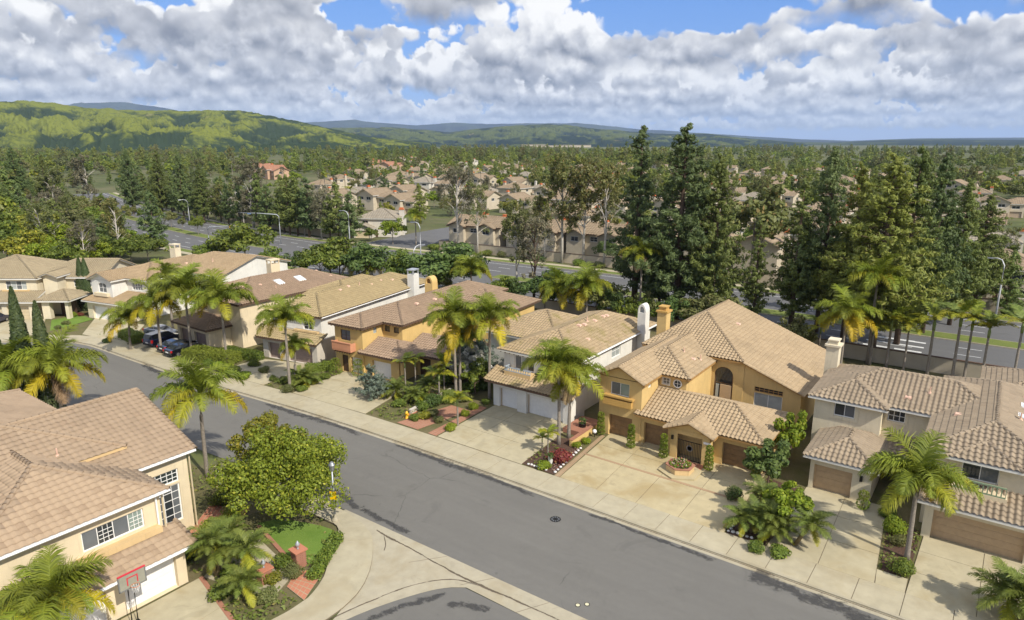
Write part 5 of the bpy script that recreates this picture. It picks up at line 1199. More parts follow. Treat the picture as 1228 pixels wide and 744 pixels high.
def palm_trunk(h, r0, r1, mat='palm_bark', boot=True, bend=(0, 0), parent=None, shaft=.8):
    m = MB(); n = 9; pts = [(bend[0]*(i/n)**2, bend[1]*(i/n)**2, -.15+(h+.15)*i/n) for i in range(n+1)]
    rr = [r0*(1.35 if i == 0 else 1)+(r1-r0)*i/n+.012*(i % 2) for i in range(n+1)]; m.tube(pts, rr, 10)
    t = m.build('trunk', mat, parent, smooth=True)
    if shaft: m = MB(); x, y = bend; m.tube([(x, y, h-shaft*.35), (x, y, h+shaft*.25), (x, y, h+shaft*.65)], [r1*1.25, r1*1.5, r1*.5], 9); m.build('crown_shaft', 'palm_boot' if boot else 'palm_shaft', t, smooth=True)
    return t
def queen_palm(loc, h, sc, label, group=None, bend=(0, 0), nf=17, yel=2, dead=0, name='queen_palm', z0=.1):
    nf += 5
    e = empty(name, (loc[0], loc[1], z0), 0, label, 'palm tree', group); palm_trunk(h, .17, .12, parent=e, bend=bend); a0 = rnd.uniform(0, 6.28); seq = []
    for i in range(nf-yel-dead): seq.append([5, 0, 0, 1, 1, 6, 1, 2, 2, 6, 2, 3, 2, 3, 1][i % 15])
    seq += [4]*yel + [7]*dead
    for i, k in enumerate(seq):
        a = a0+i*2.39996+rnd.uniform(-.2, .2); o = link('frond', QF[k], None, e, (bend[0], bend[1], h+.25), (0, rnd.uniform(-.1, .1), a)); s_ = sc*rnd.uniform(.85, 1.12)*(.75 if k == 7 else 1); o.scale = (s_, s_, s_)
    return e
def date_palm(loc, stems, sc, label, group=None, name='pygmy_date_palm'):
    e = empty(name, (loc[0], loc[1], .1), 0, label, 'palm', group)
    for (dx, dy, h) in stems:
        m = MB(); m.tube([(dx*.2, dy*.2, -.15), (dx*.6, dy*.6, h*.5), (dx, dy, h)], [.11*sc, .10*sc, .12*sc], 8); m.build('trunk', 'palm_boot', e, smooth=True)
        a0 = rnd.uniform(0, 6.28)
        for i in range(24):
            k = (0, 0, 1, 1, 1, 2, 2, 1, 2, 2, 3, 2)[i % 12] if i < 21 else 4
            o = link('frond', DF[k], None, e, (dx, dy, h), (0, rnd.uniform(-.12, .12), a0+i*2.39996)); s_ = sc*rnd.uniform(.85, 1.12); o.scale = (s_, s_, s_)
    return e
def king_palm(loc, h, sc, label, group=None, nf=11, name='king_palm', ks=(0, 1, 1, 2, 3), boot=False):
    e = empty(name, (loc[0], loc[1], .1), 0, label, 'palm tree', group); palm_trunk(h, .11*sc, .08*sc, 'palm_bark', boot, parent=e, shaft=.9*sc); a0 = rnd.uniform(0, 6.28)
    for i in range(nf):
        o = link('frond', KF[ks[i % len(ks)]], None, e, (0, 0, h+.45*sc), (0, rnd.uniform(-.15, .15), a0+i*2.39996)); s_ = sc*rnd.uniform(.85, 1.12); o.scale = (s_, s_, s_)
    return e
SH = {k: ball_leaves('shrub_'+str(k), 1.0, sq, lf, n) for k, (sq, lf, n) in enumerate(((.8, .16, 1500), (.95, .13, 1900), (.65, .20, 1200)))}
def shrub(loc, r, mat, label, group=None, name='shrub', v=None, zs=1.0, cat='shrub', z=.08):
    k = rnd.randrange(3) if v is None else v; key = (k, mat)
    if key not in SH: me = SH[k].copy(); me.materials.append(MATS[mat]); SH[key] = me
    o = link(name, SH[key], None, None, (loc[0], loc[1], z), rnd.uniform(0, 6.28)); o.scale = (r, r*rnd.uniform(.85, 1.1), r*zs); return tag(o, label, cat, group)
def hedge(loc, lx, ly, h, rot, mat, label, group=None, leaf=.15, dens=260):
    o = link('hedge', box_leaves('hedge', lx, ly, h, leaf, dens), mat, None, (loc[0], loc[1], .1), rot); return tag(o, label, 'hedge', group)
def cypress_mesh(h, r, n=7500, leaf=.24):
    f = nr.uniform(0, 1, n)**.85; a = nr.uniform(0, 6.283, n); prof = r*np.minimum(1, (1-f)**.62*1.25)*(.55+.45*np.minimum(1, f*8)); rr = prof*nr.uniform(.82, 1.06, n)*(1+.09*np.sin(a*5+f*19))
    C = np.stack([np.cos(a)*rr, np.sin(a)*rr, f*h], 1); D = np.stack([np.cos(a), np.sin(a), np.full(n, .35)], 1)+nr.normal(size=(n, 3))*.35; return leaf_mesh('crown', C, leaf, .5, face=D)
def thing_tree(name, label, cat, loc, crown, cmat, trunk, tmat, group=None, sc=1.0, rot=0, z=.05, zsc=None):
    e = empty(name, (loc[0], loc[1], z), rot, label, cat, group); e.scale = (sc, sc, sc if zsc is None else zsc)
    for nm, me, mt in (('trunk', trunk, tmat), ('crown', crown, cmat)):
        key = (me.name, mt)
        if key not in SH:
            if len(me.materials) == 0: me.materials.append(MATS[mt]); SH[key] = me
            elif me.materials[0].name == mt: SH[key] = me
            else: c = me.copy(); c.materials.clear(); c.materials.append(MATS[mt]); SH[key] = c
        link(nm, SH[key], None, e)
    return e


# ---------------------------------------------------------------- palms and plants of the street
def pt3(q): return (q[0], q[1]), q[2]
for (q, sc, label, kw) in (
    ((-2.31, 47.87, 5.12), 1.45, 'queen palm in a narrow bed between the two driveways of the cream house', dict(nf=19, yel=1)),
    ((-30.46, 49.38, 7.08), 1.4, 'queen palm beside the red bush, left trunk of the pair before the white house', dict(nf=18, yel=1, dead=1)),
    ((-30.48, 51.16, 5.62), 1.4, 'queen palm nearer the white house wall, right trunk of the pair', dict(nf=17, yel=1, dead=1)),
    ((-45.07, 52.08, 8.67), 1.45, 'tall queen palm in the planted bed right of the yellow house', dict(nf=16, yel=3)),
    ((-45.50, 53.28, 5.95), 1.1, 'shorter queen palm close behind the tall one right of the yellow house', dict(nf=15, yel=2)),
    ((-42.48, 54.56, 8.54), 1.5, 'queen palm standing at the left corner of the white house driveway', dict(nf=17, yel=3)),
    ((-62.41, 43.89, 7.54), 1.4, 'slender queen palm in the small bed before the greige house', dict(nf=17, yel=1)),
    ((-63.24, 45.30, 4.18), .85, 'low queen palm under the slender one before the greige house', dict(nf=13, yel=2)),
    ((-92.36, 40.90, 3.68), 1.35, 'small queen palm at the hedge end beside the black van', dict(nf=15, yel=2)),
    ((-87.56, 42.54, 6.31), 1.6, 'queen palm with yellowed fronds between the black van and the sedans', dict(nf=17, yel=6)),
    ((-84.02, 44.66, 7.60), 1.9, 'full green queen palm rising behind the parked sedans', dict(nf=19, yel=2)),
    ((-78.06, 45.93, 7.20), 1.8, 'queen palm at the right end of the clipped hedge by the parked cars', dict(nf=19, yel=1)),
    ((-96.61, 49.01, 7.46), 1.3, 'queen palm close to the wall of the tan roofed house', dict(nf=15, yel=0)),
    ((-75.36, 22.51, 5.18), 1.75, 'bushy queen palm with yellow fronds behind the corner house beside the cypresses', dict(nf=19, yel=5)),
    ((-72.18, 24.81, 5.51), 1.75, 'bushy queen palm with hanging dead fronds behind the corner house by the street', dict(nf=19, yel=5, dead=2)),
    ((-50.67, 27.05, 6.97), 1.5, 'queen palm with two golden fronds at the gate of the corner house', dict(nf=16, yel=4)),
    ((-37.3, 10.9, 3.7), 1.25, 'palm with shaggy fronds over the garage of the corner house', dict(nf=20, yel=2))):
    queen_palm((q[0], q[1]), q[2], sc, label, bend=(rnd.uniform(-.25, .25), rnd.uniform(-.2, .2)), **kw)
king_palm((-30.06, 46.93), 1.7, .6, 'small spiky palm at the foot of the queen palms before the white house', nf=9)
king_palm((-31.03, 47.47), .9, .5, 'lowest spiky palm at the edge of the white house driveway', nf=8)
for (q, st_, sc, label) in (
    ((-11.79, 44.94), [(-.4, -.2, 1.0), (.3, .3, 1.3)], 1.2, 'pygmy date palm clump over white stones at the ochre house driveway edge'),
    ((-10.48, 45.23), [(0, .1, 1.5), (.5, -.4, .9)], 1.25, 'pygmy date palm in the middle of the bed between ochre and cream houses'),
    ((-9.03, 45.03), [(1.1, .5, 1.7)], 1.35, 'leaning pygmy date palm beside the cream house driveway'),
    ((-11.71, 47.45), [(0, 0, 1.9)], 1.25, 'pygmy date palm behind the others between ochre and cream houses'),
    ((3.89, 44.42), [(0, 0, 1.9), (-.8, .2, 1.4)], 1.7, 'large pygmy date palm in the bed by the right hand garage'),
    ((-37.6, 19.9), [(0, 0, 2.6), (.2, .3, 2.0)], 1.3, 'multi stemmed date palm at the garage corner of the corner house'),
    ((-35.5, 20.9), [(0, 0, 2.3)], 1.4, 'single date palm on the garden walk of the corner house'),
    ((-34.2, 19.7), [(0, 0, 1.2)], 1.2, 'low date palm beside the brick pillar without a hedge'),
    ((-38.7, 21.5), [(0, 0, 1.8)], 1.35, 'date palm by the terracotta terrace of the corner house'),
    ((-50.90, 49.07), [(0, 0, .9)], 1.45, 'sago like date palm at the tiled path of the yellow house'),
    ((-48.35, 49.12), [(0, 0, .8), (.4, .5, .7)], 1.2, 'date palm beside the hydrant before the yellow house'),
    ((-63.01, 45.46), [(0, 0, .8), (.8, .5, .6)], 1.5, 'date palm clump filling the bed of the greige house'),
    ((-48.05, 51.13), [(0, 0, 1.4)], 1.35, 'date palm in the middle of the yellow house bed')):
    date_palm(q, st_, sc, label)
for (q, h, sc, label) in (((-50.10, 49.65), 3.6, .75, 'young king palm with pale trunk before the yellow house entry, left of two'), ((-49.74, 50.83), 3.5, .75, 'young king palm with pale trunk before the yellow house entry, right of two'), ((-46.35, 50.86), 2.6, .95, 'king palm with leaning yellow leaf in the yellow house bed'), ((-46.73, 52.09), 3.4, .85, 'king palm beside the entry wall of the yellow house'),
                          ((-40.64, 47.14), 2.3, .9, 'small palm standing on the brick path bed')):
    king_palm(q, h, sc, label)

# broad trees of the gardens
cr, ce = crown_broad('crown', 5.4, 3.5, .4, 120, .21, 26000, .9); tk_ = trunk_mesh('trunk', 3.6, .2, 9, 1.6, .3, ends=ce)
q = (-39.6, 26.7); thing_tree('ficus_tree', 'broad dense green tree on the lawn at the street corner', 'tree', q, cr, 'leaf_ficus', tk_, 'bark_grey', sc=1.04, zsc=1.12)
cr, ce = crown_broad('crown', 6.0, 2.1, 1.6, 46, .20, 9000, .9); tk_ = trunk_mesh('trunk', 3.6, .14, 6, 1.0, .5, ends=ce)
thing_tree('yellow_tree', 'airy yellow green tree rising behind the broad corner tree', 'tree', (-42.6, 27.8), cr, 'leaf_yellow_green', tk_, 'bark_grey', zsc=1.12)
cr, ce = crown_broad('crown', 3.3, 1.45, 1.0, 30, .26, 3400, .95); tk_ = trunk_mesh('trunk', 2.2, .07, 6, .7, .5, ends=ce)
thing_tree('lime_tree', 'bright lime green round tree before the cream house garage', 'tree', (-9.49, 46.60), cr, 'leaf_lime', tk_, 'bark_grey')
cr, ce = crown_broad('crown', 4.0, 1.7, .6, 30, .34, 2600, .95); tk_ = trunk_mesh('trunk', 2.6, .1, 7, .8, .4, ends=ce)
thing_tree('dark_tree', 'dark glossy leaved tree at the right corner of the ochre house', 'tree', (-12.4, 51.6), cr, 'leaf_dark', tk_, 'bark_brown')
thing_tree('side_tree', 'slim bright green tree in the side passage of the ochre house', 'tree', (-12.3, 57.5), SH[('crown', 'leaf_lime')] if ('crown', 'leaf_lime') in SH else cr, 'leaf_lime', tk_, 'bark_brown', sc=.8, zsc=1.1)
thing_tree('entry_tree', 'loose leafy tree beside the entry walk of the yellow house', 'tree', (-44.66, 54.83), cr, 'leaf_green', tk_, 'bark_brown', sc=.95)
thing_tree('flowering_tree', 'tree with pale blossom between the yellow and white houses', 'tree', (-46.2, 55.5), cr, 'flower_white', tk_, 'bark_brown', sc=1.15)
thing_tree('porch_tree', 'small dark green tree beside the porch of the end house', 'tree', (-126.58, 48.07), cr, 'leaf_dark', tk_, 'bark_brown', sc=1.0)
cyp = cypress_mesh(9.5, .95); cyp_t = trunk_mesh('trunk', 4, .12, 0, 0)
for (q, sc, zs, label) in (((-74.96, 23.30, 13.70), 1.12, None, 'tall narrow cypress behind the corner house palms, taller of two'), ((-73.82, 24.63, 12.24), 1.05, None, 'narrow cypress behind the corner house palms, shorter of two'), ((-77.57, 21.92, 10.52), 1.1, None, 'cypress at the far corner behind the corner house palms'),
                           ((-120.63, 47.28, 8.86), 1.0, None, 'slim cypress beside the end house, left of a touching pair'), ((-119.97, 47.76, 8.73), 1.0, None, 'slim cypress beside the tan roofed house, right of a touching pair'), ((-49.0, 58.4, 6.0), .8, None, 'thin brown tinged cypress against the yellow house wall')):
    thing_tree('cypress', label, 'cypress', (q[0], q[1]), cyp, 'cypress', cyp_t, 'bark_brown', sc=sc, zsc=q[2]/9.5)
pc, pt_ = pine_meshes('crown', 3.6, 1.6, 14, 9, 8, 12, .26, 2, 1.1)
thing_tree('blue_spruce', 'small blue grey spruce on the yellow house driveway edge', 'spruce', (-53.09, 47.48), pc, 'spruce_blue', pt_, 'bark_brown')
thing_tree('grey_conifer', 'blue grey conifer behind the tall palm of the yellow house', 'spruce', (-47.6, 57.8), pc, 'spruce_blue', pt_, 'bark_brown', sc=1.5, zsc=1.9)

# low ground cover filling the beds
def in_poly(P, poly):
    x, y = P[:, 0], P[:, 1]; r = np.zeros(len(P), bool); n = len(poly)
    for i in range(n):
        (x0, y0), (x1, y1) = poly[i], poly[(i+1) % n]
        r ^= ((y0 > y) != (y1 > y)) & (x < (x1-x0)*(y-y0)/(y1-y0+1e-12)+x0)
    return r
GC = []
for poly, dn in (([(-38.3, 19.6), (-36.4, 19.5), (-35.4, 18.6), (-31.6, 17.9), (-31.3, 21.4), (-34, 21.6), (-37, 21.4), (-38.4, 22.5)], 26), ([(-35.0, 22.2), (-33.2, 23.6), (-34.6, 26.4), (-36, 28.2), (-37.5, 27.7), (-34.2, 25.7), (-35.2, 23.9)], 30), ([(-47.5, 24.8), (-43.2, 26.2), (-41.0, 25.4), (-37, 28.2), (-46.5, 28.2), (-49, 27)], 18), ([(-42.8, 19.4), (-40.8, 19.0), (-38.6, 19.4), (-40.7, 22.3), (-43.4, 20.9)], 22),
                 ([(-50.0, 44.2), (-46.2, 44.3), (-44.8, 51), (-43.5, 54), (-50, 53)], 20), ([(-65.6, 43.0), (-61.6, 43.4), (-62.4, 50.5), (-66.6, 50.2)], 20), ([(-83.8, 42.2), (-75, 42.4), (-75.4, 49), (-83, 49.5)], 14), ([(-13.0, 44.3), (-10.5, 44.2), (-10.3, 54), (-13, 54)], 16), ([(-3.6, 45.4), (-2.0, 45.4), (-1.8, 52.5), (-4.3, 55)], 34), ([(-104, 41.6), (-96, 43), (-94, 42.3), (-95.6, 41.9)], 12), ([(-30.9, 44.3), (-29.2, 44.3), (-30, 50), (-31.2, 50)], 16), ([(-60, 26.5), (-48, 27.8), (-48, 25), (-60, 24)], 10), ([(-76, 24.4), (-60, 26.8), (-60, 23.4), (-76, 21)], 9)):
    xs = [q[0] for q in poly]; ys = [q[1] for q in poly]; k = int((max(xs)-min(xs))*(max(ys)-min(ys))*dn); P_ = np.stack([nr.uniform(min(xs), max(xs), k), nr.uniform(min(ys), max(ys), k)], 1); P_ = P_[in_poly(P_, poly)]
    w_ = fbm(P_[:, 0]*.9, P_[:, 1]*.9, 31, 3); P_ = P_[w_ > .42]; w_ = w_[w_ > .42]; GC.append(np.column_stack([P_, .10+(w_-.42)*1.3*nr.uniform(.3, 1, len(P_))]))
GC = np.concatenate(GC); tag(link('ground_cover', leaf_mesh('ground_cover', GC, .24, .6, face=np.array([.1, -.1, 1.0])+nr.normal(size=GC.shape)*.5), 'ground_cover'), kind='stuff')
# clipped bushes and hedges
def topiary(loc, tiers, label, name='topiary', mat='hedge', group=None):
    e = empty(name, (loc[0], loc[1], .1), 0, label, 'topiary', group); m = MB(); m.tube([(0, 0, -.05), (0, 0, tiers[-1][1])], .05, 6); m.build('stem', 'bark_brown', e)
    for (r, z, th) in tiers:
        u = unit(420); p = u*np.array([r, r, th])*nr.uniform(.88, 1.04, 420)[:, None]; link('tier', leaf_mesh('tier', p, .11, .65, u+nr.normal(size=(420, 3))*.6), mat, e, (0, 0, z))
    return e
sp = [(.36-.03*i, .35+.42*i, .22) for i in range(5)]
for q, l in (((-28.35, 53.45), 'spiral topiary at the left corner of the ochre house beside a globe lamp'), ((-24.75, 52.5), 'spiral topiary between the left two garage doors of the ochre house'), ((-21.55, 52.35), 'spiral topiary left of the iron gate'), ((-17.5, 52.35), 'spiral topiary right of the iron gate'), ((-13.9, 53.3), 'slim topiary at the right garage door of the ochre house')): topiary(q, sp, l)
t3 = [(.75, .45, .34), (.62, 1.1, .30), (.48, 1.7, .27)]
for q, l in (((-62.25, 50.26), 'three tiered cloud topiary against the greige house wall'), ((-59.63, 51.43), 'three tiered cloud topiary before the white garage of the yellow house')): topiary(q, t3, l)
topiary((-5.85, 53.14), [(.42, .45, .4), (.34, 1.15, .32)], 'two ball topiary by the entry of the cream house')
HG = (
    ((-97.0, 43.2), 4.6, 1.7, 1.1, R(-3), 'hedge', 'clipped square hedge left of the black van'),
    ((-79.2, 44.6), 7.5, 2.4, 1.3, R(14), 'hedge', 'long rounded hedge right of the parked sedans'),
    ((-77.0, 47.6), 6.0, 1.2, 1.0, R(10), 'leaf_green', 'dark hedge beside the iron fence of the skylight house'),
    ((-64.6, 50.3), 4.0, .8, 1.0, R(60), 'hedge', 'low hedge between the greige and yellow houses'),
    ((-33.55, 25.3), .7, 4.6, .55, R(30), 'leaf_green', 'low clipped box edging along the corner lawn'))
for a in HG: hedge(*a)
SB = (
    ((-28.90, 44.63), .75, 'leaf_lime', 'bright green shrub at the tip of the white house bed'), ((-28.47, 46.48), 1.15, 'leaf_red', 'red leaved bush among white stones beside the driveway'), ((-28.74, 49.76), .55, 'leaf_lime', 'yellow green shrub near the low ochre wall, left of two'), ((-28.51, 51.01), .55, 'leaf_lime', 'yellow green shrub near the low ochre wall, right of two'),
    ((-41.72, 49.44), .62, 'leaf_lime', 'round clipped lime bush on the brick bed, middle of three'), ((-42.15, 51.31), .7, 'leaf_lime', 'round clipped lime bush on the brick bed, nearest the house'), ((-40.52, 46.00), .7, 'leaf_lime', 'round clipped lime bush on the brick bed, nearest the street'), ((-42.03, 53.40), .6, 'leaf_green', 'round green bush at the left end of the white garage'),
    ((-45.07, 45.70), .7, 'leaf_green', 'green shrub beside the yellow hydrant'), ((-44.31, 47.56), .8, 'leaf_olive', 'olive ground shrub in the yellow house bed'), ((-53.41, 49.76), .8, 'leaf_dark', 'dark shrub right of the blue spruce'), ((-53.58, 50.95), .7, 'leaf_green', 'green shrub by the yellow house porch post'), ((-66.28, 44.47), .6, 'leaf_green', 'small round shrub beside the greige garage'), ((-61.76, 43.08), .8, 'leaf_olive', 'yellowish shrub at the street end of the greige house bed'), ((-60.92, 44.32), .8, 'leaf_green', 'green shrub under the greige house palm'), ((-61.46, 46.58), .6, 'leaf_yellow_green', 'gold tinted shrub beside the yellow house driveway'),
    ((-69.79, 42.99), 1.0, 'leaf_lime', 'light shrub left of the greige house driveway'), ((-74.07, 43.21), 1.1, 'leaf_lime', 'loose lime shrub below the long rounded hedge'), ((-77.47, 43.08), .8, 'leaf_green', 'green shrub at the street end of the long hedge'), ((-72.88, 46.41), .9, 'leaf_green', 'shrub under the right palm of the skylight house'), ((-98.05, 40.61), .8, 'leaf_dark', 'dark round shrub at the pavement left of the square hedge'),
    ((-117.51, 44.12), .7, 'leaf_lime', 'lime shrub before the porch of the end house'), ((-120.88, 42.34), .75, 'leaf_lime', 'lime shrub at the garage pier of the end house'), ((-122.84, 42.25), .85, 'leaf_dark', 'tall dark oval bush at the end house garage'), ((-117.13, 45.05), .6, 'leaf_red', 'pink flowering shrub beside the end house lawn'), ((-113.37, 41.50), .7, 'leaf_olive', 'olive shrub at the end house driveway'), ((-111.76, 39.73), .6, 'leaf_olive', 'low olive shrub at the kerb of the end house'),
    ((-2.35, 45.84), .9, 'leaf_green', 'leafy green shrub at the foot of the driveway palm'), ((-2.94, 49.43), .7, 'leaf_olive', 'reddish olive shrub behind the driveway palm'), ((-3.45, 50.98), 1.0, 'leaf_lime', 'tall lime shrub between the cream house driveways'), ((-4.04, 53.00), .8, 'leaf_green', 'green shrub close to the cream house entry'),
    ((-10.77, 42.92), .7, 'leaf_green', 'green ground shrub under the date palm clump'), ((-9.23, 43.32), .8, 'leaf_green', 'leafy ground shrub at the pavement below the date palms'), ((-14.19, 48.94), .9, 'leaf_dark', 'dark shrub at the edge of the ochre driveway'),
    ((-42.6, 22.6), .95, 'hedge', 'mounded light green shrub beside the terracotta terrace'), ((-43.2, 24.6), .9, 'hedge', 'mounded green shrub between terrace and gate palm'), ((-45.6, 25.2), 1.0, 'leaf_green', 'green shrub at the foot of the gate palm'), ((-43.2, 20.6), .8, 'leaf_olive', 'wispy olive shrub below the tall grid window'), ((-40.9, 19.9), .6, 'leaf_green', 'low shrub along the corner house wall'), ((-42.4, 21.2), .5, 'leaf_lime', 'small lime shrub at the terrace step'),
    ((-35.0, 23.0), .9, 'leaf_green', 'round green bush beside the brick pillar with lantern'), ((-33.7, 22.8), .75, 'leaf_olive', 'olive shrub beside the tiled entrance path'), ((-36.9, 20.4), .8, 'leaf_green', 'green shrub under the garage corner palm'), ((-35.6, 19.0), .9, 'leaf_green', 'green shrub at the driveway edge below the walk'), ((-33.0, 20.4), .8, 'leaf_olive', 'grassy shrub at the side street pavement'), ((-34.4, 21.6), .7, 'leaf_yellow_green', 'gold green shrub between the two brick pillars'), ((-32.6, 23.9), .5, 'leaf_lime', 'low shrub beside the tiled entrance path'))
SB += (
    ((-46.33, 48.00), 1.0, 'leaf_green', 'tall green shrub behind the low wall of the yellow house bed'), ((-46.06, 49.61), 1.15, 'leaf_dark', 'dark shrub under the leaning king palm'), ((-45.41, 51.25), 1.2, 'leaf_green', 'leafy shrub at the foot of the tall queen palm'), ((-44.42, 52.55), 1.0, 'leaf_olive', 'olive shrub behind the round lime bushes'), ((-45.53, 55.47), 1.3, 'leaf_green', 'large shrub along the white picket fence'), ((-44.88, 56.59), 1.1, 'leaf_dark', 'dark shrub at the picket fence end'), ((-44.49, 46.64), .8, 'leaf_yellow_green', 'gold green shrub on the street side of the low wall'), ((-42.70, 46.65), .7, 'leaf_olive', 'low olive shrub at the pavement by the brick bed'), ((-48.89, 47.56), .9, 'leaf_green', 'green shrub left of the hydrant'), ((-49.51, 55.24), 1.3, 'leaf_green', 'big green shrub against the yellow house entry wall'),
    ((-62.39, 45.91), .9, 'leaf_lime', 'lime shrub in the middle of the greige house bed'), ((-64.87, 44.80), .8, 'leaf_green', 'green shrub near the mauve garage doors'), ((-61.89, 48.35), .8, 'leaf_green', 'green shrub beside the first cloud topiary'), ((-69.62, 45.68), .8, 'leaf_olive', 'olive shrub at the hedge side of the greige driveway'), ((-75.88, 43.45), .9, 'leaf_lime', 'spreading lime shrub at the pavement below the hedge'), ((-72.53, 43.57), .9, 'leaf_green', 'green shrub between long hedge and pavement'))
for q, r, mt, l in SB: shrub(q, r, mt, l)
tag(sheet('end_lawn', [(-117.98, 41.23), (-118.51, 45.38), (-113.29, 45.25), (-111.79, 40.87), (-111.23, 38.43)], .12, 'lawn'), kind='structure')
driveway([(-3.58, 43.72), (-1.92, 43.72), (-1.95, 45.45), (-3.75, 45.45)], 1, 1)
tiled([(-27.5, 43.98), (-27.05, 43.98), (-27.85, 53.4), (-28.25, 53.4)], 2, 30, 'brick_brown', 'brick_path', .136)
# planting beds with soil, edging stones
for poly in ([(-31.0, 44.2), (-27.6, 44.1), (-28.2, 49.8), (-29.6, 51.4), (-31.2, 50.5)], [(-13.1, 43.9), (-10.4, 43.85), (-10.2, 53.5), (-13.1, 54)], [(-3.5, 45.5), (-2.0, 45.5), (-1.9, 52), (-4.2, 54)]): tag(sheet('soil_bed', poly, .11, 'mulch'), kind='structure')
st_me = MB(); st_me.lathe([(.10, 0), (.14, .06), (.10, .13), (.02, .16)], 7); sme = st_me.mesh('stone', True); sme.materials.append(MATS['stone_white'])
spots = [(-27.75 - .06*i, 44.5 + .52*i) for i in range(11)] + [(-28.6 - .3*i, 44.4 + .05*(i % 2)) for i in range(7)] + [(-13.0 + .32*i, 44.2 + .04*(i % 3)) for i in range(6)] + [(-12.95, 44.6 + .4*i) for i in range(4)]
for i, (x, y) in enumerate(spots):
    o = link('edging_stone', sme, None, None, (x, y, .10), rnd.uniform(0, 6)); k = rnd.uniform(.8, 1.2); o.scale = (k, k, k*.9)
    tag(o, 'round white edging stone on dark mulch beside the ochre house driveway', 'stone', 'white edging stones of the ochre house beds')
fl = leaf_mesh('flower_bed', np.stack([nr.uniform(-28.4, -27.9, 160)-np.linspace(0, .5, 160), np.linspace(44.6, 50, 160), nr.uniform(.14, .3, 160)], 1), .12, .8); tag(link('flower_bed', fl, 'flower_mix'), kind='stuff')
# hexagonal planter on its step
pl = empty('planter', (-19.35, 50.75, .1), 0, 'hexagonal brick planter with red and white flowers before the iron gate', 'planter')
def hexa_ring(r, z0, z1, sq=1.0): return [(r*math.cos(R(60*i+30))*1.05, r*math.sin(R(60*i+30))*sq) for i in range(6)], z0, z1
m = MB(); m.prism(*hexa_ring(1.75, 0, .16)); m.build('step', 'concrete_ochre', pl)
m = MB(); m.prism(*hexa_ring(1.12, .163, .62)); wl = m.build('planter_wall', 'stucco_trim', pl); m = MB(); m.prism(*hexa_ring(1.18, .623, .70)); m.build('coping', 'brick_red', wl); m = MB(); m.prism(*hexa_ring(.92, .703, .72)); m.build('soil', 'soil', pl)
u = unit(520); link('flowers', leaf_mesh('flowers', np.stack([u[:, 0]*.85, u[:, 1]*.85, .76+abs(u[:, 2])*.14], 1), .13, .8), 'hedge', pl); u = unit(110); link('blossoms', leaf_mesh('blossoms', np.stack([u[:, 0]*.8, u[:, 1]*.8, .84+abs(u[:, 2])*.12], 1), .14, .9), 'flower_mix', pl)
driveway([(-27.6, 48.85), (-13.4, 48.75), (-13.4, 49.05), (-27.6, 49.15)], 40, 1, 'brick_brown', 'brick_band', .012, None, .138)
tiled([(-20.7, 51.2), (-18.0, 51.2), (-18.0, 53.0), (-20.7, 53.0)], 8, 5, 'terracotta_tile', 'brick_path', .142)
# low ochre wall with terracotta coping between the white and ochre houses
lw = empty('low_wall', (-29.6, 49.5, .1), 0, 'low ochre retaining wall with brick ledge between white and ochre houses', 'wall')
m = MB(); m.prism([(.2, 0), (.42, .0), (.42, 6), (.2, 6)], -.05, .62); m.build('wall_body', 'stucco_yellow', lw)
for k in range(15): m = MB(); m.box(.12, .5, .01+k*.4, .39+k*.4, .623, .70); m.build('coping_brick', 'brick_red', lw)
m = MB(); m.box(-2.0, .19, 2.4, 6.0, 0, .45); m.build('ledge', 'brick_red', lw)
gl_ = empty('globe_lamp', (-28.6, 52.7, .1), 0, 'white globe garden lamp on short post beside spiral topiary', 'lamp'); m = MB(); m.tube([(0, 0, 0), (0, 0, .35)], .04, 8); m.build('post', 'iron_black', gl_); m = MB(); m.lathe([(.03, .33), (.16, .42), (.21, .55), (.16, .68), (.03, .76)], 12); m.build('globe', 'white_paint', gl_, smooth=True)
for q, l, rr in (((-30.2, 53.2), 'dark urn planter in the side passage of the white house', .34), ((-28.75, 45.31), 'white urn in the bed before the white house', .2)):
    e = empty('urn', (*q, .1), 0, l, 'urn'); m = MB(); m.lathe([(rr*.5, 0), (rr*.6, .1), (rr, .45), (rr*.9, .75), (rr*1.05, .8), (rr*.8, .82)], 12); m.build('pot', 'iron_black' if rr > .3 else 'stone_white', e, smooth=True)
    u = unit(120); link('plant', leaf_mesh('plant', np.stack([u[:, 0]*rr, u[:, 1]*rr, .85+abs(u[:, 2])*rr*1.4], 1), .2, .5), 'leaf_dark', e)

# low white wall and picket fence between the yellow and white houses
garden_wall('low white garden wall beside the planted bed of the yellow house', [(-46.46, 46.54), (-47.14, 53.66)], .5, 'stucco_greige', 'stucco_greige', .2, 2.2)
pf = empty('picket_fence', (*(-46.96, 57.08), .1), 0, 'white picket fence between the yellow and white houses', 'fence'); a_ = Vector((-46.96, 57.08)); c_ = Vector((-46.95, 62.46)); nP = 22; an_ = math.atan2(c_.y-a_.y, c_.x-a_.x); ln_ = (c_-a_).length
for z_ in (.35, 1.15): m = MB(); m.box(0, ln_, -.02, .02, z_, z_+.09); m.build('rail', 'white_paint', pf, rot=an_)
for k in range(nP): m = MB(); x_ = ln_*k/(nP-1); m.box(x_-.05, x_+.05, -.06, -.022, .05, 1.5); m.build('picket', 'white_paint', pf, rot=an_)
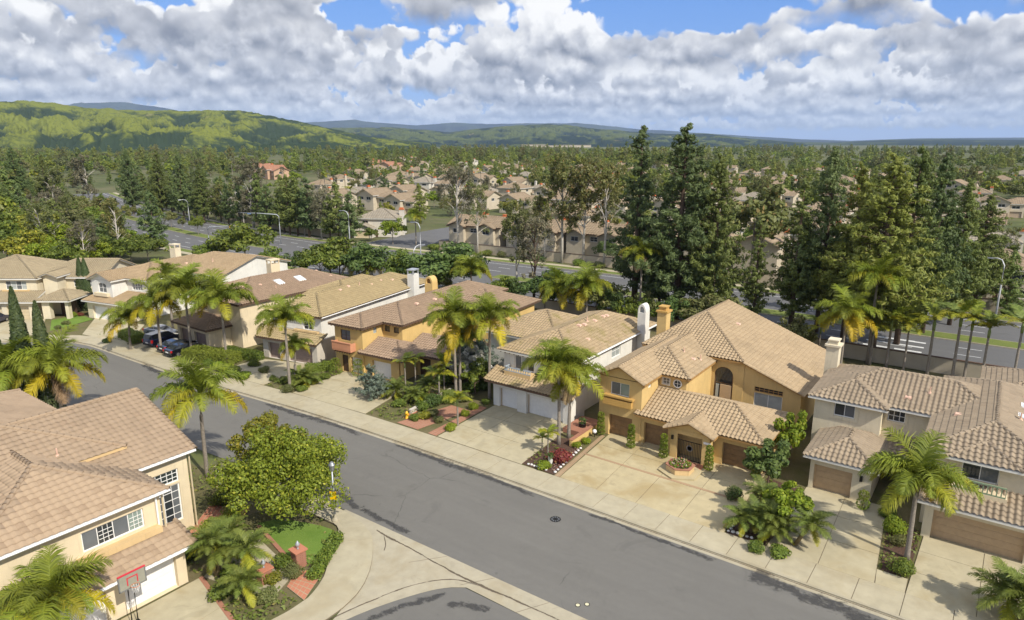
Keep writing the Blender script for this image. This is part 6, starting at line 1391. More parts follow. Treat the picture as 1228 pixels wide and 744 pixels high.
# ---------------------------------------------------------------- street things
hy = empty('fire_hydrant', (*(-45.97, 45.57), .1), 0, 'yellow fire hydrant beside the pavement before the yellow house', 'hydrant')
m = MB(); m.lathe([(.19, 0), (.19, .06), (.13, .08), (.12, .5), (.16, .52), (.16, .58), (.13, .62), (.09, .72), (.03, .77)], 14); m.build('body', 'hydrant_yellow', hy, smooth=True)
for a in (0, 90, 180): m = MB(); m.tube([(.1, 0, .4), (.22, 0, .4)], .065, 8); m.build('outlet', 'hydrant_yellow', hy, rot=R(a))
def brick_pillar(loc, label, h=1.15):
    e = empty('brick_pillar', (*loc, .1), R(-5), label, 'pillar'); m = MB(); m.box(-.33, .33, -.33, .33, -.05, h); b_ = m.build('core', 'concrete_joint', e)
    bm_ = MB(); bm_.box(-.105, .105, -.045, .045, -.033, .033); bme_ = bm_.mesh('brick'); bme_.materials.append(MATS['brick_red'])
    for r_ in range(int(h/.08)):
        z = .04+r_*.08; sh = .11*(r_ % 2)
        for sd in range(4):
            for k in range(3):
                u_ = -.24+k*.235+sh-.05; u_ = max(-.25, min(.25, u_)); x, y = {0: (u_, -.32), 1: (.32, u_), 2: (u_, .32), 3: (-.32, u_)}[sd]; link('brick', bme_, None, e, (x, y, z), 0 if sd % 2 == 0 else R(90))
    m = MB(); m.box(-.45, .45, -.45, .45, h, h+.09); m.build('cap', 'terracotta_tile', e)
    m = MB(); m.lathe([(.10, h+.09), (.05, h+.16), (.04, h+.26), (.12, h+.30), (.15, h+.46), (.05, h+.60), (.01, h+.68)], 10); m.build('lantern', 'galvanised', e, smooth=True)
brick_pillar((-34.35, 23.75), 'square red brick pillar with lantern beside the round bush'); brick_pillar((-34.75, 21.45), 'square red brick pillar with lantern between date palms', .9)
# street lamp at the corner
sl_ = empty('street_lamp', (-36.75, 28.75, .1), 0, 'grey post top street lamp with yellow plate beside the corner tree', 'street lamp')
m = MB(); m.lathe([(.28, -.1), (.26, .12), (.16, .3), (.13, .55)], 10); m.build('base', 'concrete_kerb', sl_); m = MB(); m.tube([(0, 0, .5), (0, 0, 4.0)], [.085, .055], 10); m.build('post', 'galvanised', sl_, smooth=True)
m = MB(); m.lathe([(.06, 3.95), (.18, 4.05), (.22, 4.4), (.26, 4.45), (.14, 4.65), (.02, 4.72)], 10); m.build('lantern', 'grey_metal', sl_); m = MB(); m.box(-.25, .25, -.115, -.09, 1.75, 2.4); m.build('plate', 'bright_yellow', sl_, rot=R(30))
# white gate by the corner house
gw = empty('garden_gate', (-47.0, 26.2, .1), R(-10), 'white boarded garden gate with posts beside the corner house', 'gate')
for k in range(9): m = MB(); m.box(-.98+k*.22, -.78+k*.22, -.03, .03, .05, 1.75); m.build('board', 'white_paint', gw)
for x in (-1.1, 1.1): m = MB(); m.box(x-.1, x+.1, -.1, .1, -.1, 1.95); m.build('post', 'stucco_peach', gw)
# basketball hoop
bh = empty('basketball_hoop', (-36.9, 14.6, .12), 0, 'basketball hoop on dark poles before the corner house garage', 'basketball hoop')
m = MB(); m.box(-.5, .5, -.35, .35, 0, .18); m.build('base', 'iron_black', bh)
for dy in (-.16, .16): m = MB(); m.tube([(-.15, dy, .15), (-.05, dy, 2.9), (.25, dy, 3.05)], .045, 8); m.build('pole', 'iron_black', bh, smooth=True)
bb = MB(); bb.box(.27, .31, -.72, .72, 2.85, 3.75); board = bb.build('backboard', 'acrylic', bh)
for a in ((-.75, .75, 3.72, 3.79), (-.75, -.69, 2.82, 3.72), (.69, .75, 2.82, 3.72), (-.75, .75, 2.80, 2.86)):
    m = MB(); m.box(.255, .335, *a); m.build('board_frame', 'red_plastic' if a[2] > 3.5 else 'grey_metal', board)
for a in ((-.3, .3, 3.44, 3.5), (-.3, -.24, 3.02, 3.44), (.24, .3, 3.02, 3.44)): m = MB(); m.box(.312, .322, *a); m.build('target', 'red_plastic', board)
m = MB(); N = 16; m.tube([(.58+.22*math.cos(2*math.pi*i/N), .22*math.sin(2*math.pi*i/N), 3.02) for i in range(N+1)], .014, 6, False); rim = m.build('rim', 'orange_clay', bh)
m = MB()
for i in range(10):
    a = 2*math.pi*i/10
    for dlt in (.4, -.4): m.tube([(.58+.22*math.cos(a), .22*math.sin(a), 3.02), (.58+.13*math.cos(a+dlt), .13*math.sin(a+dlt), 2.62)], .007, 3, False)
m.build('net', 'white_paint', rim)

def car(loc, rot, mat, kind, label, group=None, sc=1.0):
    """body lofted from side profile, glass set into the cabin, wheels with rims, lamps"""
    e = empty('parked_car' if group else 'car', (*loc, .13 if group else .01), rot, label, 'car', group)
    van = kind == 'van'; L_ = 4.9 if van else 4.75; hw = .95 if van else .90
    prof = ([(-2.4, .42), (-2.42, .75), (-2.33, 1.05), (-2.3, 1.1), (1.1, 1.12), (1.35, 1.05), (2.25, .86), (2.42, .62), (2.4, .34), (-2.3, .30)] if van else [(-2.32, .42), (-2.36, .72), (-2.3, .98), (-1.6, 1.02), (.9, .98), (1.0, .96), (2.1, .80), (2.33, .6), (2.32, .32), (-2.2, .30)])
    m = MB(); n = len(prof); rings = [(-hw, .0), (-hw*.99, .0), (-hw*.9, .055), (hw*.9, .055), (hw*.99, 0), (hw, 0)]
    ys = [-hw, -hw*.94, hw*.94, hw]; V = []
    for j, y in enumerate(ys):
        ins = .07 if j in (0, 3) else 0
        for (x, z) in prof: V.append((x*(1-ins*.35), y, z-(ins if z > .7 else -ins*.3)))
    F = []
    for j in range(3):
        for i in range(n): F.append((j*n+i, j*n+(i+1) % n, (j+1)*n+(i+1) % n, (j+1)*n+i))
    F.append(tuple(reversed(range(n)))) ; F.append(tuple(3*n+i for i in range(n)))
    m.v = V; m.f = F; body = m.build('body', mat, e)
    cab = [(-2.28, 1.08), (-2.12, 1.74), (-.2, 1.80), (.45, 1.72), (1.28, 1.08)] if van else [(-1.95, .99), (-1.1, 1.38), (-.3, 1.43), (.25, 1.38), (1.15, .97)]
    m = MB(); k = len(cab); wb, wt = hw*.93, hw*.72
    zt = max(z for _, z in cab); V = []
    for sd in (-1, 1):
        for (x, z) in cab: f = (z-cab[0][1])/(zt-cab[0][1]); V.append((x, sd*(wb+(wt-wb)*f), z))
    m.v = V; m.f = [(i, (i+1) % k, k+(i+1) % k, k+i) for i in range(k)] + [tuple(reversed(range(k))), tuple(k+i for i in range(k))]; roof = m.build('cabin', mat, e)
    def lerp2(i, j, f): return (cab[i][0]+(cab[j][0]-cab[i][0])*f, cab[i][1]+(cab[j][1]-cab[i][1])*f)
    def yat(z): f = (z-cab[0][1])/(zt-cab[0][1]); return wb+(wt-wb)*f
    for (i, j, nm) in ((0, 1, 'rear_window'), (k-1, k-2, 'windscreen')):
        a, c = lerp2(i, j, .12), lerp2(i, j, .86); dx = -.012 if i == 0 else .012; m = MB(); m.face([(a[0]+dx, -yat(a[1])+.1, a[1]+.012), (a[0]+dx, yat(a[1])-.1, a[1]+.012), (c[0]+dx, yat(c[1])-.1, c[1]+.012), (c[0]+dx, -yat(c[1])+.1, c[1]+.012)]); m.build(nm, 'glass_dark', roof)
    z0, z1 = cab[0][1]+.06, zt-.08
    xa0, xa1 = cab[0][0]+.22, cab[1][0]+.12; xb1, xb0 = cab[k-2][0]-.05, cab[k-1][0]-.2
    for sd in (-1, 1):
        for p in range(3 if van else 2):
            N = 3 if van else 2; f0, f1 = p/N+.015, (p+1)/N-.015; g_ = lambda f, b0, b1: b0+(b1-b0)*f
            m = MB(); m.face([(g_(f0, xa0, xb0), sd*(yat(z0)+.012), z0), (g_(f1, xa0, xb0), sd*(yat(z0)+.012), z0), (g_(f1, xa1, xb1), sd*(yat(z1)+.012), z1), (g_(f0, xa1, xb1), sd*(yat(z1)+.012), z1)]); m.build('side_window', 'glass_dark', roof)
        for x in (-1.42, 1.42):
            m = MB(); m.tube([(x, sd*(hw-.2), .33), (x, sd*(hw+.015), .33)], .33, 16); w_ = m.build('wheel', 'rubber', e); m = MB(); m.tube([(x, sd*(hw-.1), .33), (x, sd*(hw+.022), .33)], .2, 12); m.build('rim', 'wheel_silver', w_)
        m = MB(); m.box(-2.44 if van else -2.385, -2.2, sd*hw*.92-.12, sd*hw*.92+.05, .72, .98 if not van else 1.1); m.build('tail_light', 'car_red_light', body); m = MB(); m.box(2.1, 2.34, sd*hw*.8-.16, sd*hw*.8+.12, .62, .76); m.build('headlight', 'car_lamp', body)
        m = MB(); m.box(.62, .82, sd*(hw+.02)-.09, sd*(hw+.02)+.09, .98, 1.12); m.build('mirror', mat, body)
    m = MB(); m.box(-2.44 if van else -2.39, -2.33, -.26, .26, .62, .76); m.build('number_plate', 'plate_white', body); m = MB(); m.box(-2.44 if van else -2.40, -2.2, -hw*.85, hw*.85, .36, .5); m.build('bumper', 'rubber', body)
    e.scale = (sc, sc, sc); return e
g_ = 'cars parked before the skylight house'
car((-91.6, 44.9), R(100), 'car_navy', 'van', 'dark navy minivan parked nose in, beside the square hedge', g_); car((-87.3, 44.6), R(95), 'car_black', 'sedan', 'black sedan parked nose in, next to the navy minivan', g_); car((-84.9, 44.2), R(93), 'car_black', 'sedan', 'black sedan parked nose in, beside the long rounded hedge', g_)
car((-95.8, 46.8), R(15), 'car_silver', 'sedan', 'silver sedan mostly hidden behind hedge and small queen palm', g_)
car((-122.6, 35.2), R(125), 'car_navy', 'van', 'dark blue van before the garage of the end house', 'cars parked before the end house')
AVc = AV
car((-103.5, 114.5), R(2), 'car_white', 'van', 'white van driving along the avenue past the townhouses'); car((-98.6, 106.5), R(182), 'car_blue', 'sedan', 'blue car on the near lanes of the avenue')
# lamps and signals along the avenue
def cobra(loc, h, arm, rot, label, group=None):
    e = empty('street_lamp', (*loc, .1), rot, label, 'street lamp', group); m = MB(); m.tube([(0, 0, -.1), (0, 0, h*.55), (0, 0, h*.9), (arm*.25, 0, h*.985), (arm*.6, 0, h+.08), (arm, 0, h+.05)], [.15, .12, .10, .08, .07, .06], 8); m.build('post', 'pale_pole', e, smooth=True)
    m = MB(); m.hexa([(arm-.1, -.16, h-.06), (arm+.75, -.12, h-.04), (arm+.75, .12, h-.04), (arm-.1, .16, h-.06), (arm-.1, -.1, h+.14), (arm+.7, -.07, h+.1), (arm+.7, .07, h+.1), (arm-.1, .1, h+.14)]); m.build('lamp_head', 'grey_metal', e); return e
cg = 'avenue street lamps'
for q, h, l, ar, r_ in (((0.51, 127.00, 9.55), 0, 'tall pale street lamp across the avenue among the right hand pines', 1.6, 180), ((-86.12, 88.74, 8.62), 0, 'curved street lamp beside the white van on the avenue', 1.8, 80), ((-105.73, 111.13, 9.38), 0, 'tall street lamp before the beige townhouses', 1.8, 190), ((-234.72, 97.98, 5.27), 0, 'curved street lamp far up the avenue beside the hedge trees', 2.2, 0), ((-185.02, 80.86, 6.20), 0, 'straight pale pole rising from the hedge trees near the avenue', .2, 0), ((-137.82, 118.51, 9.51), 0, 'street lamp on the crossing before the white grey roofed house', 2.2, 190), ((-220.75, 121.90, 8.26), 0, 'street lamp on the far side of the avenue by the dark pines', 2.2, -100)):
    cobra((q[0], q[1]), q[2], ar, R(r_), l, cg)
def signal(loc, h, arm, rot, label):
    e = empty('traffic_signal', (*loc, .1), rot, label, 'traffic signal'); m = MB(); m.tube([(0, 0, -.1), (0, 0, h*.6), (0, 0, h*.93), (.5, 0, h), (arm*.5, 0, h+.35), (arm, 0, h+.45)], [.17, .14, .13, .12, .09, .06], 8); m.build('mast', 'galvanised', e, smooth=True)
    for f in (.55, .97):
        m = MB(); m.box(arm*f-.18, arm*f+.18, -.14, .14, h-.5, h+.55); hd = m.build('signal_head', 'iron_black', e)
        for k, c in enumerate(('red_plastic', 'bright_yellow', 'hedge')): m = MB(); m.lathe([(.11, 0), (.11, .02)], 10); m.build('lens', c, hd, (arm*f, -.145, h+.38-k*.34), rot=(R(90), 0, 0))
    m = MB(); m.box(arm*.72-.5, arm*.72+.5, -.03, .03, h+.1, h+.42); m.build('street_sign', 'signal_blue', e); return e
q = (-162.19, 94.01, 6.11); signal((q[0], q[1]), q[2], 11, R(28), 'curved traffic signal mast on the near left of the crossing'); q = (-158.78, 112.55, 7.88); signal((q[0], q[1]), q[2], 11, R(215), 'traffic signal mast with blue street sign across the crossing')


# ---------------------------------------------------------------- across the avenue: houses
def copy_tree(o, parent=None):
    c = o.copy(); COL.objects.link(c); c.parent = parent
    for ch in list(o.children): copy_tree(ch, c)
    return c
def far_house(kind, wm, tm, label):
    H = House('background_house', label, (0, 0), 0); kw = dict(pitch=.75, course=.9, amp=.09, capr=.2)
    W = lambda a, c, z0, z1, n=(2, 1), g='glass_dark': (a, c, z0, z1, 'win', dict(n=n, g=g, fw=.1))
    if kind == 0:
        H.block(-6, 6, -5, 6, 0, 5.6, wm, F=[W(-4.6, -2.8, 3.8, 5.0), W(1.6, 4.2, 3.8, 5.0), (-1.2, .2, 0, 2.2, 'door', {}), W(2, 4.4, .8, 2.2)], L=[W(-2, 0, 3.8, 5)], Rr=[W(-3, -1, 3.8, 5.0), W(2, 3.6, 3.8, 5)])
        H.hip(-6.6, 6.6, -5.6, 6.6, 5.6, .42, 'x', tm, 'fascia_white', **kw); H.block(-6.4, -.6, -8, -4.5, 0, 2.8, wm, F=[(-5.8, -1.4, 0, 2.2, 'gar', dict(m='cream_door'))]); H.hip(-7, 0, -8.6, -4, 2.8, .42, 'y', tm, 'fascia_white', ('gable', 'gable'), (-8, -4.6), wm, **kw)
        H.chimney(5.6, 6.9, 0, 1.1, 0, 7.9, wm, 'flat', 'orange_clay')
    elif kind == 1:
        H.block(-7, 2, -5, 6, 0, 5.6, wm, F=[W(-5.6, -3.4, 3.8, 5.1), W(-1.8, .6, 3.8, 5.1), W(-5.6, -3, .8, 2.2)], L=[W(0, 2, 3.8, 5)], Rr=[])
        H.hip(-7.6, 2.6, -5.6, 6.6, 5.6, .45, 'y', tm, 'fascia_white', ('gable', 'gable'), (-5, 6), wm, **kw); H.block(1.8, 7, -3, 6, 0, 5.0, wm, F=[W(3, 5.6, 3.2, 4.4), (2.6, 6.4, 0, 2.2, 'gar', dict(m='greige_door'))], Rr=[W(0, 2, 3.2, 4.4)]); H.hip(0, 7.6, -3.6, 6.6, 5.0, .42, 'x', tm, 'fascia_white', ('hip', 'gable'), (0, 7), wm, **kw)
        H.chimney(-7.8, -6.9, 1, 2.2, 0, 8.2, wm, 'flat', 'orange_clay')
    elif kind == 2:
        H.block(-7, 7, -4, 5, 0, 3.0, wm, F=[W(-5.4, -3, 1, 2.3), W(3, 5.6, 1, 2.3), (-.6, .6, 0, 2.2, 'door', {})], Rr=[W(-1, 1, 1, 2.3)]); H.hip(-7.7, 7.7, -4.7, 5.7, 3.0, .42, 'x', tm, 'fascia_white', **kw); H.block(1, 6.5, -7, -3.5, 0, 2.9, wm, F=[(1.6, 5.9, 0, 2.2, 'gar', {})]); H.hip(.4, 7.1, -7.6, -2, 2.9, .42, 'y', tm, 'fascia_white', **kw)
        H.chimney(-5, -4, 3, 4, 0, 6.0, wm, 'flat')
    else:       # townhouse with two front gables
        H.block(-8, 8, -4, 6, 0, 5.8, wm, F=[W(-6.4, -4.2, 3.9, 5.2), W(3.2, 5.4, 3.9, 5.2), W(-1.4, .8, 3.9, 5.2, (2, 2)), W(-6.4, -4.0, .8, 2.2), (4, 5.2, 0, 2.2, 'door', {})], L=[W(-1, 1, 3.9, 5.2)], Rr=[W(-1, 1, 3.9, 5.2), W(3, 4.4, .8, 2.2)])
        H.hip(-8.6, 8.6, -4.6, 6.6, 5.8, .42, 'x', tm, 'fascia_brown', ('gable', 'gable'), (-8, 8), wm, **kw)
        for x in (-5.2, 4.4): H.block(x-2.4, x+2.4, -5.2, -3, 0, 5.6, wm, F=[W(x-1.1, x+1.1, 3.8, 5.1)]); H.hip(x-3, x+3, -5.8, 1, 5.6, .42, 'y', tm, 'fascia_brown', ('gable', 'gable'), (-5.2, 0), wm, **kw)
        H.chimney(-1, .2, 2, 3.2, 0, 8.4, wm, 'flat', 'orange_clay'); H.chimney(6, 7.2, 1, 2.2, 0, 8.2, wm, 'flat', 'orange_clay')
    return H.done()
gH = 'houses of the neighbourhood beyond the avenue'
protos = [(far_house(0, 'stucco_far', 'tile_far', ''), 'beige two storey house with hipped brown roof beyond the avenue'), (far_house(1, 'stucco_far', 'tile_far', ''), 'beige two storey house with front gable beyond the avenue'), (far_house(2, 'stucco_far_white', 'tile_far_grey', ''), 'pale single storey house with grey tan hipped roof beyond the avenue'), (far_house(3, 'stucco_far', 'tile_far', ''), 'beige townhouse with two front gables and clay chimney pots beyond the avenue'), (far_house(0, 'stucco_far_white', 'tile_far_grey', ''), 'off white two storey house with grey roof beyond the avenue'), (far_house(1, 'stucco_orange_far', 'tile_far_red', ''), 'orange stucco house with red tile roof far beyond the avenue')]
used = set(); HOUSES = []
def put_house(k, x, y, rot, sc=1.0, label=None, group=gH):
    p, lab = protos[k]; o = p if k not in used else copy_tree(p); used.add(k); o.location = (x, y, .05); o.rotation_euler = (0, 0, rot); o.scale = (sc, sc, sc); o['label'] = label or lab; o['group'] = group; HOUSES.append((x, y)); return o
put_house(4, *(-150.22, 141.89), R(28), .95, 'off white two storey house with grey roof standing at the avenue crossing', 'house at the avenue crossing')
for i, (x, y) in enumerate(((-113, 142.5), (-96, 145), (-79, 146.5), (-62, 148))): put_house(3, x, y, R(6 if i < 2 else 0), .95)
rows = [(150, -44, 22, 21), (186, -232, 10, 21), (222, -290, 14, 22), (262, -330, 10, 23), (310, -380, 18, 25), (365, -420, 10, 27), (430, -500, 20, 30), (500, -560, 10, 29), (585, -640, 15, 34)]
hr = random.Random(5)
for (t_, a, c, stp) in rows:
    x = a
    while x < c:
        if hr.random() < .9 and not (-150 < x < -118 and t_ < 200): put_house(hr.choice((0, 1, 1, 0, 2, 4) if t_ > 160 else (1, 0, 1)), x+hr.uniform(-3, 3), t_+hr.uniform(-5, 5)+max(0, (-x-150)*.10), R(hr.choice((0, 0, 10, -12, 90, 180))), hr.uniform(.92, 1.08))
        x += stp
for q in ((-259.45, 166.36), (-251.38, 150.88)): put_house(2, *q, R(20), 1.0)
for q in ((-482.71, 332.62), (-443.83, 433.42), (-444.26, 314.43), (-493.79, 462.65)): put_house(5, *q, R(hr.uniform(-20, 30)), 1.25)

# ---------------------------------------------------------------- trees beyond the gardens
pA = pine_meshes('crown', 18, 3.6, 38, 10, 10, 13, .42, 1, 1.0, .06); pB = pine_meshes('crown', 18, 3.1, 34, 9, 9, 13, .42, 2, .95, .15); pC = pine_meshes('crown', 18, 4.6, 38, 11, 10, 13, .44, 3, 1.05, .02)
pS = pine_meshes('crown', 16, 4.0, 18, 8, 6, 6, .95, 4, 1.0, .05); pT = pine_meshes('crown', 16, 3.4, 18, 7, 6, 6, .95, 5, 1.0, .1)
gA = gum_meshes('crown', 15, 3.6, 7, 60, .42); gB = gum_meshes('crown', 14, 3.8, 6, 55, .45); gC = gum_meshes('crown', 14, 3.6, 3, 46, .42, 6)
def broad_pair(h, r, b_, nc, lf, tot): c, ce = crown_broad('crown', h, r, b_, nc, lf, tot); return c, trunk_mesh('trunk', h*.72, .04*h*.55, 8, r*.5, .35, ends=ce)
bA = broad_pair(8, 3.8, 1.6, 48, .5, 3600); bB = broad_pair(9, 3.3, 2.2, 42, .5, 3200); bC = broad_pair(6, 3.6, .8, 44, .48, 3200)
H0 = {id(pA): 18, id(pB): 18, id(pC): 18, id(pS): 16, id(pT): 16, id(gA): 15, id(gB): 14, id(gC): 14, id(bA): 8, id(bB): 9, id(bC): 6}
KIND = {'pine': ('pine_tree', 'pine tree', 'bark_brown'), 'gum': ('eucalyptus_tree', 'eucalyptus', 'bark_pale'), 'broad': ('broadleaf_tree', 'tree', 'bark_grey')}
def tree(kind, pair, q, mat, label, group=None, wid=1.0, bark=None):
    nm, cat, bk_ = KIND[kind]; z = q[2]/H0[id(pair)]; return thing_tree(nm, label, cat, (q[0], q[1]), pair[0], mat, pair[1], bark or bk_, group, z*wid, rnd.uniform(0, 6.28), .03, z)
NP = (
    ((-47.23, 99.00, 29.96), pB, 'needle_blue', .95, 'tall ragged pine rising above the white chimney'), ((-39.23, 97.00, 29.55), pC, 'needle_blue', .95, 'tallest dark pine with pointed top behind the ochre house'), ((-34.17, 98.00, 25.39), pC, 'needle', .75, 'narrow dark pine, right of the tallest one behind the ochre house'), ((-43.34, 100.00, 18.26), pC, 'needle_blue', .75, 'stout dark pine filling between the two tall ones'), ((-28.13, 99.00, 16.50), pB, 'needle', .8, 'small slim pine at the avenue beside the ochre roof'),
    ((-39.17, 133.00, 18.14), bB, 'leaf_gum', 1.0, 'reddish leaved tree across the avenue behind the slim pine'), ((-23.58, 102.00, 22.06), pB, 'needle', 1.0, 'open pine with bare lower trunk left of the right hand pine group'), ((-20.46, 104.00, 26.33), pC, 'needle_blue', .72, 'dark straight pine in the right hand group'), ((-16.32, 101.00, 24.25), pA, 'needle_light', .9, 'pine with lighter needles between dark ones'), ((-12.12, 97.00, 25.62), pC, 'needle_light', 1.05, 'broad light green pine, widest of the right hand group'), ((-10.07, 104.00, 26.38), pC, 'needle', .8, 'thick pine behind the widest one'),
    ((-7.79, 112.00, 25.46), pC, 'needle_blue', .7, 'blue dark pine right of the widest one'), ((-5.03, 120.00, 21.87), pC, 'needle', .8, 'pine on the avenue median at the right'), ((-2.62, 133.00, 19.07), pC, 'needle', 1.0, 'bushy pine across the avenue beside the lamp'), ((1.59, 131.00, 10.68), pS, 'needle', 1.0, 'low conifer across the avenue at the right'))
NP += (((-297.64, 100.00, 25.23), pC, 'needle_blue', .85, 'big dark conifer at the left behind the end house thicket'), ((-294.34, 108.00, 22.19), pA, 'needle', .9, 'tall conifer right of the big dark one at the left'), ((-271.28, 128.00, 24.58), pC, 'needle_blue', .75, 'tall dark conifer at the bend of the avenue'), ((-251.45, 129.00, 24.10), pC, 'needle', .75, 'tall pointed conifer beside the bend of the avenue'), ((-235.07, 128.00, 23.66), pC, 'needle_blue', .75, 'tall conifer right of the bend of the avenue'), ((-220.48, 127.00, 20.01), pA, 'needle', .9, 'conifer at the right end of the dark group by the avenue bend'))
for q, pr, mt, w, l in NP: tree('pine' if pr not in (bB,) else 'broad', pr, q, mt, l, 'pines along the avenue', w)
GM = (
    ((-81.43, 132.00, 22.34), gA, 'leaf_gum', .9, 'eucalyptus with pale trunk before the sound wall, left of three'), ((-76.48, 133.00, 21.69), gB, 'leaf_gum', .9, 'eucalyptus with pale trunk before the sound wall, middle of three'), ((-71.12, 133.00, 20.75), gA, 'leaf_gum', .85, 'eucalyptus with pale trunk before the sound wall, right of three'), ((-85.52, 131.00, 15.10), gB, 'leaf_gum', .8, 'short eucalyptus left of the three at the sound wall'), ((-64.13, 95.00, 15.11), gC, 'leaf_grey', 1.0, 'grey half bare tree on dark trunk behind the yellow house'), ((-68.43, 96.00, 15.90), gA, 'leaf_olive', .85, 'dark olive tree behind the yellow house roof'),
    ((-111.52, 131.00, 21.03), gC, 'leaf_grey', 1.0, 'half bare tall tree before the beige townhouses'), ((-105.29, 131.00, 16.81), gC, 'leaf_olive', .8, 'thin eucalyptus beside the beige townhouses'), ((-198.33, 131.00, 20.30), gA, 'leaf_grey', 1.0, 'tall grey eucalyptus with white trunk at the avenue crossing'), ((-158.38, 126.00, 14.25), gC, 'leaf_grey', 1.0, 'grey bare twigged tree in the corner of the crossing'), ((-167.29, 127.00, 12.42), gB, 'leaf_olive', .8, 'eucalyptus left of the grey bare tree'), ((-148.76, 125.00, 6.53), gC, 'leaf_grey', 1.1, 'wide grey twiggy tree at the crossing kerb'), ((-283.07, 118.00, 20.95), gB, 'leaf_grey', 1.1, 'large grey eucalyptus left of the avenue'), ((-279.75, 105.00, 16.88), gA, 'leaf_olive', 1.1, 'olive eucalyptus at the left beyond the end house'), ((-241.07, 80.00, 7.60), gC, 'leaf_olive', 1.0, 'bare limbed eucalyptus behind the end house'), ((-64.67, 131.00, 17.75), gB, 'leaf_olive', .9, 'eucalyptus half hidden by the ragged pine'))
for q, pr, mt, w, l in GM: tree('gum', pr, q, mt, l, 'eucalyptus trees along the avenue', w, 'bark_brown' if 'dark trunk' in l else None)
BR = (
    ((-109.33, 86.00, 6.57), bC, 'leaf_green', 1.2, 'dense round green tree behind the skylight house'), ((-116.07, 85.00, 4.73), bC, 'leaf_dark', 1.0, 'dark round tree beside the dense one behind the skylight house'), ((-145.21, 84.00, 4.93), bC, 'leaf_green', 1.0, 'low green tree behind the tan roofed house'), ((-133.85, 130.00, 6.59), bA, 'leaf_lime', 1.0, 'bright green tree right of the white grey roofed house'), ((-143.23, 131.00, 3.35), bC, 'leaf_green', .9, 'green tree before the white grey roofed house'), ((-69.07, 92.00, 4.11), bC, 'leaf_green', 1.0, 'bushy tree behind the yellow house, left of two'), ((-65.92, 93.00, 3.88), bC, 'leaf_dark', 1.0, 'bushy tree behind the yellow house, right of two'), ((-71.93, 91.00, 2.47), bC, 'leaf_dark', 1.0, 'low dark bush tree above the rust roof'), ((-47.51, 92.00, 4.67), bC, 'leaf_dark', .9, 'dark tree behind the white house chimney'), ((-44.16, 91.00, 3.75), bC, 'leaf_green', .8, 'green bush tree beside the white chimney'), ((-37.39, 92.00, 4.73), bC, 'leaf_dark', .8, 'dark bush tree behind the ochre chimney'), ((-20.17, 90.00, 4.70), bC, 'leaf_olive', .8, 'olive bush tree behind the ochre roof'), ((-42.43, 93.00, 4.51), bC, 'leaf_olive', .7, 'small olive tree behind the ochre chimney'),
    ((-109.46, 91.00, 7.64), bB, 'leaf_olive', 1.0, 'olive tree at the avenue beside the dense round tree'), ((-125.82, 86.00, 4.74), bC, 'leaf_green', 1.0, 'green tree behind the gap of tan roofed and skylight houses'), ((-81.20, 93.00, 5.16), bB, 'leaf_green', .9, 'upright green tree behind the yellow chimney'), ((-61.02, 94.00, 5.43), bB, 'leaf_olive', .9, 'olive tree between the palms behind the white house'),
    ((-80.61, 90.00, 3.84), bC, 'leaf_olive', .7, 'small olive tree behind the yellow chimney'))
for q, pr, mt, w, l in BR: tree('broad', pr, q, mt, l, None, w)
for i, (q, h_, mt) in enumerate((((-173.24, 57.11), 7.5, 'leaf_yellow_green'), ((-164.65, 58.44), 6.5, 'leaf_lime'), ((-156.64, 59.59), 6.8, 'leaf_green'), ((-156.85, 64.08), 6.8, 'leaf_lime'), ((-157.68, 68.38), 6.6, 'leaf_green'), ((-158.54, 72.91), 6.2, 'leaf_green'), ((-159.93, 77.34), 5.6, 'leaf_green'), ((-179.05, 66.34), 8.5, 'leaf_lime'), ((-181.07, 56.60), 8.5, 'leaf_green'), ((-180.11, 71.49), 7.5, 'leaf_yellow_green'), ((-176.19, 74.33), 7.0, 'leaf_green'), ((-174.53, 78.61), 6.2, 'leaf_lime'), ((-194.51, 67.34), 9, 'leaf_yellow_green'), ((-212.47, 68.07), 10, 'leaf_green'), ((-168.26, 74.15), 5, 'leaf_olive'))):
    tree('broad', (bC, bA)[i % 2], (*q, h_), mt, ['leafy garden tree in the thicket behind the end house', 'yellow green garden tree in the thicket behind the end house'][mt in ('leaf_lime', 'leaf_yellow_green')], 'thicket of garden trees behind the end house', 1.15)
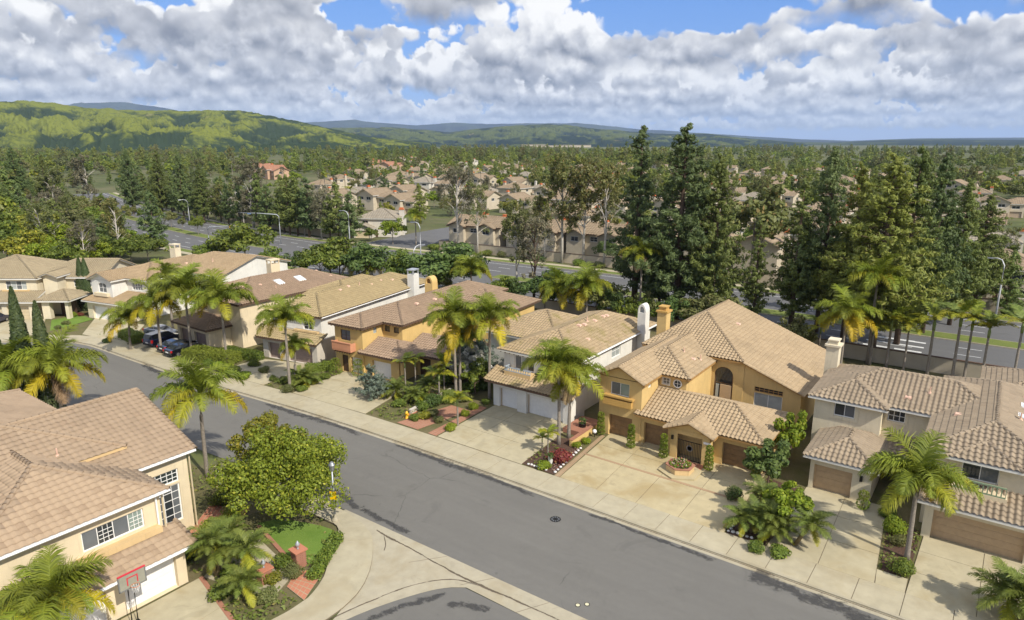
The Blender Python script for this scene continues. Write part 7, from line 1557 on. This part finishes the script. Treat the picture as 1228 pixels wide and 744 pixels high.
# rows of trees along both sides of the avenue
ar = random.Random(9); AR = resample(AV, 200)
for side, off_, a, c in ((-1, 18.6, 92, 178), (1, 19.0, 118, 178), (1, 18.5, 46, 92), (-1, 0.0, 112, 170)):
    LL = offs(AR, side*off_) if off_ else AR
    i = a
    while i < c:
        x, y = LL[i][0]+ar.uniform(-1.2, 1.2), LL[i][1]+ar.uniform(-1, 1)
        if off_ == 0: tree('broad', ar.choice((bA, bB)), (x, y, ar.uniform(4, 6)), ar.choice(('leaf_green', 'leaf_olive')), 'small tree planted on the avenue median', 'trees on the avenue median', .7); i += 5
        elif side == -1:
            if ar.random() < .7: tree('pine', ar.choice((pS, pT)), (x, y, ar.uniform(12, 18)), ar.choice(('needle', 'needle_blue')), 'dark conifer in the row on the far side of the avenue', 'conifers on the far side of the avenue', ar.uniform(.9, 1.1)); i += 2
            else: tree('gum', gB, (x, y, ar.uniform(10, 13)), ar.choice(('leaf_grey', 'leaf_gum')), 'pale stemmed eucalyptus in the row on the far side of the avenue', 'eucalyptus on the far side of the avenue'); i += 2
        elif a > 100: tree('broad', ar.choice((bA, bB, bC)), (x, y, ar.uniform(6, 10)), ar.choice(('leaf_green', 'leaf_olive', 'leaf_gum')), 'leafy tree in the row on the near side of the avenue', 'leafy trees on the near side of the avenue', 1.1); i += 3
        else:
            if ar.random() < .75: tree('broad', bC, (x, y, ar.uniform(6, 8.5) if 60 < i < 92 else ar.uniform(3.5, 6.0)), ar.choice(('leaf_green', 'leaf_olive', 'leaf_dark')), 'low bushy tree on the bank between gardens and avenue', 'bushy trees on the bank behind the gardens', 1.2)
            i += 4
# palms behind the houses
for (q, sc, kw, l) in (
    ((-55.10, 89.00, 4.23), 1.7, dict(nf=20, yel=3), 'wide queen palm behind the white house, left of two'), ((-49.78, 88.00, 5.35), 1.7, dict(nf=20, yel=3), 'wide queen palm behind the white house, right of two'), ((-73.86, 90.00, 4.90), 1.6, dict(nf=17, yel=1), 'queen palm behind the rust roof of the yellow house'), ((-105.90, 93.00, 2.59), 1.7, dict(nf=19, yel=3), 'queen palm above the olive roof beside the dense round tree'), ((-102.05, 93.00, 1.63), 1.4, dict(nf=17, yel=2), 'lower queen palm above the olive roof near the blue car'), ((-43.40, 93.00, 10.36), 1.5, dict(nf=14, yel=0, dead=7), 'tall palm with long hanging dead fronds beside the ragged pine'), ((-11.81, 92.00, 10.28), 1.6, dict(nf=19, yel=0), 'large feathery queen palm before the light green pine'), ((-14.12, 88.00, 6.58), 1.6, dict(nf=18, yel=7), 'golden queen palm behind the cream house chimney'), ((-127.15, 132.00, 7.29), 1.4, dict(nf=14, yel=0), 'queen palm before the beige townhouses'), ((-215.49, 78.00, 6.41), 1.7, dict(nf=17, yel=4), 'golden green queen palm in the thicket behind the end house')):
    queen_palm((q[0], q[1]), q[2], sc, l, **kw)
for i, (q, sc) in enumerate((((-11.42, 91.50, 4.35), 1.2), ((-9.68, 92.00, 5.16), 1.5), ((-7.71, 91.00, 5.28), 1.2), ((-5.27, 91.50, 5.87), 1.6), ((-2.75, 91.50, 6.77), 1.6), ((-1.60, 92.00, 6.35), 1.4), ((0.06, 91.00, 5.97), 1.4), ((2.90, 90.00, 7.23), 1.4), ((-17.36, 91.00, 3.49), 1.1))):
    king_palm((q[0], q[1]), q[2], sc, 'king palm in the row along the garden wall behind the cream house', 'king palms along the garden wall', 10)
# shrub line along the far verge
for i in range(26):
    x = -118+i*5.2+rnd.uniform(-1, 1)
    if i in (7, 15, 16): continue
    shrub((x, 129.7+i*.12 if i < 12 else 131.4), rnd.uniform(1.3, 2.0), rnd.choice(('leaf_green', 'leaf_dark', 'leaf_olive')), 'rounded shrub in the line before the walls across the avenue', 'shrubs before the walls across the avenue', zs=.8)
# neighbourhood trees: individuals near, one mass far
tr_ = random.Random(23); spots = []
def clear(x, y, d): return all((x-a)**2+(y-b_)**2 > d*d for a, b_ in HOUSES)
def grow(n, xr, yr, cond, dmin, hd=6.5):
    k = 0; tries = 0
    while k < n and tries < n*40:
        tries += 1; x = tr_.uniform(*xr); y = tr_.uniform(*yr)
        if not cond(x, y) or not clear(x, y, hd): continue
        if any((x-a)**2+(y-b_)**2 < dmin*dmin for a, b_ in spots): continue
        spots.append((x, y)); k += 1
inview = lambda x, y: -2.6*y-60 < x < .06*y+8
def av_clear(x, y): return min((x-a)**2+(y-b_)**2 for a, b_ in AV) > 21**2 and not (-150 < x < -116 and y < 190)
grow(75, (-330, -150), (62, 128), lambda x, y: av_clear(x, y) and x < -150-(y-62)*.6 and y > 30-x*.12, 6.5)
n_left = len(spots)
grow(62, (-460, 20), (134, 185), lambda x, y: inview(x, y) and av_clear(x, y), 6.5)
grow(120, (-520, 30), (185, 330), lambda x, y: inview(x, y) and av_clear(x, y), 7.5)
LBL = {'pine': 'tapering pine in the neighbourhood beyond the avenue', 'gum': 'loose crowned eucalyptus in the neighbourhood beyond the avenue', 'broad': 'round crowned broadleaf tree in the neighbourhood beyond the avenue', 'palm': 'tall feather palm in the neighbourhood beyond the avenue'}
LBL2 = {'pine': 'tapering pine in the wooded strip left of the avenue', 'gum': 'loose crowned eucalyptus in the wooded strip left of the avenue', 'broad': 'broadleaf tree in the wooded strip left of the avenue'}
for i, (x, y) in enumerate(spots):
    left = i < n_left; u = tr_.random(); lab = LBL2 if left else LBL
    d = math.hypot(x, y)
    if u < .30: tree('pine', tr_.choice((pS, pT)), (x, y, tr_.uniform(8, 13.5) if not left else tr_.uniform(10, 16)), tr_.choice(('needle', 'needle', 'needle_blue', 'needle_light')), lab['pine'], 'background pines' if not left else 'pines left of the avenue', tr_.uniform(.95, 1.25))
    elif u < .52: tree('gum', tr_.choice((gB, gC)), (x, y, tr_.uniform(7, 11) if not left else tr_.uniform(9, 14)), tr_.choice(('leaf_gum', 'leaf_olive', 'leaf_grey')), lab['gum'], 'background eucalyptus trees' if not left else 'eucalyptus left of the avenue', tr_.uniform(.9, 1.2))
    elif u < .90 or left: tree('broad', tr_.choice((bA, bB, bC)), (x, y, tr_.uniform(3.5, 7) if not left else tr_.uniform(5, 9.5)), tr_.choice(('leaf_green', 'leaf_lime', 'leaf_olive', 'leaf_dark', 'leaf_yellow_green', 'leaf_gum')), lab['broad'], 'background broadleaf trees' if not left else 'broadleaf trees left of the avenue', tr_.uniform(.9, 1.2))
    else:
        e = king_palm((x, y), tr_.uniform(7, 11), 1.5, LBL['palm'], 'background palms', 8, 'feather_palm')
# the far wood: thousands of crowns that read as one mass
def low_tree(kind):
    if kind == 0: return pine_meshes('far_pine', 14, 3.6, 9, 7, 5, 4, 1.5, 9)[0]
    if kind == 1: return crown_broad('far_broad', 9, 4.2, .5, 24, 1.15, 520)[0]
    if kind == 2: return crown_broad('far_round', 7, 4.0, .3, 20, 1.1, 420)[0]
    return gum_meshes('far_gum', 13, 3.8, 3, 16, 1.0)[0]
src = bpy.data.collections.new('wood_sources')
for k, mt in ((0, 'needle'), (0, 'needle_light'), (1, 'leaf_green'), (1, 'leaf_olive'), (2, 'leaf_green'), (3, 'leaf_gum'), (0, 'needle_light'), (2, 'leaf_lime'), (1, 'leaf_ficus')):
    me = low_tree(k); me.materials.append(MATS[mt]); src.objects.link(bpy.data.objects.new('wood_tree', me))
pts = []; wr = np.random.RandomState(3)
def scatter(n, r0, r1, a0, a1, pw, cond=None):
    k = 0
    while k < n:
        r = r0*(r1/r0)**(wr.rand()**pw); a = math.radians(wr.uniform(a0, a1)); x, y = -math.sin(a)*r, math.cos(a)*r
        if cond and not cond(x, y): continue
        pts.append((x, y, -.1)); k += 1
def wood_mass(name, pts, s0, s1):
    pm = bpy.data.meshes.new(name); pm.from_pydata(pts, [], [])
    wood = link(name, pm, None); tag(wood, kind='stuff')
    ng = bpy.data.node_groups.new('scatter_wood', 'GeometryNodeTree'); ng.interface.new_socket('Geometry', in_out='INPUT', socket_type='NodeSocketGeometry'); ng.interface.new_socket('Geometry', in_out='OUTPUT', socket_type='NodeSocketGeometry')
    gi = ng.nodes.new('NodeGroupInput'); go = ng.nodes.new('NodeGroupOutput'); ip = ng.nodes.new('GeometryNodeInstanceOnPoints'); ci = ng.nodes.new('GeometryNodeCollectionInfo')
    ci.inputs['Collection'].default_value = src; ci.inputs['Separate Children'].default_value = True; ci.inputs['Reset Children'].default_value = True; ip.inputs['Pick Instance'].default_value = True
    r1 = ng.nodes.new('FunctionNodeRandomValue'); r1.data_type = 'FLOAT_VECTOR'; r1.inputs[0].default_value = (0, 0, 0); r1.inputs[1].default_value = (0, 0, 6.283)
    r2 = ng.nodes.new('FunctionNodeRandomValue'); r2.data_type = 'FLOAT'; r2.inputs[2].default_value = s0; r2.inputs[3].default_value = s1; r2.inputs['Seed'].default_value = 4
    r3 = ng.nodes.new('FunctionNodeRandomValue'); r3.data_type = 'INT'; r3.inputs[4].default_value = 0; r3.inputs[5].default_value = 8; r3.inputs['Seed'].default_value = 8
    lk = ng.links.new; lk(gi.outputs[0], ip.inputs['Points']); lk(ci.outputs[0], ip.inputs['Instance']); lk(r1.outputs[0], ip.inputs['Rotation']); lk(r2.outputs[1], ip.inputs['Scale']); lk(r3.outputs[2], ip.inputs['Instance Index']); lk(ip.outputs[0], go.inputs[0])
    md = wood.modifiers.new('scatter', 'NODES'); md.node_group = ng
cl_ = lambda x, y: float(fbm(np.array([x/60.0]), np.array([y/60.0]), 77, 3)[0])
scatter(1250, 300, 700, -4, 78, 1.0, lambda x, y: y > 320+.0*x and clear(x, y, 10) and cl_(x, y) > .44)
wood_mass('neighbourhood_greenery', list(pts), .42, 1.0); pts.clear()
scatter(380, 220, 420, 60, 80, 1.0, lambda x, y: y < -x*.42-25 and av_clear(x, y) and y > 60)
scatter(3600, 660, 2600, -4, 80, .9, lambda x, y: cl_(x*.5, y*.5) > .42)
wood_mass('distant_wood', list(pts), .5, 1.6)
# pale buildings in the far valley
for i, (q, w) in enumerate((((32.78, -0.527), 190), ((30.75, -0.526), 150), ((34.13, -0.594), 120))):
    r = 3400; x, y = -math.sin(R(q[0]))*r, math.cos(R(q[0]))*r; e = empty('long_building', (x, y, 0), R(q[0]), 'long pale building far away in the valley', 'building', 'long pale buildings in the valley')
    m = MB(); m.box(-w/2, w/2, 0, 30, 0, 8+2*i); m.build('wall', 'stucco_far', e); m = MB(); m.box(-w/2-1, w/2+1, -1, 31, 8.01+2*i, 9.5+2*i); m.build('roof', 'tile_far_grey', e)

# ---------------------------------------------------------------- air
hz = MB(); hz.box(-30000, 30000, -3500, 30000, -6, 1000)
ho = hz.build('haze', None); tag(ho, kind='stuff')
hm = bpy.data.materials.new('haze'); hm.use_nodes = True; hn = hm.node_tree; hn.nodes.clear()
pv = hn.nodes.new('ShaderNodeVolumePrincipled'); pv.inputs['Color'].default_value = (.55, .72, 1.0, 1); pv.inputs['Density'].default_value = HAZE; pv.inputs['Anisotropy'].default_value = 0.0
oo = hn.nodes.new('ShaderNodeOutputMaterial'); hn.links.new(pv.outputs[0], oo.inputs['Volume']); ho.data.materials.append(hm)
